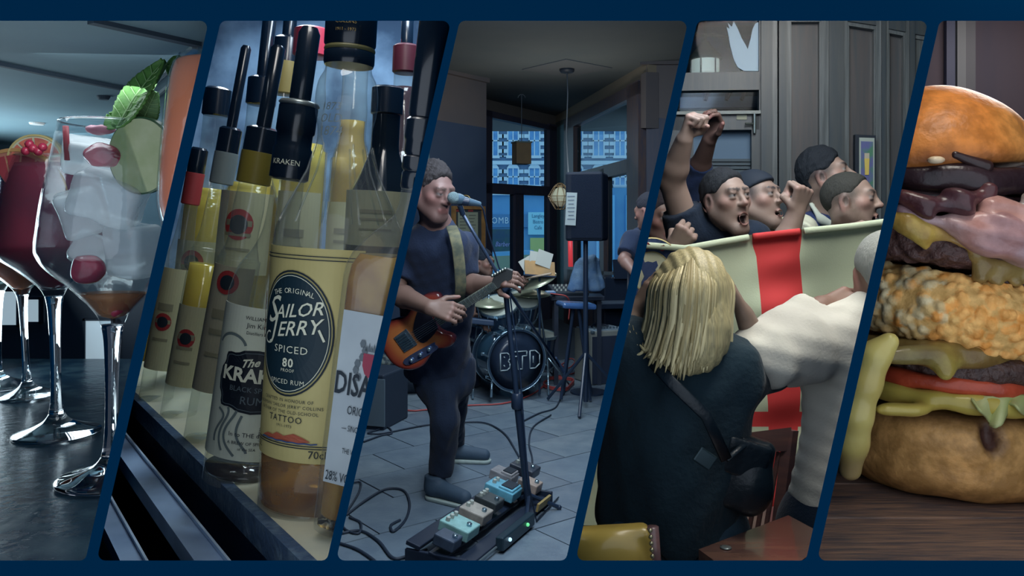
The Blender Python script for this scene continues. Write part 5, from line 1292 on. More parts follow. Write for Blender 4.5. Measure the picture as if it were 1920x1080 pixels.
drum(P(934, 573, 7.0), .17, .17, (-.1, -.55, 1)); drum(P(980, 562, 7.15), .15, .17, (.15, -.5, 1)); drum(P(915, 605, 7.2), .18, .13, (.1, -.15, 1), 'snare_drum'); drum(P(1002, 625, 7.5), .21, .3, (.1, -.1, 1), 'floor_tom')
CY = mat('cymbal_brass', C(126, 128, 108), .3, metal=.6)
def cymbal(c, r, tilt, foot, nm='cymbal'):
    M = cyl_frame(c, tilt); mb = MB(); mb.lathe([(.001, .03), (.03, .028), (.05, .008), (r*.6, -.006), (r, -.018), (r*.99, -.022), (.05, .002), (.001, .02)], 36, M); d = mb.build(nm, CY, dk_, True)
    mb = MB(); mb.tube([M @ Vector((0, 0, .06)), M @ Vector((0, 0, -.03)), Vector((foot[0], foot[1], .25))], .010, 8); mb.build('cymbal_stand', HP, dk_, True)
    for a in (.5, 2.6, 4.7):
        mb = MB(); mb.tube([Vector((foot[0], foot[1], .3)), Vector((foot[0]+.25*math.cos(a), foot[1]+.25*math.sin(a), .01))], .009, 6); mb.build('stand_leg', HP, dk_, True)
cymbal(P(992, 546, 7.3), .20, (.05, -.12, 1), (.2, 7.6)); cymbal(P(1004, 524, 7.0), .19, (-.38, -.25, 1), (.32, 7.2)); cymbal(P(916, 565, 7.0), .17, (.05, -.15, 1), (-.33, 7.05), 'hi_hat')
mb = MB(); mb.tube([P(923, 700, 6.7), P(921, 745, 6.6)], .010, 8); mb.build('spur', HP, dk_, True)
mb = MB(); mb.box(P(905, 603, 6.9), (.2, .1, .05), (0, .1, 0), bev=.01); mb.build('electronic_pad', mat('pad_navy', C(28, 44, 66), .5), dk_)
for i, (px, py, Y) in enumerate(((940, 615, 6.8), (955, 612, 6.8), (990, 615, 6.9), (930, 640, 6.75))):
    mb = MB(); mb.box(P(px, py, Y), (.05, .04, .03), (.3*i, .4, .2), bev=.006); mb.build('mount_bracket', HP, dk_)
# drummer
dp = person((-.25, 8.0, 0), 'dark haired drummer in a black T-shirt sitting behind the kit'); SKD = (.17, .10, .078)
hc = V3(907, 494, 7.45); HR = face_rot(62, -4, 0)
s = SDF(); head(s, hc, HR, 1.0, SKD, (.02, .02, .025), beard=.35, eyes=.4)
nk = V3(899, 520, 7.55); s1 = V3(883, 545, 7.6); s2 = V3(932, 543, 7.45); ch = V3(905, 600, 7.6); hp = V3(905, 660, 7.75)
e2 = V3(955, 532, 7.15); w2_ = V3(970, 524, 6.95); e1 = V3(884, 592, 7.35); w1 = V3(905, 606, 7.0)
s.cap(hc+np.array((0, .01, -.06)), nk, .052, .06, .02, col=SKD); s.cap(nk, ch, .07, .1, .03, col=SKD); s.cap(s1, s2, .05, .05, .03, col=SKD)
arm(s, s2, e2, w2_, SKD, (.046, .042, .029)); arm(s, s1, e1, w1, SKD, (.046, .042, .029))
hand(s, w2_, (.5, -.4, .2), (-.2, .3, -.9), False, sc=1.05, skin=SKD, **FIST); hand(s, w1, (.5, -.7, -.1), (0, .2, -1), True, sc=1.05, skin=SKD, **FIST)
s.build('body', SKINM, .007, dp)
hair('hair', hc, HR, 1.0, C(22, 28, 38), dp, top=.022, seed=22, h=.007)
s = SDF(); s.cap(nk+np.array((0, 0, -.08)), hp, .115, .13, .05, sq=((1, -.2, 0), 1.4)); s.cap(s1, s2, .07, .07, .04); sleeve(s, s2, e2, .65, .075, .08); sleeve(s, s1, e1, .7, .075, .08)
s.build('t_shirt', BLK, .012, dp, noise=wrinkles(.005, 25, 12))
s = SDF(); kn1 = V3(890, 660, 7.2); kn2 = V3(985, 665, 7.25); s.cap(hp, kn1, .1, .075, .04); s.cap(hp, kn2, .1, .075, .04); s.cap(kn1, np.array((kn1[0], kn1[1]+.1, .06)), .075, .055, .03); s.cap(kn2, np.array((kn2[0], kn2[1]+.1, .06)), .075, .055, .03)
s.build('trousers', JEAN, .014, dp)
mb = MB(); mb.tube([P(966, 526, 6.95), P(1033, 513, 6.75)], .009, 8); mb.build('drumstick', mat('stick_wood', C(126, 108, 92), .5), smooth=True, label='pale wooden drumstick raised over the cymbals', cat='drumstick')
dst = root('drum_stool', (hp[0], hp[1], 0), 'round black drum stool under the drummer', 'stool')
mb = MB(); mb.lathe([(.15, hp[2]-.17), (.17, hp[2]-.16), (.17, hp[2]-.11), (.15, hp[2]-.10)], 24, Matrix.Translation((hp[0], hp[1], 0))); mb.build('seat', DB, dst, 40)
mb = MB(); mb.tube([(hp[0], hp[1], .02), (hp[0], hp[1], hp[2]-.16)], .02, 8); mb.build('post', HP, dst)
# ------------------------------------------------------------------ music stand with brown folder
mr_ = root('music_stand', (*P(1010, 640, 6.9).xy, 0), 'music stand holding a brown folder and loose white sheets', 'stand')
c = P(1012, 503, 6.9)
mb = MB(); R_ = Euler((-.35, .08, .25)).to_matrix(); mb.box(c, (.27, .012, .125), R_); mb.build('folder', mat('kraft_folder', C(136, 100, 56), .7, col2=C(112, 88, 58), scale=6), mr_)
for i, (dx, dz, ry) in enumerate(((-.09, .03, -.5), (-.02, .075, .15), (.04, .08, .35), (.0, .06, -.2))):
    mb = MB(); mb.box(c+Vector((dx, .012+.006*i, dz)), (.14, .003, .14), (-.3, ry, .25)); mb.build('sheet', mat('loose_paper', C(126, 126, 122), .7), mr_)
mb = MB(); mb.box(c+Vector((0, -.01, -.07)), (.28, .05, .012), R_); mb.tube([c+Vector((0, .02, -.06)), Vector((c.x, c.y+.03, .02))], .010, 8); mb.build('stem', bk, mr_)
# ------------------------------------------------------------------ loudspeaker on a pole, sign taped to it
sc_ = root('loudspeaker', P(1101, 450, 6.4), 'large black loudspeaker on a pole with a paper sheet taped on', 'loudspeaker')
mb = MB(); c = P(1101, 388, 6.5); mb.box(c, (.30, .34, .55), (0, 0, -.25), bev=.02); mb.build('cabinet', mat('speaker_black', C(13, 20, 32), .7, spec=.2), sc_)
mb = MB(); R_ = Matrix.Rotation(-.25, 3, 'Z'); mb.box(c+R_ @ Vector((.02, -.172, 0)), (.24, .01, .5), (0, 0, -.25)); mb.build('grille', mat('speaker_grille', C(15, 22, 35), .9, spec=.1, bump=.6, bscale=250), sc_)
mb = MB(); mb.box(c+R_ @ Vector((-.10, -.181, -.02)), (.085, .006, .26), (0, .05, -.25)); pa = mb.build('paper_sheet', mat('set_list', C(118, 126, 128), .7), sc_)
mb = MB()
for i in range(7): mb.box(c+R_ @ Vector((-.10, -.185, .08-.03*i)), (.06-.008*(i % 3), .003, .006), (0, 0, -.25))
mb.build('handwriting', mat('pen_ink', C(70, 80, 96), .7), pa, kind='stuff')
ps_ = root('speaker_stand', (*P(1098, 700, 6.55).xy, 0), 'black pole stand carrying the loudspeaker', 'stand')
f0 = Vector((*P(1098, 700, 6.5).xy, 0)); mb = MB(); mb.tube([f0+Vector((0, 0, .05)), Vector((f0.x, f0.y, c.z-.27))], .02, 12); mb.build('pole', bk, ps_, 40)
for a in (.3, 2.4, 4.5):
    mb = MB(); mb.tube([f0+Vector((0, 0, .45)), f0+Vector((.4*math.cos(a), .4*math.sin(a), .015))], .013, 8); mb.build('leg', bk, ps_)
# ------------------------------------------------------------------ amplifier, bottle, cables
c0 = onfloor(1122, 722); 
am_ = root('guitar_amplifier', (c0.x, c0.y, 0), 'guitar amplifier box with pale side and grey top on the right', 'amplifier')
w_, d_, h_ = .40, .34, .50; rz = .42; R_ = Matrix.Rotation(rz, 3, 'Z'); cc = Vector((c0.x+.05, c0.y+.22, 0))
mb = MB(); mb.box(cc+Vector((0, 0, h_/2)), (w_, d_, h_), (0, 0, rz), bev=.012); mb.build('cabinet', mat('amp_tolex', C(92, 94, 92), .8, bump=.3, bscale=150), am_)
mb = MB(); mb.box(cc+R_ @ Vector((-.01, -d_/2-.004, h_/2-.02)), (w_-.03, .012, h_-.06), (0, 0, rz)); mb.build('grille_cloth', mat('amp_grille', C(20, 30, 48), .8), am_)
mb = MB(); mb.box(cc+Vector((0, 0, h_+.004)), (w_-.03, d_-.03, .012), (0, 0, rz)); mb.build('top_panel', mat('amp_top', C(96, 110, 124), .5), am_)
for i in range(8):
    mb = MB(); mb.lathe([(.009, 0), (.009, .018), (.007, .02)], 10, Matrix.Translation(cc+R_ @ Vector((-.15+.035*i, -d_/2+.04, h_+.01)))); mb.build('knob', HP, am_, 40)
mb = MB(); mb.tube([cc+R_ @ Vector((.09*math.cos(a), .05*math.sin(a)+.02, h_+.014+.02*math.sin(a))) for a in np.linspace(0, PI, 9)], .009, 8); mb.build('handle', bk, am_, True)
for sx in (-1, 1):
    mb = MB(); mb.box(cc+R_ @ Vector((sx*(w_/2-.015), -d_/2+.01, h_-.012)), (.035, .03, .03), (0, 0, rz), bev=.006); mb.build('corner_guard', HP, am_)
b0 = onfloor(1103, 716)
wb = root('water_bottle', (b0.x, b0.y, 0), 'clear plastic water bottle with white label beside the amplifier', 'bottle')
pl = glass('pet_plastic', tint=(.86, .93, .96, 1), haze=.45, hazecol=C(120, 140, 150)[:3]+(1,))
Mw = Matrix.Translation((b0.x, b0.y, 0))
mb = MB(); mb.lathe([(.036, 0), (.042, .008), (.040, .03), (.042, .05), (.040, .07), (.042, .09), (.042, .2), (.036, .235), (.016, .265), (.014, .285)], 24, Mw); mb.build('bottle_body', pl, wb, True)
mb = MB(); mb.lathe([(.0425, .125), (.0432, .126), (.0432, .185), (.0425, .186)], 24, Mw); lb = mb.build('label', mat('water_label', C(132, 142, 152), .6), wb)
mb = MB(); fn = wrap(Mw, .0435); letter(mb, 'AQUA', .028, lambda x, y: fn(x, .15+y, .001)); mb.build('lettering', mat('water_print', C(70, 84, 100), .6), lb)
mb = MB(); mb.lathe([(.016, .28), (.017, .283), (.017, .303), (.014, .306)], 18, Mw); mb.build('cap', mat('water_cap', C(96, 120, 140), .5), wb, 40)
redc = mat('red_cable', C(128, 44, 44), .5); blc = mat('black_cable', C(24, 34, 48), .6)
def cable(pts, r, m, label, n=6, sub=6):
    pts = [Vector(p) for p in pts]; out = []
    for i in range(len(pts)-1):
        p0 = pts[max(i-1, 0)]; p1 = pts[i]; p2 = pts[i+1]; p3 = pts[min(i+2, len(pts)-1)]
        for k in range(sub):
            t = k/sub; out.append(.5*((2*p1)+(-p0+p2)*t+(2*p0-5*p1+4*p2-p3)*t*t+(-p0+3*p1-3*p2+p3)*t**3))
    out.append(pts[-1]); mb = MB(); mb.tube(out, r, n); return mb.build('cable', m, smooth=True, label=label, cat='cable')
fl_ = lambda px, py, z=.008: onfloor(px, py, z)
cc_ = fl_(1048, 722)
coil = [fl_(730, 764), fl_(770, 770), fl_(800, 768), fl_(880, 760), fl_(940, 757), fl_(985, 745), fl_(1012, 730)]+[cc_+Vector((.135*math.cos(t)+.02*math.sin(3*t), .26*math.sin(t)+.03*math.cos(2*t), .005*t/3)) for t in np.linspace(3, 21, 44)]+[fl_(1075, 700), fl_(1080, 690)]
cable(coil, .007, redc, 'red cable coiled on the floor in front of the drums', sub=3)
cable([fl_(1040, 690), fl_(1058, 680), fl_(1070, 672), fl_(1078, 678), fl_(1066, 690), fl_(1052, 684)], .006, redc, 'short loop of red cable behind the coil', sub=5)
cable([fl_(682, 828), fl_(716, 816), fl_(735, 812), fl_(726, 800), fl_(708, 806), fl_(690, 812), fl_(720, 812), fl_(798, 797), fl_(862, 792), fl_(910, 793), fl_(945, 812), fl_(967, 845), fl_(985, 880)], .006, blc, 'thin black cable crossing the floor behind the singer')
cable([fl_(980, 790), fl_(1010, 775), fl_(1040, 765), fl_(1052, 745), fl_(1062, 730)], .006, blc, 'black cable running from the mic stand to the drums')
cable([fl_(1033, 778), fl_(1000, 800), fl_(992, 830), fl_(998, 860), fl_(995, 900), fl_(988, 925)], .006, blc, 'black cable looping down beside the mic stand to the pedals')
cable([fl_(650, 965), fl_(690, 935), fl_(725, 917), fl_(757, 920), fl_(768, 945), fl_(760, 975), fl_(738, 996), fl_(733, 985), fl_(750, 975)], .007, blc, 'black cable making a big loop on the floor at lower left')
cable([fl_(660, 905), fl_(676, 905), fl_(672, 925), fl_(648, 965), fl_(645, 990), fl_(672, 1000), fl_(676, 980), fl_(655, 970)], .006, blc, 'small black cable loop by the left divider')
cable([fl_(640, 1000), fl_(676, 995), fl_(710, 1015), fl_(735, 1045), fl_(760, 1044), fl_(800, 1030)], .007, blc, 'black cable leading into the left end of the pedalboard')
cable([fl_(636, 1018), fl_(670, 1030), fl_(700, 1050), fl_(720, 1070)], .007, blc, 'black cable in the bottom left corner of the floor')
# ------------------------------------------------------------------ pedalboard
pA = onfloor(872, 1076); pB = onfloor(1026, 948); pu = (pB-pA); pL = pu.length; pu.normalize(); pv = Vector((-pu.y, pu.x, 0)); pz = math.atan2(pu.y, pu.x)
pbd = root('pedalboard', pA, 'black pedalboard crowded with small effect pedals on the floor', 'pedalboard')
def pb(u, v, z): return pA+pu*u+pv*v+Vector((0, 0, z))
tiltR = Matrix.Rotation(pz, 3, 'Z') @ Matrix.Rotation(.25, 3, 'X')
for v, z in ((.02, .03), (.13, .06), (.24, .09)):
    mb = MB(); mb.box(pb(pL/2, v, z), (pL+.06, .07, .02), tiltR, bev=.004); mb.build('rail', mat('board_black', C(14, 24, 40), .5), pbd)
for u in (-.02, pL+.02):
    mb = MB(); mb.box(pb(u, .13, .035), (.02, .3, .07), (0, 0, pz), bev=.004); mb.build('end_cheek', mat('board_black', C(14, 24, 40), .5), pbd)
mb = MB(); mb.tube([pb(.02, -.03, .03), pb(pL*.55, -.03, .03)], .006, 8); mb.build('front_bar', mat('board_steel', C(96, 108, 116), .3, metal=.7), pbd)
def pedal(u, v, w, d, m, lab, knobs=3, tread=False, col2=None):
    c = pb(u, v, .075+v*.26); M4 = tiltR.to_4x4(); M4.translation = c
    r = root('effect_pedal', c, lab, 'effect pedal', 'effect pedals on the board')
    mb = MB(); mb.box(c+tiltR @ Vector((0, 0, .02)), (w, d, .05), tiltR, bev=.006); mb.build('housing', m, r)
    if tread:
        mb = MB(); mb.box(c+tiltR @ Vector((0, -d*.2, .05)), (w*.9, d*.5, .014), tiltR, bev=.004); t_ = mb.build('treadle', col2 or m, r)
        mb = MB(); mb.box(c+tiltR @ Vector((0, -d*.2, .059)), (w*.7, d*.38, .006), tiltR); mb.build('rubber_pad', mat('pad_rubber', C(24, 32, 42), .8), t_)
    else:
        mb = MB(); mb.lathe([(.012, 0), (.012, .012), (.008, .016)], 12, M4 @ Matrix.Translation((0, -d*.3, .045))); mb.build('footswitch', HP, r, 40)
    for i in range(knobs):
        mb = MB(); mb.lathe([(.011, 0), (.010, .016), (.008, .018)], 12, M4 @ Matrix.Translation(((i-(knobs-1)/2)*w*.3, d*.3, .045))); mb.build('knob', mat('knob_pale', C(122, 126, 122), .4), r, 40)
    mb = MB(); mb.box(c+tiltR @ Vector((w*.55, 0, .02)), (.03, .016, .016), tiltR); mb.build('jack_plug', HP, r)
pc = lambda r, g, b, n: mat('pedal_'+n, C(r, g, b), .4, col2=C(r*.85, g*.85, b*.85), scale=25, coat=.3)
pedal(.02, .10, .085, .10, pc(44, 56, 74, 'navy'), 'dark little tuner pedal at the left end of the board', 0)
pedal(.16, .12, .12, .15, pc(100, 140, 140, 'mint'), 'pale mint green pedal near the left end of the board', 3)
pedal(.34, .13, .11, .13, pc(124, 116, 110, 'cream'), 'cream printed pedal between the mint and the knobby one', 2)
pedal(.50, .14, .10, .12, pc(46, 52, 56, 'grey'), 'dark pedal covered in white knobs in mid board', 3)
pedal(.68, .15, .12, .16, pc(70, 134, 156, 'turquoise'), 'turquoise treadle pedal right of the middle', 2, True)
pedal(.84, .22, .10, .13, pc(112, 110, 116, 'lilac'), 'pale treadle pedal behind the beige one', 0, True, pc(130, 126, 130, 'pale'))
pedal(.86, .08, .09, .11, pc(126, 108, 100, 'beige'), 'beige pedal with red knobs beside the mic stand', 2)
pedal(1.02, .18, .12, .14, pc(40, 46, 58, 'dark'), 'black pedal with a red badge at the right end', 2)
pw = root('power_supply', pb(.42, -.04, 0), 'black power supply with green and white lights under the board', 'power supply')
mb = MB(); mb.box(pb(.42, -.045, .045), (.36, .04, .06), (0, 0, pz), bev=.006); mb.build('case', mat('supply_case', C(20, 36, 46), .35), pw)
for u, m_ in ((.30, mat('led_white', (.4, .6, .7, 1), .4, emit=(.5, .8, 1, 1), estr=1.)), (.50, mat('led_green', (.1, .5, .2, 1), .4, emit=(.2, 1, .4, 1), estr=.6))):
    mb = MB(); mb.sphere(pb(u, -.07, .05), .009, 8, 6); mb.build('indicator_light', m_, pw, True)
mb = MB(); mb.box(pb(.78, -.035, .06), (.16, .012, .04), tiltR); mb.build('brand_strip', mat('amber_strip', C(110, 90, 46), .5), pbd)
# ------------------------------------------------------------------ left edge: stage amp, bag of gear
c0 = onfloor(706, 806); mb = MB(); cc = Vector((c0.x-.12, c0.y+.25, 0)); R_ = Matrix.Rotation(-.3, 3, 'Z')
sa = root('stage_monitor', cc, 'grey fronted amplifier at the left edge behind the singer', 'amplifier')
mb.box(cc+Vector((0, 0, .2)), (.5, .42, .40), (0, 0, -.3), bev=.012); mb.build('cabinet', mat('monitor_dark', C(22, 32, 46), .6), sa)
mb = MB(); mb.box(cc+R_ @ Vector((.04, -.216, .2)), (.44, .012, .34), (0, 0, -.3)); mb.build('grille_cloth', mat('monitor_grey', C(66, 78, 88), .8), sa)
c0 = onfloor(765, 742); s = SDF(); cb = np.array((c0.x-.03, c0.y+.15, .12)); s.ell(cb, (.2, .15, .13)); s.ell(cb+np.array((-.12, .05, .06)), (.12, .1, .1), k=.04)
bgo = root('gear_bag', (c0.x, c0.y, 0), 'dark soft bag of gear with pink cloth on top behind the guitar', 'bag')
s.build('bag', mat('bag_dark', C(22, 32, 44), .8), .015, bgo, noise=wobble(.012, 20, 3))
s = SDF(); s.ell(cb+np.array((.06, -.05, .11)), (.13, .08, .03)); s.ell(cb+np.array((.0, -.09, .08)), (.08, .05, .03)); s.build('cloth', mat('pink_cloth', C(130, 80, 86), .8), .010, bgo, noise=wobble(.014, 40, 4))
s = SDF(); s.ell(cb+np.array((-.2, .0, .16)), (.13, .09, .05)); s.build('cable_heap', mat('pale_cables', C(70, 76, 74), .8, col2=C(30, 38, 46), scale=30, mixlo=.45, mixhi=.55), .010, bgo, noise=wobble(.02, 50, 6))
# ------------------------------------------------------------------ right: mixer desk, stool, dark piano, denim jacket, bassist
c = P(1065, 545, 7.6); mx = root('mixing_desk', (c.x, c.y, 0), 'small mixing desk with pale knobs on a dark table', 'mixer')
mb = MB(); mb.box(c, (.34, .26, .05), (.25, 0, .2), bev=.008); mb.build('case', mat('mixer_case', C(30, 38, 48), .5), mx)
for i in range(7):
    for j in range(3):
        mb = MB(); mb.lathe([(.010, 0), (.008, .02)], 8, Matrix.Translation(c+Euler((.25, 0, .2)).to_matrix() @ Vector((-.13+.042*i, -.08+.07*j, .025)))); mb.build('knob', mat('knob_pale', C(122, 126, 122), .4), mx, 40)
tb_ = root('side_table', (c.x, c.y, 0), 'dark table carrying the mixing desk behind the drums', 'table')
mb = MB(); mb.box((c.x+.08, c.y, c.z-.06), (.5, .36, .04), bev=.006); mb.build('table_top', mat('table_dark', C(20, 28, 42), .4), tb_)
for sx in (-.2, .2):
    for sy in (-.14, .14):
        mb = MB(); mb.box((c.x+.08+sx, c.y+sy, (c.z-.08)/2), (.04, .04, c.z-.08)); mb.build('leg', mat('table_dark', C(20, 28, 42), .4), tb_)
mb = MB(); mb.box(P(1032, 548, 7.4), (.09, .06, .02), (.2, 0, .3), bev=.006); mb.build('phone', mat('phone_blue', C(60, 100, 140), .3), label='small blue lit phone lying by the mixing desk', cat='phone')
cable([P(1020, 549, 7.38), P(1045, 552, 7.36), P(1062, 556, 7.36), P(1068, 570, 7.4), P(1066, 600, 7.42)], .007, redc, 'red lead hanging from the mixer table')
pn = root('upright_piano', (*xy(1150, 8.1), 0), 'black upright piano in the dark right corner', 'piano')
mb = MB(); mb.box((*xy(1190, 8.45), .48), (.8, .4, .96), (0, 0, .2), bev=.01); mb.build('case', mat('piano_black', C(16, 24, 38), .3, coat=.4), pn)
mb = MB(); q = Vector((*xy(1187, 8.15), .68)); mb.box(q, (.76, .24, .05), (0, 0, .2), bev=.006); mb.build('key_shelf', mat('piano_black', C(16, 24, 38), .3, coat=.4), pn)
mb = MB(); mb.box(q+Vector((-.02, -.03, .035)), (.66, .14, .02), (0, 0, .2)); mb.build('keys', mat('piano_keys', C(52, 62, 76), .4), pn)
mb = MB(); mb.box(q+Vector((.05, .08, .36)), (.5, .03, .2), (-.2, 0, .2)); mb.build('music_desk', mat('piano_black', C(16, 24, 38), .3, coat=.4), pn)
stl = root('piano_stool', (*xy(1080, 6.85), 0), 'black stool with blue sheen painted on its seat in front of the piano', 'stool')
q = P(1080, 572, 6.85); mb = MB(); mb.box(q, (.30, .26, .05), (0, .06, .2), bev=.02); mb.build('seat', mat('stool_sheen', C(40, 72, 116), .25, coat=.4), stl)  # blue sheen on the seat is put into its base colour
for a in (.6, 2.2, 3.8, 5.4):
    mb = MB(); mb.tube([q+Vector((.03*math.cos(a), .03*math.sin(a), -.02)), Vector((q.x+.17*math.cos(a), q.y+.17*math.sin(a), .015))], .014, 8); mb.build('leg', bk, stl)
s = SDF(); j0 = V3(1098, 484, 7.0); s.cap(V3(1088, 488, 7.0), V3(1112, 484, 7.0), .03, .03, .03); s.cap(V3(1092, 495, 7.0), V3(1086, 545, 6.98), .04, .06, .02, flat=(False, True)); s.cap(V3(1110, 492, 7.02), V3(1114, 545, 7.02), .045, .055, .02, flat=(False, True)); s.cap(V3(1120, 490, 7.03), V3(1128, 540, 7.03), .025, .028, .012, flat=(False, True)); s.cap(V3(1082, 494, 7.0), V3(1070, 546, 6.97), .026, .03, .012, flat=(False, True))
s.build('denim_jacket', mat('denim_blue', C(50, 78, 110), .85, col2=C(72, 94, 116), scale=12, bump=.4, bscale=80), .012, noise=wrinkles(.012, 20, 4), label='pale blue denim jacket hung up behind the speaker pole', cat='jacket')
hk = root('coat_stand', (*xy(1103, 7.1), 0), 'thin dark stand under the denim jacket', 'stand'); mb = MB(); b_ = Vector((*xy(1103, 7.1), 0)); mb.tube([b_+Vector((0, 0, .02)), Vector(j0)+Vector((0, .08, .15))], .015, 8); mb.build('pole', bk, hk)
mb = MB(); mb.lathe([(.16, 0), (.16, .015), (.02, .03)], 20, Matrix.Translation(b_)); mb.build('base', bk, hk, 40)
mb = MB(); mb.tube([P(1069, 440, 8.3), P(1070, 500, 8.3)], .025, 10); mb.build('neon_tube', mat('red_neon', C(150, 30, 40), .4, emit=(1, .08, .1, 1), estr=.4), smooth=True, label='glowing red tube light low in the corner window', cat='light')
# man on the right edge, turned away
bp_ = person((*xy(1215, 6.2), 0), 'man in black T-shirt with bare arm at the right edge of the band'); SKB = (.21, .12, .10)
hc = V3(1216, 398, 6.1); HR = face_rot(-130, -12, 0)
s = SDF(); head(s, hc, HR, 1.08, SKB, (.04, .03, .03)); nk = V3(1212, 432, 6.2); s1 = V3(1186, 452, 6.1); s2 = V3(1252, 460, 6.35); e1 = V3(1170, 487, 6.0); w1 = V3(1190, 512, 5.8); hp = V3(1222, 610, 6.3)
s.cap(hc, nk, .055, .06, .02, col=SKB); s.cap(nk, hp, .07, .1, .03, col=SKB); s.cap(s1, s2, .05, .05, .03, col=SKB); arm(s, s1, e1, w1, SKB, (.05, .044, .03)); hand(s, w1, (.6, -.4, -.4), (.2, .8, 0), True, (20, 30, 20), 1.1, SKB)
s.build('body', SKINM, .008, bp_)
hair('hair', hc, HR, 1.08, C(34, 34, 42), bp_, top=.02, seed=23, h=.008)
s = SDF(); s.cap(nk+np.array((0, 0, -.09)), hp, .12, .13, .05, sq=((1, .3, 0), 1.4)); s.cap(s1, s2, .075, .075, .04); sleeve(s, s1, e1, .75, .08, .085)
s.build('t_shirt', BLK, .014, bp_, noise=wrinkles(.005, 25, 14))
s = SDF(); s.cap(hp, np.array((hp[0]-.08, hp[1], .06)), .12, .07, .04); s.cap(hp, np.array((hp[0]+.12, hp[1], .06)), .12, .07, .04); s.build('trousers', JEAN, .016, bp_)
# ================================================================== BAY 4: cheering crowd with a flag in a panelled pub
BAY[0] = 4
ZF4 = -.25
panel = mat('dark_panel_wood', C(44, 50, 56), .4, col2=C(58, 54, 56), scale=5, stretch=(10, 10, .6), mixlo=.3, mixhi=.7)
frame_w = mat('dark_frame_wood', C(36, 46, 54), .4, col2=C(46, 52, 56), scale=5, stretch=(10, 10, .6))
mould = mat('moulding_edge', C(72, 78, 82), .35, col2=C(52, 58, 62), scale=8, stretch=(10, 10, .4))
mb = MB(); mb.box((1.6, 3.45, ZF4-.04), (4.0, 3.5, .08)); struct('floor', mb, mat('pub_floor', C(38, 36, 40), .6))
mb = MB(); mb.box((1.6, 3.45, 2.95), (4.2, 3.5, .08)); struct('ceiling', mb, mat('pub_ceiling_dark', C(56, 58, 60), .9))
W4 = Plane(xy(1240, 4.35), xy(1760, 4.1))
# panelled wall built as stiles, rails, recessed panels and mouldings
pw4 = root('wall_panelled', W4.pt(1560, 700), 'dark panelled wood wall behind the cheering men', 'wall'); pw4['kind'] = 'structure'; del pw4['category']; del pw4['label']
Yb4 = 1000
mb = MB(); W4.rect(mb, 1425, -60, 1800, Yb4, -.09, -.03); mb.build('backing_board', panel, pw4)
stiles = [(1425, 1446, .05), (1446, 1456, .03), (1458, 1472, .05), (1472, 1480, .025), (1538, 1552, .02), (1552, 1580, .035), (1580, 1588, .02), (1640, 1650, .02), (1650, 1658, .035), (1658, 1664, .02), (1695, 1702, .02), (1702, 1712, .035), (1712, 1800, .0)]
for x0, x1, d in stiles:
    mb = MB(); W4.rect(mb, x0, -60, x1, Yb4, -.04, d); mb.build('stile', frame_w if d > .03 else mould, pw4)
for x0, x1, ya, yb in ((1480, 1538, 35, 35), (1588, 1640, 42, 50), (1664, 1695, 56, 62), (1712, 1760, 66, 74)):
    mb = MB(); W4.slab(mb, [(x0, -60), (x1, -60), (x1, yb), (x0, ya)], -.04, .03); mb.build('top_rail', frame_w, pw4)
    mb = MB(); W4.slab(mb, [(x0, ya), (x1, yb), (x1, yb+7), (x0, ya+7)], -.04, .015); mb.build('top_moulding', mould, pw4)
for x in (1449, 1481.5, 1537, 1589.5, 1639, 1665, 1694):
    mb = MB(); W4.rect(mb, x-1.6, 40, x+1.6, Yb4, -.03, .012); mb.build('bead', mould, pw4)
# window at the left: frame members, panes, view into the bar beyond
wn = root('window_6', W4.pt(1350, 300), 'dark framed window into the next bar', 'window'); wn['kind'] = 'structure'; del wn['category']
for nm, ps in (('jamb', ((1422, -60), (1428, -60), (1428, 1000), (1422, 1000))), ('transom', ((1250, 139), (1424, 136), (1424, 170), (1250, 172))), ('top_rail', ((1250, -60), (1424, -60), (1424, 34), (1250, 34))), ('mid_rail', ((1250, 212), (1424, 210), (1424, 216), (1250, 218))), ('lower_rail', ((1250, 218), (1424, 216), (1424, 244), (1250, 246))), ('stile', ((1408, 216), (1424, 216), (1424, 400), (1408, 400))), ('stile', ((1250, 216), (1300, 216), (1300, 400), (1250, 400)))):
    mb = MB(); W4.slab(mb, list(ps), -.05, .03 if nm != 'mid_rail' else .06); mb.build(nm, frame_w if nm != 'mid_rail' else mat('rail_pale', C(84, 92, 92), .4), wn)
pane4 = glass('bar_pane', tint=(.85, .92, .97, 1), refl=.1)
for ps in (((1250, 34), (1424, 34), (1424, 137), (1250, 139)), ((1250, 171), (1424, 169), (1424, 211), (1250, 213))):
    mb = MB(); W4.slab(mb, list(ps), -.012, -.006); mb.build('pane', pane4, wn)
# bird decal on the upper pane (plain white silhouette)
bird = [(1425, 40), (1425, 133), (1395, 133), (1383, 126), (1376, 112), (1369, 86), (1365, 62), (1362, 50), (1368, 54), (1364, 42), (1372, 50), (1376, 40), (1384, 55), (1391, 72), (1398, 84), (1402, 92), (1407, 74), (1411, 54), (1416, 44)]
mb = MB(); W4.slab(mb, bird, -.004, .0); mb.build('bird_decal', mat('decal_white', C(128, 146, 162), .6), wn)
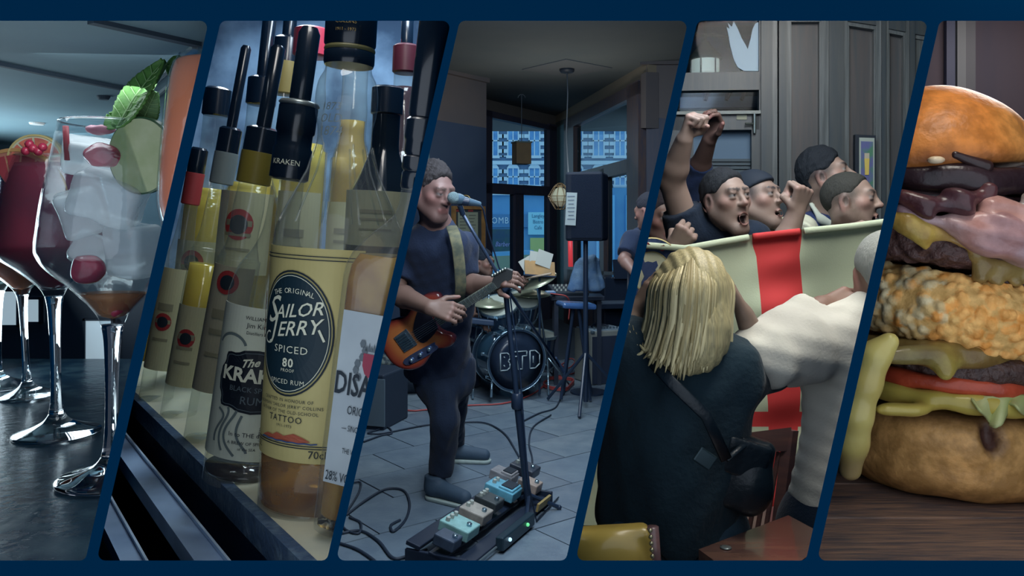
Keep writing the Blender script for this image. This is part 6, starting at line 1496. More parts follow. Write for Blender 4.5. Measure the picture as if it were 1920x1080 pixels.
# shutter slats low in the window
for i in range(14):
    y0 = 297+i*7; mb = MB(); W4.slab(mb, [(1300, y0), (1408, y0), (1408, y0+5.2), (1300, y0+5.2)], -.05, -.025); mb.build('shutter_slat', mat('shutter_slate', C(44, 58, 68), .6), wn)
mb = MB(); W4.slab(mb, [(1300, 246), (1408, 244), (1408, 297), (1300, 297)], -.05, -.04); mb.build('blue_blind', mat('blind_blue', C(62, 84, 106), .7), wn)
mb = MB(); W4.slab(mb, [(1300, 297), (1408, 297), (1408, 420), (1300, 420)], -.09, -.06); mb.build('shutter_back', mat('shutter_dark', C(30, 42, 52), .7), wn)
mb = MB(); c = W4.pt(1415, 232, .05); mb.tube([c+Vector((0, 0, .06)), c+Vector((0, 0, -.05))], .008, 8); mb.tube([c, c+Vector((-.05, 0, 0))], .006, 8); mb.build('window_catch', mat('catch_metal', C(80, 86, 84), .3, metal=.7), wn)
mb = MB(); W4.rect(mb, 1380, 214, 1399, 226, .031, .036); mb.build('notice', mat('small_notice', C(110, 112, 98), .7), wn)
# next bar behind the panes
mb = MB(); mb.box((1.9, 5.13, 1.4), (3.6, .05, 3.4)); struct('wall_back', mb, mat('next_bar_wall', C(46, 62, 76), .8, col2=C(56, 72, 86), scale=3))
WN = Plane((.5, 5.09), (2, 5.09))
for nm, ps, m_ in (('beam', ((1270, 48), (1440, 56), (1440, 76), (1270, 66)), frame_w), ('ledge', ((1270, 186), (1440, 184), (1440, 204), (1270, 206)), mat('ledge_blue', C(92, 110, 136), .6))):
    mb = MB(); WN.slab(mb, list(ps), 0, .08); struct('trim_16' if nm == 'beam' else 'trim_17', mb, m_)
for i, (x0, lab) in enumerate(((1322, 'dark bottle neck hanging left above the ledge in the next bar'), (1362, 'dark bottle neck in the middle above the ledge in the next bar'), (1390, 'dark bottle neck hanging right above the ledge in the next bar'))):
    mb = MB(); a = WN.pt(x0+8, 166, .15); b = WN.pt(x0, 188, .15); mb.tube([a, b], [.02, .012], 10); mb.build('optic_bottle', mat('optic_dark', C(50, 44, 56), .3), label=lab, cat='bottle', group='bottles in the next bar')
ln = root('hanging_lantern', P(1322, 110, 4.75), 'lit hanging lantern seen through the upper pane', 'lamp')
c = P(1322, 112, 4.75); k4 = 4.75/F; ML = Matrix.Translation(c)
mb = MB(); mb.lathe([(3*k4, 36*k4), (8*k4, 33*k4), (10*k4, 28*k4), (26*k4, 10*k4), (31*k4, 4*k4), (31*k4, 0), (26*k4, -1*k4)], 24, ML); mb.build('hood', mat('lantern_bronze', C(60, 62, 58), .5, metal=.3), ln, 40)
mb = MB(); mb.lathe([(24*k4, -28*k4), (26*k4, -26*k4), (26*k4, -1*k4), (22*k4, 0)], 24, ML); mb.build('lantern_glass', mat('lantern_glow', C(160, 165, 150), .5, emit=(.85, .88, .78, 1), estr=.25), ln, 40)
mb = MB(); mb.tube([c+Vector((0, 0, 34*k4)), c+Vector((0, 0, 110*k4))], .008, 8); mb.build('chain', mat('lantern_bronze', C(60, 62, 58), .5, metal=.3), ln)
for a in np.linspace(0, 2*PI, 7)[:-1]:
    mb = MB(); mb.tube([c+Vector((26.5*k4*math.cos(a), 26.5*k4*math.sin(a), z)) for z in (0, -28*k4)], .005, 6); mb.build('lantern_bar', mat('lantern_bronze', C(60, 62, 58), .5, metal=.3), ln)
# framed beer picture
fp = root('picture_frame', W4.pt(1616, 360, .06), 'small framed picture of a yellow beer glass on the panelling', 'picture')
PB = [(1597, 255), (1635, 257), (1635, 366), (1597, 368)]
mb = MB(); W4.slab(mb, PB, .03, .075); mb.build('frame', mat('picture_black', C(16, 26, 38), .4), fp)
mb = MB(); W4.slab(mb, [(1604, 261), (1632, 262), (1632, 362), (1604, 363)], .075, .08); mb.build('mount', mat('mount_pale', C(112, 122, 118), .6), fp)
mb = MB(); W4.slab(mb, [(1607, 268), (1629, 269), (1629, 356), (1607, 357)], .08, .083); mb.build('print', mat('print_violet', C(60, 66, 110), .5, col2=C(44, 90, 70), scale=9, mixlo=.45, mixhi=.55), fp)
mb = MB(); W4.slab(mb, [(1613, 300), (1622, 300), (1621, 330), (1614, 330)], .083, .087); mb.build('beer_glass', mat('beer_yellow', C(150, 132, 50), .5), fp)
mb = MB(); W4.slab(mb, [(1613, 290), (1622, 290), (1622, 300), (1613, 300)], .083, .087); mb.build('beer_head', mat('beer_foam', C(130, 124, 110), .5), fp)
# ------------------------------------------------------------------ the flag
def lerp_list(pts, x):
    for (a, b), (c_, d) in zip(pts[:-1], pts[1:]):
        if x <= c_: return b+(d-b)*(x-a)/(c_-a)
    return pts[-1][1]
topl = [(1100, 450), (1190, 454), (1285, 462), (1350, 450), (1410, 440), (1500, 430), (1600, 420), (1660, 412), (1800, 402)]
YFL = 2.95
def flag_pt(px, py, off=0.):
    f = .02*math.sin(px*.035+py*.006)+.012*math.sin(px*.011-py*.02+1)+.02*math.sin((px-1500)*.02+py*.012)*max(0, (py-480)/400)
    f2 = .010*math.sin(py*.07+px*.01)*math.exp(-((px-1470)/60)**2)
    return P(px, py, YFL+f+f2-off-.03*math.exp(-((py-lerp_list(topl, px))/10)**2))
XL = [(400, 1410), (440, 1410), (460, 1411), (480, 1418), (560, 1426), (640, 1432), (760, 1440), (1000, 1446)]; XR = [(400, 1502), (445, 1503), (480, 1499), (560, 1506), (640, 1505), (760, 1500), (1000, 1478)]
US = [(0, i/52) for i in range(52)]+[(1, i/16) for i in range(16)]+[(2, i/42) for i in range(43)]
VS = [(0, i/56) for i in range(56)]+[(1, i/5) for i in range(5)]+[(2, i/8) for i in range(8)]+[(3, i/16) for i in range(17)]
V = []; Fc = []; Mi = []; w = len(US)
for bv, tv in VS:
    for bu, tu in US:
        px = 1300.
        for _ in range(3):
            yt = lerp_list(topl, px); py = (yt+(772-yt)*tv, 772+28*tv, 800+58*tv, 858+127*tv)[bv]
            xl, xr = lerp_list(XL, py), lerp_list(XR, py); px = (1090+(xl-1090)*tu, xl+(xr-xl)*tu, xr+(1750-xr)*tu)[bu]
        V.append(flag_pt(px, py))
for j in range(len(VS)-1):
    for i in range(w-1):
        Fc.append((j*w+i, j*w+i+1, (j+1)*w+i+1, (j+1)*w+i)); bu = US[i][0]; bv = VS[j][0]
        Mi.append(1 if bu == 1 or bv == 1 or (bv == 2 and bu == 0 and US[i][1] < .8) else 0)
n0 = len(V); V += [v+Vector((0, .004, 0)) for v in V[:n0]]; nf = len(Fc)
Fc += [tuple(q+n0 for q in reversed(f)) for f in Fc[:nf]]; Mi += Mi[:nf]
fw = mat('flag_white', C(140, 146, 122), .8, bump=.1, bscale=200); frd = mat('flag_red', C(162, 26, 28), .8)
flag_o = root('flag', flag_pt(1430, 700), 'white flag with red cross and club crest held up by the men', 'flag')
mb = MB(); mb.v = V; mb.f = Fc; mb.m = Mi; cl_ = mb.build('cloth', [fw, frd], flag_o, True)
mb = MB()
hx = [1100+i*8 for i in range(85)]
mb.tube([flag_pt(x, lerp_list(topl, x)+3, .006) for x in hx if not 1404 <= x <= 1506], .009, 8)
mb = MB(); seg1 = [x for x in hx if x <= 1410]; seg2 = [x for x in hx if 1408 <= x <= 1506]; seg3 = [x for x in hx if x >= 1504]
for sx, m_ in ((seg1, fw), (seg2, frd), (seg3, fw)):
    mb = MB(); mb.tube([flag_pt(x, lerp_list(topl, x)+4, .004) for x in sx], [(.007, .012)]*len(sx), 8, flat=(0, 1, 0)); mb.build('hem', m_, flag_o, True)
# crest at the left: ring, shield, bull
cc = (1222, 512)
def cring(r0, r1, off, a0=0, a1=2*PI, n=40, sy=1.12):
    mb = MB(); V = []; 
    for i in range(n+1):
        a = a0+(a1-a0)*i/n
        for r in (r0, r1): V.append(flag_pt(cc[0]+r*math.cos(a), cc[1]+r*sy*math.sin(a), off))
    mb.add(V, [(2*i, 2*i+1, 2*i+3, 2*i+2) for i in range(n)]); return mb
navyc = mat('crest_navy', C(34, 50, 84), .7); 
cring(36, 58, .006).build('crest_ring', navyc, flag_o); cring(58, 60, .007).build('crest_line', mat('crest_gold', C(130, 116, 70), .7), flag_o); cring(34.5, 36.5, .007).build('crest_line', mat('crest_gold', C(130, 116, 70), .7), flag_o)
cring(0, 35, .005).build('crest_field', mat('crest_cream', C(146, 144, 120), .7), flag_o)
for a in (-2.4, -1.75, -1.1, -.5, .1): 
    x0, y0 = cc[0]+47*math.cos(a), cc[1]+52*math.sin(a); mb = MB()
    for t in np.linspace(0, 2*PI, 6)[:-1]: mb.add([flag_pt(x0+3*math.cos(t)+3.4*math.cos(q), y0+3*math.sin(t)+3.8*math.sin(q), .009) for q in np.linspace(0, 2*PI, 8)[:-1]], [tuple(range(7))])
    mb.build('crest_rose', mat('crest_rose_red', C(130, 30, 36), .7), flag_o)
bull = [(1206, 484), (1209, 492), (1215, 490), (1224, 492), (1231, 489), (1234, 498), (1229, 505), (1231, 514), (1226, 521), (1225, 534), (1219, 545), (1213, 548), (1209, 538), (1202, 540), (1203, 528), (1208, 518), (1204, 508), (1200, 500)]
mb = MB(); mb.add([flag_pt(x, y, .009) for x, y in bull], [tuple(range(len(bull)))]); mb.build('crest_bull', navyc, flag_o)
# ------------------------------------------------------------------ people helpers for this bay
def V4(px, py, Y): return np.array(P(px, py, Y))
def legs_and_hips(parent, hipc, w, m, Yoff=0., z0=ZF4, rr=.11):
    s = SDF(); hipc = np.array(hipc); s.cap(hipc+(-.07, 0, .03), hipc+(.07, 0, .03), .12, .12, .05)
    for sx in (-1, 1):
        a = hipc+np.array((sx*w, 0, -.03)); kn = np.array((hipc[0]+sx*w*1.1, hipc[1]-.03, z0+.5)); f = np.array((hipc[0]+sx*w*1.1, hipc[1], z0+.07))
        s.cap(a, kn, rr, .075, .04); s.cap(kn, f, .075, .055, .03); s.cap(f, f+np.array((0, -.14, -.02)), .045, .04, .03)
    s.half((0, 0, z0+.002), (0, 0, -1), hipc-2, hipc+2, .004)
    s.build('trousers', m, .016, parent)
def man(label, hc, yaw, pitch, roll, sc, skin, hairc, nk, s1, s2, hp, shirt, arms=(), hands=(), h=.0045, mouth=0., beard=0., eyes=.5, hairkw=None, sleeves=(), collar=None, beardc=None, fade=0., nose=1., hairm=True, brow=1., trm=None, tR=(.115, .13)):
    pr = person((hp[0], hp[1], ZF4), label); R = face_rot(yaw, pitch, roll); s = SDF()
    head(s, hc, R, sc, skin, hairc[:3], mouth=mouth, beard=beard, eyes=eyes, beardc=beardc, fade=fade, nose=nose, brow=brow)
    Rn = np.array(R); s.cap(np.array(hc)+Rn @ np.array((0, -.025, -.05))*sc, nk, .056*sc, .062, .025, col=skin); s.cap(nk, np.array(nk)+(np.array(hp)-nk)*.3, .07, .09, .04, col=skin)
    s.cap(s1, nk, .045, .055, .03, col=skin); s.cap(s2, nk, .045, .055, .03, col=skin)
    for a in arms: arm(s, *a[:3], skin, *(a[3:] or ()))
    for hnd in hands: hand(s, skin=skin, **hnd)
    s.build('body', SKINM, h, pr)
    if hairm: hair('hair', hc, R, sc, hairc, pr, **(hairkw or {}))
    s = SDF(); nk = np.array(nk); hp = np.array(hp); s1 = np.array(s1); s2 = np.array(s2); ax = s2-s1; ax[2] = 0
    s.cap(nk+np.array((0, .01, -.12)), hp, tR[0], tR[1], .05, sq=(ax, 1.45), flat=(False, True)); s.cap(s1, s2, .068, .068, .05); s.cap(s1, nk+np.array((0, 0, -.03)), .065, .07, .04); s.cap(s2, nk+np.array((0, 0, -.03)), .065, .07, .04)
    for a, b, t, r0, r1 in sleeves: sleeve(s, a, b, t, r0, r1)
    f = Rn @ np.array((0, 1, 0)); s.ell(nk+f*.02+np.array((0, 0, .02)), (.07, .07, .075), None, .012, 'sub')
    s.build('shirt', shirt, .009, pr, noise=wrinkles(.005, 26, int(abs(hc[0])*100)))
    legs_and_hips(pr, (hp[0], hp[1], hp[2]), .1, trm or JEAN)
    return pr, R
NAVT = cloth('navy_tee', C(16, 26, 40)); WHT = cloth('white_tee', C(140, 140, 124)); POLO = cloth('royal_navy_polo', C(20, 32, 66))
S1 = (.26, .19, .158); S2 = (.245, .18, .15)
# man shouting, arm raised
shA = V4(1288, 432, 3.28); shB = V4(1412, 448, 3.22)
eA = V4(1259, 338, 3.22); wA = V4(1283, 262, 3.1); h_on = V4(1258, 470, 3.02)
man('man in navy T-shirt shouting with one bare arm raised high', V4(1361, 376, 3.2), 24, 4, 4, 1.03, S1, C(28, 30, 34), V4(1352, 432, 3.27), shA, shB, V4(1352, 760, 3.35), NAVT,
    arms=[(shA, eA, wA, (.06, .05, .034)), (shA+np.array((.02, 0, -.05)), V4(1240, 520, 3.15), V4(1262, 470, 3.04), (.055, .045, .03))],
    hands=[dict(w=wA, f=V4(1296, 222, 3.08)-wA, n=(.8, -.5, .1), right=True, sc=1.12, **FIST), dict(w=V4(1262, 470, 3.04), f=(.35, -.35, .6), n=(.0, .9, -.3), right=True, sc=1.1, **FIST)],
    mouth=.95, beard=.6, eyes=.75, hairkw=dict(seed=31, top=.010, line=.052), sleeves=[(shA, eA, .42, .085, .08)], beardc=(.06, .045, .04), fade=.5)
# man in backward cap, fist up
shA = V4(1405, 452, 3.42); shB = V4(1500, 440, 3.45); eB = V4(1466, 470, 3.08); wB = V4(1492, 400, 3.06)
pm, R = man('man in black backward cap and white T-shirt raising a fist', V4(1419, 376, 3.4), 44, 10, 0, 1.02, S2, C(18, 26, 36), V4(1420, 438, 3.48), shA, shB, V4(1440, 760, 3.5), WHT,
    arms=[(shB, eB, wB, (.055, .047, .033))], hands=[dict(w=wB, f=V4(1506, 360, 3.04)-wB, n=(-.4, .8, .3), right=True, sc=1.12, **FIST)], mouth=.5, eyes=.3, hairm=False, fade=.7, nose=1.04, sleeves=[(shA, V4(1380, 520, 3.4), .5, .08, .085), (shB, eB, .35, .08, .085)], beard=.12)
hc = V4(1419, 376, 3.4); Rn = np.array(R); s = SDF(); T = lambda x, y, z: hc+Rn @ (np.array((x, y, z))*1.02)
s.ell(T(0, -.018, .045), np.array((.086, .112, .092)), R); s.half(T(0, .03, .052), Rn @ np.array((0, .42, -1)), hc-.4, hc+.4, .008); 
cpo = s.build('backward_cap', mat('cap_black', C(14, 24, 36), .8), .006, pm)
s = SDF(); s.box(T(0, -.135, -.005), (.06, .05, .005), R @ Matrix.Rotation(.5, 3, 'X'), .004); s.build('cap_peak', mat('cap_black', C(14, 24, 36), .8), .005, cpo)
# man with dark swept hair and polo
shA = V4(1518, 432, 3.62); shB = V4(1612, 440, 3.7)
pm, R = man('dark haired man in navy polo with white collar looking right', V4(1548, 333, 3.62), 60, 14, 0, 1.05, S2, C(22, 26, 32), V4(1543, 405, 3.68), shA, shB, V4(1560, 760, 3.7), POLO, mouth=0, eyes=.35, hairkw=dict(seed=33, top=.024, line=.060, amp=.004), fade=.8, beard=.25, brow=1.3, nose=1.05)
s = SDF(); a = V4(1520, 385, 3.60); b = V4(1560, 422, 3.52); s.cap(V4(1522, 384, 3.62), V4(1540, 412, 3.55), .008, .013, .02, sq=((1, -.3, -.6), 1.6)); s.cap(V4(1540, 412, 3.55), V4(1566, 424, 3.52), .013, .010, .02, sq=((.4, 0, 1), 1.5)); s.cap(V4(1522, 384, 3.62), V4(1550, 396, 3.75), .008, .008, .01)
s.build('collar', mat('collar_white', C(128, 132, 124), .8), .006, pm)
# man with buzz cut and beard, shouting to the right
shA = V4(1575, 452, 3.35); shB = V4(1672, 450, 3.4); wC = V4(1574, 440, 3.12)
man('man with buzz cut and beard shouting sideways over the flag', V4(1596, 380, 3.28), 54, 4, -4, 1.02, S1, C(40, 40, 38), V4(1592, 438, 3.36), shA, shB, V4(1610, 760, 3.45), cloth('dark_tee', C(24, 32, 44)),
    arms=[(shA, V4(1560, 500, 3.15), wC, (.05, .042, .03))], hands=[dict(w=wC, f=(.8, -.3, .25), n=(.1, .5, -.8), right=True, curl=(30, 60, 50), sc=1.08)], mouth=.8, beard=.95, eyes=.15, hairkw=dict(seed=34, top=.003, line=.045, amp=.0008, side=-.001), beardc=(.07, .05, .035), fade=.75)
# person behind with green cap, arm in navy sleeve raised
hc = V4(1303, 378, 3.8); R = face_rot(50, 5, 0); shA = V4(1285, 440, 3.85); el = V4(1306, 330, 3.72); wr = V4(1330, 262, 3.55)
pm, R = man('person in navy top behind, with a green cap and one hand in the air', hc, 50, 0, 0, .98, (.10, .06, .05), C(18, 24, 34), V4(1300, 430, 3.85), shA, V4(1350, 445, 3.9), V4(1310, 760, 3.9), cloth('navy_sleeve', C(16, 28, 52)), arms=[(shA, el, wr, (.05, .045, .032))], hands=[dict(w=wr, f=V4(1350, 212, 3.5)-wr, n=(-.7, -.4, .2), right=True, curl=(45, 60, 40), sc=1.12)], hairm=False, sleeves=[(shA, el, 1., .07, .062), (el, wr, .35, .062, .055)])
s = SDF(); Rn = np.array(R); s.ell(hc+Rn @ np.array((0, -.01, .04)), (.085, .105, .088), R); s.half(hc+Rn @ np.array((0, 0, .03)), (0, 0, -1), hc-.4, hc+.4, .006); s.build('green_cap', mat('green_cap', C(34, 84, 66), .7), .008, pm)
# half hidden person at the left edge
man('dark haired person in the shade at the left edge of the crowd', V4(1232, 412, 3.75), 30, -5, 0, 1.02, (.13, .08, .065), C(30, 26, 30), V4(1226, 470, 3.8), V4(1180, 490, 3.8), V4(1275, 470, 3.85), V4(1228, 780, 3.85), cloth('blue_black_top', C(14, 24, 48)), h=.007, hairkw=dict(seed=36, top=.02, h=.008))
# ------------------------------------------------------------------ woman with long blonde hair, back to us
YW = 2.12; wp = person((*xy(1265, YW+.05), ZF4), 'woman with long straight blonde hair and black jacket seen from behind')
hc = V4(1298, 552, YW); SKW = (.23, .165, .13); R = face_rot(178, 0, 0); Rn = np.array(R); s = SDF()
head(s, hc, R, .98, SKW, (.3, .25, .15)); nk = V4(1290, 660, YW+.02); sl = V4(1196, 668, YW+.02); sr = V4(1366, 690, YW+.04); hp = V4(1262, 985, YW+.08)
s.cap(hc, nk, .055, .06, .02, col=SKW); s.cap(nk, hp, .06, .09, .04, col=SKW); s.cap(sl, sr, .05, .05, .03, col=SKW)
eR = V4(1440, 700, YW+.12); wR = V4(1396, 590, YW+.10); eL = V4(1168, 652, YW+.1); wL = V4(1192, 585, YW+.14)
arm(s, sr, eR, wR, SKW, (.05, .04, .026)); arm(s, sl, eL, wL, SKW, (.05, .04, .026))
hand(s, wR, V4(1372, 540, YW+.10)-wR, (-.8, .2, 0), False, (10, 15, 10), .95, SKW); hand(s, wL, V4(1222, 540, YW+.12)-wL, (.8, .2, 0), True, (10, 15, 10), .95, SKW)
s.build('body', SKINM, .005, wp)
s = SDF(); s.cap(nk+np.array((-.01, .0, -.1)), hp, .118, .145, .06, sq=((1, 0, 0), 1.28), flat=(False, True)); s.cap(sl, sr, .07, .07, .06); s.cap(sl, nk, .07, .07, .05); s.cap(sr, nk, .07, .07, .05)
s.chain([sr, V4(1400, 706, YW+.08), eR], [.075, .068, .06], k=.03); s.cap(eR, V4(1408, 618, YW+.11), .056, .044, .03, flat=(False, True)); s.chain([sl, eL], [.085, .07], k=.03); s.cap(eL, V4(1180, 612, YW+.13), .066, .046, .03, flat=(False, True))
s.cap(V4(1345, 740, YW+.06), V4(1325, 920, YW+.1), .05, .07, .06); s.cap(V4(1190, 720, YW+.05), V4(1175, 950, YW+.08), .06, .08, .06)
s.build('jacket', cloth('black_jacket', C(19, 36, 45), C(15, 30, 39), bump=.4, bscale=60), .009, wp, noise=wrinkles(.012, 18, 44))
s = SDF()            # jeans
for sx in (-1, 1): s.cap(hp+np.array((sx*.08, 0, -.02)), np.array((hp[0]+sx*.09, hp[1], ZF4+.08)), .13, .065, .05)
s.build('jeans', cloth('blue_jeans', C(24, 42, 56), C(36, 54, 66)), .014, wp)
# hair: solid cap with locks
HB = mat('blonde_hair', C(150, 134, 92), .45, col2=C(118, 106, 74), scale=40, stretch=(6, 6, .5), mixlo=.35, mixhi=.65, spec=.4)
hr = SDF(); hr.ell(hc+np.array((0, .0, .03)), (.088, .108, .096)); hr.cap(hc+np.array((-.005, -.01, 0)), V4(1296, 640, YW-.05), .090, .078, .04, sq=((1, 0, 0), 1.12)); hr.cap(V4(1292, 610, YW-.05), V4(1286, 655, YW-.055), .07, .05, .05, sq=((1, 0, 0), 1.35))
def strand_noise(p): return .0022*np.sin(p[:, 0]*260+2.5*np.sin(p[:, 2]*9)+p[:, 2]*6)+.0015*np.sin(p[:, 0]*120+p[:, 2]*11+1)
hso = hr.build('hair', HB, .006, wp, noise=strand_noise)
rng2 = random.Random(5); HB2 = mat('blonde_light', C(166, 150, 108), .45, spec=.4); HB3 = mat('blonde_dark', C(122, 106, 68), .5, spec=.3)
for i in range(190):
    t = (i+.5)/190; a = -1.5+3.0*t+rng2.uniform(-.05, .05)
    x0 = 1297+76*math.sin(a); top = V4(1300+34*math.sin(a), 476+16*abs(math.sin(a))**1.5, YW-.055+.06*abs(math.sin(a)))
    yb = 706-78*abs(math.sin(a))**2.4+rng2.uniform(-26, 8); dep = YW-.138+.12*abs(math.sin(a))**2+rng2.uniform(-.006, .006)
    drift = -24+16*math.sin(a)+rng2.uniform(-7, 7)
    pts = [top, V4(x0, 530, dep), V4(x0+drift*.25, 600, dep-.004), V4(x0+drift*.65, 655, dep+rng2.uniform(-.008, .006)), V4(x0+drift, yb, dep+rng2.uniform(-.008, .012))]
    out = []
    for k in range(4):
        p0, p1, p2, p3 = pts[max(k-1, 0)], pts[k], pts[k+1], pts[min(k+2, 4)]
        for q in range(4):
            tt = q/4; out.append(.5*((2*p1)+(-p0+p2)*tt+(2*p0-5*p1+4*p2-p3)*tt*tt+(-p0+3*p1-3*p2+p3)*tt**3))
    out.append(pts[-1]); r0 = rng2.uniform(.0045, .008)
    mb = MB(); mb.tube(out, [(r0*(.4+.6*min(1, j/5))*(1-.8*(j/16)**5), r0*.55*(.4+.6*min(1, j/5))*(1-.8*(j/16)**5)) for j in range(17)], 6, flat=(1, 0, 0)); mb.build('lock', rng2.choice((HB, HB, HB2, HB3)), hso, True)
# shoulder bag hanging at her side
bgr = root('handbag', V4(1398, 960, YW-.02), 'black leather handbag hanging at the blonde woman\'s hip', 'bag'); BL = mat('bag_leather', C(9, 20, 28), .4, bump=.2, bscale=60)
s = SDF(); bc = V4(1394, 886, YW-.02); s.box(bc, (.064, .04, .100), Euler((0, .28, 0)).to_matrix(), .03); s.ell(bc+np.array((.02, -.015, -.03)), (.055, .045, .07), k=.03); s.build('pouch', BL, .007, bgr, noise=wobble(.004, 30, 2))
s = SDF(); s.box(bc+np.array((-.005, -.035, .045)), (.06, .012, .05), Euler((.1, .3, 0)).to_matrix(), .01); s.build('flap', BL, .006, bgr)
mb = MB(); mb.tube([V4(1362, 862, YW-.12), V4(1325, 780, YW-.15), V4(1262, 720, YW-.15), V4(1225, 680, YW-.1)], [(.015, .003)]*4, 10, flat=(1, 0, .5)); mb.tube([V4(1362, 862, YW-.12), V4(1400, 830, YW-.06), V4(1425, 860, YW-.03), V4(1430, 900, YW-.04)], [(.008, .004)]*4, 8); mb.build('strap', BL, bgr, True)
mb = MB(); mb.box(V4(1322, 860, YW-.16), (.05, .01, .04), (0, .6, 0), bev=.004); mb.build('buckle', mat('dark_buckle', C(30, 44, 50), .3, metal=.5), bgr)
# ------------------------------------------------------------------ man in white shirt at the right edge, arm up
YX = 2.32; xp = person((*xy(1560, YX), ZF4), 'man in white shirt at the right edge with his elbow raised'); SKX = (.22, .135, .105)
hc = V4(1664, 520, YX); R = face_rot(165, 0, -4); s = SDF(); head(s, hc, R, 1.1, SKX, (.25, .25, .24), beard=.5); nk = V4(1636, 612, YX); s1 = V4(1572, 648, YX); s2 = V4(1720, 650, YX); hp = V4(1598, 978, YX+.03)
eX = V4(1432, 668, YX-.12); wX = V4(1540, 580, YX+.04)
s.cap(hc, nk, .062, .065, .02, col=SKX); s.cap(nk, hp, .07, .1, .04, col=SKX); s.cap(s1, s2, .05, .05, .03, col=SKX); arm(s, s1, eX, wX, SKX, (.06, .055, .04)); hand(s, wX, V4(1600, 562, YX+.05)-wX, (.2, .6, -.5), False, (25, 40, 30), 1.2, SKX)
s.build('body', SKINM, .006, xp)
hair('hair', hc, R, 1.1, C(112, 112, 108), xp, top=.003, amp=.001, seed=38, h=.007)
WSH = cloth('white_shirt', C(158, 152, 142), C(146, 140, 132), bump=.15)
s = SDF(); s.cap(nk+np.array((-.02, 0, -.14)), hp, .12, .135, .05, sq=((1, 0, 0), 1.35), flat=(False, True)); s.cap(s1, s2, .085, .085, .06); s.cap(s1, nk, .085, .075, .05); s.cap(s2, nk, .085, .075, .05)
s.chain([s1, V4(1490, 655, YX-.08), eX], [.09, .095, .082], k=.04); s.cap(eX, V4(1525, 588, YX+.03), .085, .066, .04, flat=(False, True)); s.cap(nk+np.array((0, 0, .02)), nk+np.array((0, 0, -.03)), .078, .085, .02)
s.build('shirt', WSH, .009, xp, noise=wrinkles(.011, 24, 51))
s = SDF(); s.cap(hp+np.array((0, 0, .04)), hp+np.array((0, 0, -.05)), .14, .135, .04, sq=((1, 0, 0), 1.25))
for sx in (-1, 1): s.cap(hp+np.array((sx*.09, 0, -.03)), np.array((hp[0]+sx*.1, hp[1], ZF4+.08)), .13, .07, .05)
s.build('trousers', cloth('navy_trousers', C(12, 24, 38)), .014, xp)
# ------------------------------------------------------------------ furniture
dw = mat('dark_chair_wood', C(74, 52, 54), .35, col2=C(92, 60, 56), scale=5, stretch=(1, 1, 8), coat=.3)
YC = 2.66; chr_ = root('slat_back_chair', (*xy(1430, YC+.2), ZF4), 'dark wooden slat back chair between the woman and the white shirt', 'chair')
cp_ = lambda px, py, d=0.: P(px, py, YC+d)
mb = MB(); mb.hexa([cp_(1392, 852), cp_(1482, 845), cp_(1482, 845, .03), cp_(1392, 852, .03), cp_(1396, 812), cp_(1484, 801), cp_(1484, 801, .03), cp_(1396, 812, .03)]); mb.build('top_rail', dw, chr_)
def bar4(px0, py0, px1, py1, w, d=.02): 
    mb = MB(); mb.tube([cp_(px0, py0, .015), cp_(px1, py1, .0)], [(w, d/2)]*2, 4, flat=(1, 0, 0)); return mb
for i in range(6):
    t = i/5; bar4(1404+70*t, 850-3*t, 1372+78*t, 1000, .0085).build('slat', dw, chr_)
bar4(1396, 820, 1362, 1010, .024, .04).build('back_post', dw, chr_); bar4(1483, 806, 1458, 1010, .026, .04).build('back_post', dw, chr_)
seat = cp_(1410, 1010); mb = MB(); mb.box((seat.x, seat.y+.2, seat.z), (.42, .42, .04), bev=.01); mb.build('seat', dw, chr_)
for sx in (-.18, .18):
    for sy in (.02, .38):
        mb = MB(); mb.box((seat.x+sx, seat.y+sy, (seat.z+ZF4)/2), (.04, .04, seat.z-ZF4)); mb.build('leg', dw, chr_)
tbm = mat('red_brown_table', C(84, 56, 44), .25, col2=C(66, 44, 40), scale=5, stretch=(1, 8, 8), coat=.5)
zt4 = P(1400, 1000, 2.1).z; tab = root('pub_table', (*xy(1420, 2.1), ZF4), 'glossy red brown wooden table corner in front of the woman', 'table')
def ontab(px, py, z=zt4): Y = (CZ-z)*F/(py-HZ); return P(px, py, Y)
tp = [ontab(1310, 1030), ontab(1478, 966), ontab(1560, 1010), ontab(1420, 1110)]
mb = MB(); mb.hexa([p-Vector((0, 0, .04)) for p in tp]+tp); mb.build('table_top', tbm, tab)
tc_ = sum(tp, Vector())/4; mb = MB(); mb.box((tc_.x, tc_.y, (zt4-.04+ZF4)/2), (.08, .08, zt4-.04-ZF4)); mb.build('pedestal', dw, tab)
mb = MB(); mb.lathe([(.012, 0), (.015, .003), (.009, .004)], 16, Matrix.Translation(ontab(1361, 1028))); mb.build('metal_token', mat('cap_silver', C(120, 124, 122), .3, metal=.7), label='small silver disc lying on the table corner', cat='token', smooth=True)
yl = root('leather_chair', (*xy(1155, 1.82), ZF4), 'mustard yellow leather chair back with brass studs at lower left', 'chair'); YL = mat('mustard_leather', C(134, 110, 32), .3, col2=C(120, 96, 30), scale=4, coat=.35)
s = SDF(); s.box(P(1150, 1096, 1.85), (.095, .03, .135), Euler((0, -.06, 0)).to_matrix(), .02); s.ell(P(1150, 1090, 1.82), (.075, .03, .10), k=.03); s.build('back_cushion', YL, .006, yl)
for i in range(7):
    p = P(1219+1.0*i, 995+i*12, 1.805); mb = MB(); mb.sphere(p, .0055, 8, 6); mb.build('stud', mat('brass_stud', C(120, 112, 86), .25, metal=.7), yl, True)
mb = MB(); mb.tube([P(1222, 988, 1.84), P(1232, 1120, 1.84)], .016, 8); mb.build('back_post', dw, yl, True)
mb = MB(); sz = P(1150, 1200, 1.85).z; mb.box((xy(1150, 1.85)[0], 1.95, sz), (.22, .2, .05), bev=.015); mb.build('seat', YL, yl)
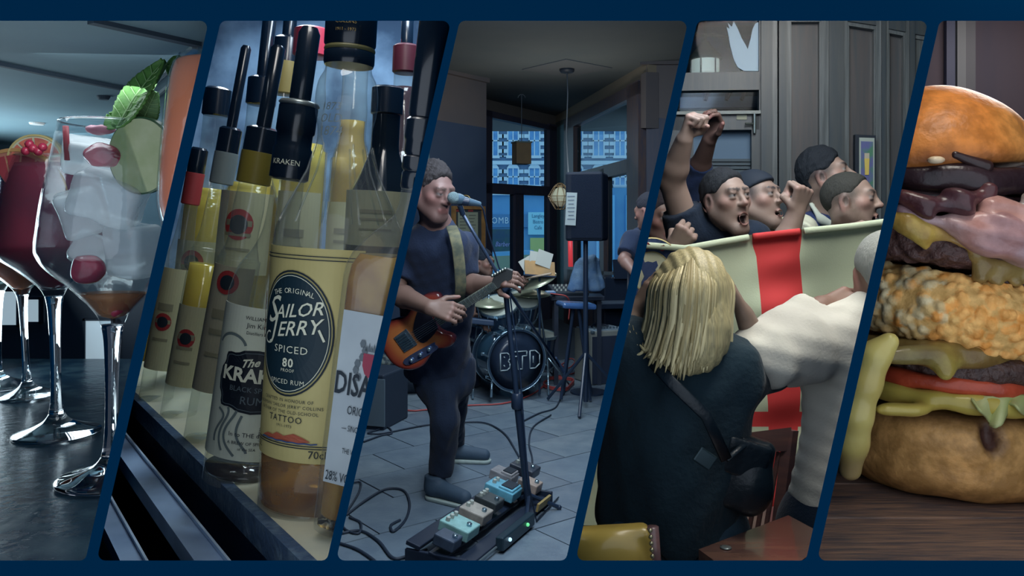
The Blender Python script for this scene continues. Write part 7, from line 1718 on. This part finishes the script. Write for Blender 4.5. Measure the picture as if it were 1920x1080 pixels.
for sx in (-.08, .08):
    for sy in (-.06, .08):
        mb = MB(); mb.box((xy(1150, 1.85)[0]+sx, 1.95+sy, (sz+ZF4)/2), (.03, .03, sz-ZF4)); mb.build('leg', dw, yl)
# ================================================================== BAY 5: burger on a wooden board
BAY[0] = 5
ZT = .75
brd = mat('dark_board', C(60, 50, 52), .45, col2=C(112, 80, 62), scale=7, stretch=(1.2, 14, 14), mixlo=.35, mixhi=.7, bump=.3, bscale=12)
bo = root('wooden_board', (1.25, 2.2, ZT), 'dark grained wooden board under the burger', 'board')
for i in range(6):
    mb = MB(); mb.box((1.3, 1.66+.15+i*.262, ZT-.03), (2.2, .258, .06), bev=.004); mb.build('plank', brd, bo)
mb = MB(); mb.box((1.3, 2.4, (ZT-.06)/2-.1), (1.8, 1.2, ZT-.06+.2)); mb.build('pedestal', mat('pedestal_dark', C(30, 28, 34), .7), bo)
wallb = mat('burger_backwall', C(74, 62, 68), .8, col2=C(64, 58, 68), scale=2, stretch=(3, 3, .3))
mb = MB(); mb.box((1.8, 3.3, 1.6), (2.6, .05, 2.6)); struct('wall_back', mb, wallb)
W5 = Plane((0, 3.27), (3, 3.27))
for nm, x0, x1, m_ in (('trim_18', 1790, 1806, mat('strip_grey', C(92, 94, 96), .5)), ('trim_19', 1806, 1824, mat('strip_dim', C(74, 74, 78), .5)), ('trim_20', 1770, 1786, mat('strip_blue', C(58, 62, 82), .5))):
    mb = MB(); W5.rect(mb, x0, -80, x1, 900, 0, .02); struct(nm, mb, m_)
mb = MB(); mb.box((1.5, 2.5, 2.35), (2.4, 1.7, .05)); struct('ceiling', mb, wallb)
bg = root('burger', (1.25, 2.25, ZT), 'tall stacked burger with fried chicken, beef, bacon and melted cheese', 'burger')
FOOD = mat('food', (1, 1, 1, 1), .6, attr=True, spec=.25, bump=.35, bscale=90, col2=(.72, .68, .6, 1), scale=45)
MEAT = mat('meat', (1, 1, 1, 1), .4, attr=True, spec=.4, bump=1., bscale=60, col2=(.5, .45, .45, 1), scale=50)
BREAD = mat('bread', (1, 1, 1, 1), .45, attr=True, bump=.35, bscale=45, col2=(.62, .6, .55, 1), scale=26, mixlo=.35, mixhi=.6)
GLOSS = mat('glossy_food', (1, 1, 1, 1), .34, attr=True, spec=.4, coat=.25, bump=.3, bscale=45, col2=(.7, .62, .6, 1), scale=22)
SAUCE = mat('glossy_cheese', (1, 1, 1, 1), .3, attr=True, spec=.45, coat=.2, bump=.1, bscale=20, col2=(.85, .8, .7, 1), scale=10)
Yc = 2.25
def B(px, py, Y=1.98): return np.array(P(px, py, Y))
def ctr(px, z): return np.array(((px-960)/F*Yc, Yc, z))
def zf(py, Y=1.98): return CZ-(py-HZ)/F*Y
def disc(s, c, R, h, rad, rot=None, k=.01, mode='add', col=None, w=1.):
    c = np.array(c, float); Rm = np.array((rot or Matrix.Identity(3)).to_3x3()) if rot is not None else np.eye(3)
    def fn(p):
        q = (p-c) @ Rm; r = np.hypot(q[..., 0], q[..., 1]); a = np.stack([r-(R-rad), np.abs(q[..., 2])-(h-rad)], -1)
        return np.linalg.norm(np.maximum(a, 0), axis=-1)+np.minimum(a.max(-1), 0)-rad
    m = R+h; return s._a(fn, c-m, c+m, k, mode, col, w)
def tilt(a, b=0.): return Matrix.Rotation(a, 3, 'Y') @ Matrix.Rotation(b, 3, 'X')
def cl(r, g, b, k=2.2):
    q = [lin(r), lin(g), lin(b)]; m = .3*q[0]+.55*q[1]+.15*q[2]; return tuple((v*.94+m*.06)*k for v in q)
# bottom bun
s = SDF(); zb0, zb1 = ZT+.002, zf(792)
c = ctr(1778, (zb0+zb1)/2); disc(s, c, .268, (zb1-zb0)/2, .075, col=cl(164, 122, 68))
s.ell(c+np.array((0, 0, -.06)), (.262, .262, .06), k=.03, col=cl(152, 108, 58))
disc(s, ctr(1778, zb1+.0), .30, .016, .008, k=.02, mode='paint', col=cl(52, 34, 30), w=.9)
s.ell(B(1600, 880, 2.05), (.05, .08, .05), None, .03, 'paint', cl(140, 132, 116), .8)
s.ell(B(1790, 880), (.10, .05, .035), None, .03, 'paint', cl(170, 122, 62), .6)
s.ell(B(1865, 815), (.025, .05, .05), k=.02, mode='sub', col=cl(60, 36, 28))
s.half((0, 0, ZT+.002), (0, 0, -1), c-1, c+1, .004)
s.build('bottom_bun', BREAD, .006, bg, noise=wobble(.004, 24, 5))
# cheese, tomato, lettuce, lower patty
RT = tilt(.06)
def layer(nm, px, py, R, h, rad, col, m=FOOD, rot=RT, noise=None, hh=.007, extra=None):
    s = SDF(); c = ctr(px, zf(py)); disc(s, c, R, h, rad, rot, col=col)
    if extra: extra(s, c)
    return s.build(nm, m, hh, bg, noise=noise)
def cheese1(s, c):
    s.ell(B(1690, 768, 2.02), (.07, .03, .022), k=.05, col=cl(140, 126, 56))
layer('cheese_slice', 1770, 766, .266, .024, .02, cl(140, 126, 52), SAUCE, noise=wobble(.006, 22, 2), extra=cheese1)
layer('tomato_slice', 1776, 735, .262, .024, .02, cl(140, 52, 28), GLOSS, noise=wobble(.004, 18, 3), extra=lambda s, c: s.ell(B(1700, 728), (.08, .04, .02), None, .03, 'paint', cl(160, 92, 44), .8))
layer('lower_patty', 1800, 705, .264, .034, .03, cl(66, 50, 46), MEAT, noise=wobble(.008, 55, 4, 9))
def cheese2(s, c):
    s.ell(B(1710, 668, 2.0), (.09, .03, .03), k=.05, col=cl(92, 82, 44)); s.ell(B(1772, 690, 1.985), (.018, .016, .03), k=.04, col=cl(136, 122, 46))
layer('melted_cheese', 1745, 674, .258, .03, .026, cl(104, 84, 40), GLOSS, noise=wobble(.007, 25, 6), extra=cheese2)
# lettuce frill on the right
def frill(p, q, px0=1820, px1=1990, py0=742, py1=812, col=None):
    x = px0+(px1-px0)*p; e = min(1, p*5)*(.6+.25*math.sin(p*9)+.15*math.sin(p*23+1)); y = py0+(py1-py0)*q*e+8*(1-min(1, p*4)); return P(x, y, 2.0-.025*q+.016*math.sin(p*30+q*2)*q)
mb = MB(); mb.grid(frill, 60, 10, .006); mb.build('lettuce', mat('lettuce_green', C(124, 128, 66), .4, col2=C(146, 144, 92), scale=10, bump=.3, bscale=20), bg, True)
# fried chicken fillet with crumbs
s = SDF(); RC = tilt(.20); cc = ctr(1780, zf(604)); disc(s, cc, .292, .098, .09, RC, col=cl(176, 138, 78))
Rc = np.array(RC); r3 = random.Random(11)
for i in range(620):
    a = r3.uniform(-PI, 0) if i % 8 else r3.uniform(-PI, PI); ph = r3.uniform(-1.1, 1.2); rad = .212+.08*math.cos(ph); q = np.array((rad*math.cos(a), rad*math.sin(a), .096*math.sin(ph)))
    sz = r3.uniform(.007, .017); t = r3.random()
    col = mix(cl(200, 158, 92), cl(184, 120, 46), t) if q[0] > -.15 or r3.random() < .3 else mix(cl(172, 160, 128), cl(176, 146, 92), t)
    s.ell(cc+Rc @ q, (sz, sz*r3.uniform(.6, 1), sz*r3.uniform(.6, 1.1)), Euler((r3.uniform(0, 3), r3.uniform(0, 3), 0)).to_matrix(), .004, col=col)
s.ell(B(1640, 600), (.05, .06, .10), None, .04, 'paint', cl(176, 166, 136), .6)
s.build('fried_chicken', FOOD, .0052, bg, noise=wobble(.002, 120, 8, 9))
# cheese sauce running down the left
s = SDF(); pts = [B(1668, 640, 1.98), B(1640, 668, 1.99), B(1622, 720, 2.0), B(1606, 780, 2.01), B(1598, 830, 2.03), B(1594, 880, 2.06)]
s.chain(pts, [.022, .030, .032, .032, .032, .028], k=.04, col=cl(150, 138, 74)); s.ell(B(1592, 870, 2.05), (.03, .04, .05), None, .03, 'paint', cl(142, 124, 96), .9)
s.build('cheese_sauce', SAUCE, .006, bg)
# upper patty, cheese, bacon, dark bacon
layer('upper_patty', 1745, 468, .258, .056, .05, cl(74, 52, 48), MEAT, rot=tilt(.16), noise=wobble(.012, 60, 14, 9))
def cheese3(s, c):
    s.chain([B(1655, 404, 2.01), B(1700, 416, 1.995), B(1728, 436, 1.985), B(1736, 462, 1.985)], [.014, .020, .018, .008], k=.03, col=cl(150, 126, 48)); s.chain([B(1700, 418, 1.99), B(1760, 438, 1.985), B(1820, 462, 1.985)], [.012, .010, .012], k=.03, col=cl(124, 98, 50))
    for px, py, r, d in ((1830, 475, .022, 0), (1850, 500, .034, .004), (1885, 505, .036, .0), (1915, 498, .04, .006), (1838, 522, .016, .002), (1870, 528, .02, .0), (1905, 530, .018, .0), (1935, 520, .03, .0)): s.ell(B(px, py, 2.0+d), (r, .022, r*.9), k=.012, col=cl(112, 94, 50))
layer('upper_cheese', 1750, 428, .25, .014, .012, cl(140, 110, 40), GLOSS, rot=tilt(.15), noise=wobble(.005, 30, 16), extra=cheese3)
def bacon(nm, path, w, col, seed, m=GLOSS):
    s = SDF()
    for i in range(len(path)-1):
        s.cap(path[i], path[i+1], w[i], w[i+1], .02, col=col[i % len(col)])
    s.build(nm, m, .0055, bg, noise=lambda p: .006*np.sin(p[:, 0]*60+p[:, 2]*35+seed)+.003*np.sin(p[:, 2]*150+p[:, 0]*40))
bacon('bacon_rasher', [B(1690, 392, 2.0), B(1740, 412, 1.98), B(1790, 424, 1.97), B(1830, 428, 1.965), B(1870, 440, 1.96), B(1925, 452, 1.96), B(1990, 470, 1.98)], [.012, .016, .022, .04, .058, .06, .05], [cl(120, 96, 100), cl(142, 120, 120), cl(150, 116, 108), cl(152, 108, 100)], 1)
bacon('bacon_rasher', [B(1852, 372, 1.98), B(1866, 392, 1.965), B(1890, 420, 1.955), B(1930, 440, 1.95)], [.022, .034, .046, .05], [cl(156, 124, 114), cl(150, 104, 96)], 3)
layer('dark_bacon', 1740, 382, .26, .034, .03, cl(48, 32, 34), GLOSS, rot=tilt(.10), noise=wobble(.008, 26, 21))
layer('charred_bacon', 1745, 336, .275, .036, .028, cl(38, 26, 30), GLOSS, rot=tilt(.06), noise=wobble(.010, 18, 23))
bacon('dark_rasher', [B(1690, 372, 1.99), B(1740, 384, 1.975), B(1800, 380, 1.97), B(1850, 362, 1.975)], [.02, .026, .03, .02], [cl(70, 40, 42), cl(50, 30, 36)], 5)
bacon('onion_strip', [B(1900, 390, 1.97), B(1930, 382, 1.97), B(1970, 376, 1.98)], [.014, .018, .016], [cl(120, 112, 108)], 6)
# top bun
s = SDF(); zt0, zt1 = zf(306), CZ-(165-HZ)/F*Yc; ct = ctr(1735, zt0)
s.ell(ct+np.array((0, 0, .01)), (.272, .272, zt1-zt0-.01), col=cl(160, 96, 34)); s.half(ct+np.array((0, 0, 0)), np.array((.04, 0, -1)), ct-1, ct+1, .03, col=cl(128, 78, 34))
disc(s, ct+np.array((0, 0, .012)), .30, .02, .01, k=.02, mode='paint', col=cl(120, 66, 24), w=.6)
s.ell(B(1880, 260, 2.08), (.05, .08, .07), None, .05, 'paint', cl(176, 128, 66), .6)
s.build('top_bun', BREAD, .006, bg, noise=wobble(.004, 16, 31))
s = SDF(); s.ell(B(1755, 300, 1.985), (.022, .016, .010), k=.01, col=cl(168, 150, 122)); s.cap(B(1790, 290, 1.99), B(1850, 312, 1.99), .010, .016, .01, col=cl(40, 26, 26)); s.build('sauce_blob', GLOSS, .004, bg)
# ------------------------------------------------------------------ cut what leans past a divider flush with it, drop empties
dividers()
for o in list(COL.objects):
    b = BAYOF.get(o, 0)
    if b and o.type == 'MESH':
        if not clip_to_bay(o, b):
            kids = list(o.children)
            if not kids: bpy.data.objects.remove(o)
for o in list(COL.objects):
    if o.type == 'EMPTY' and not o.children: bpy.data.objects.remove(o)
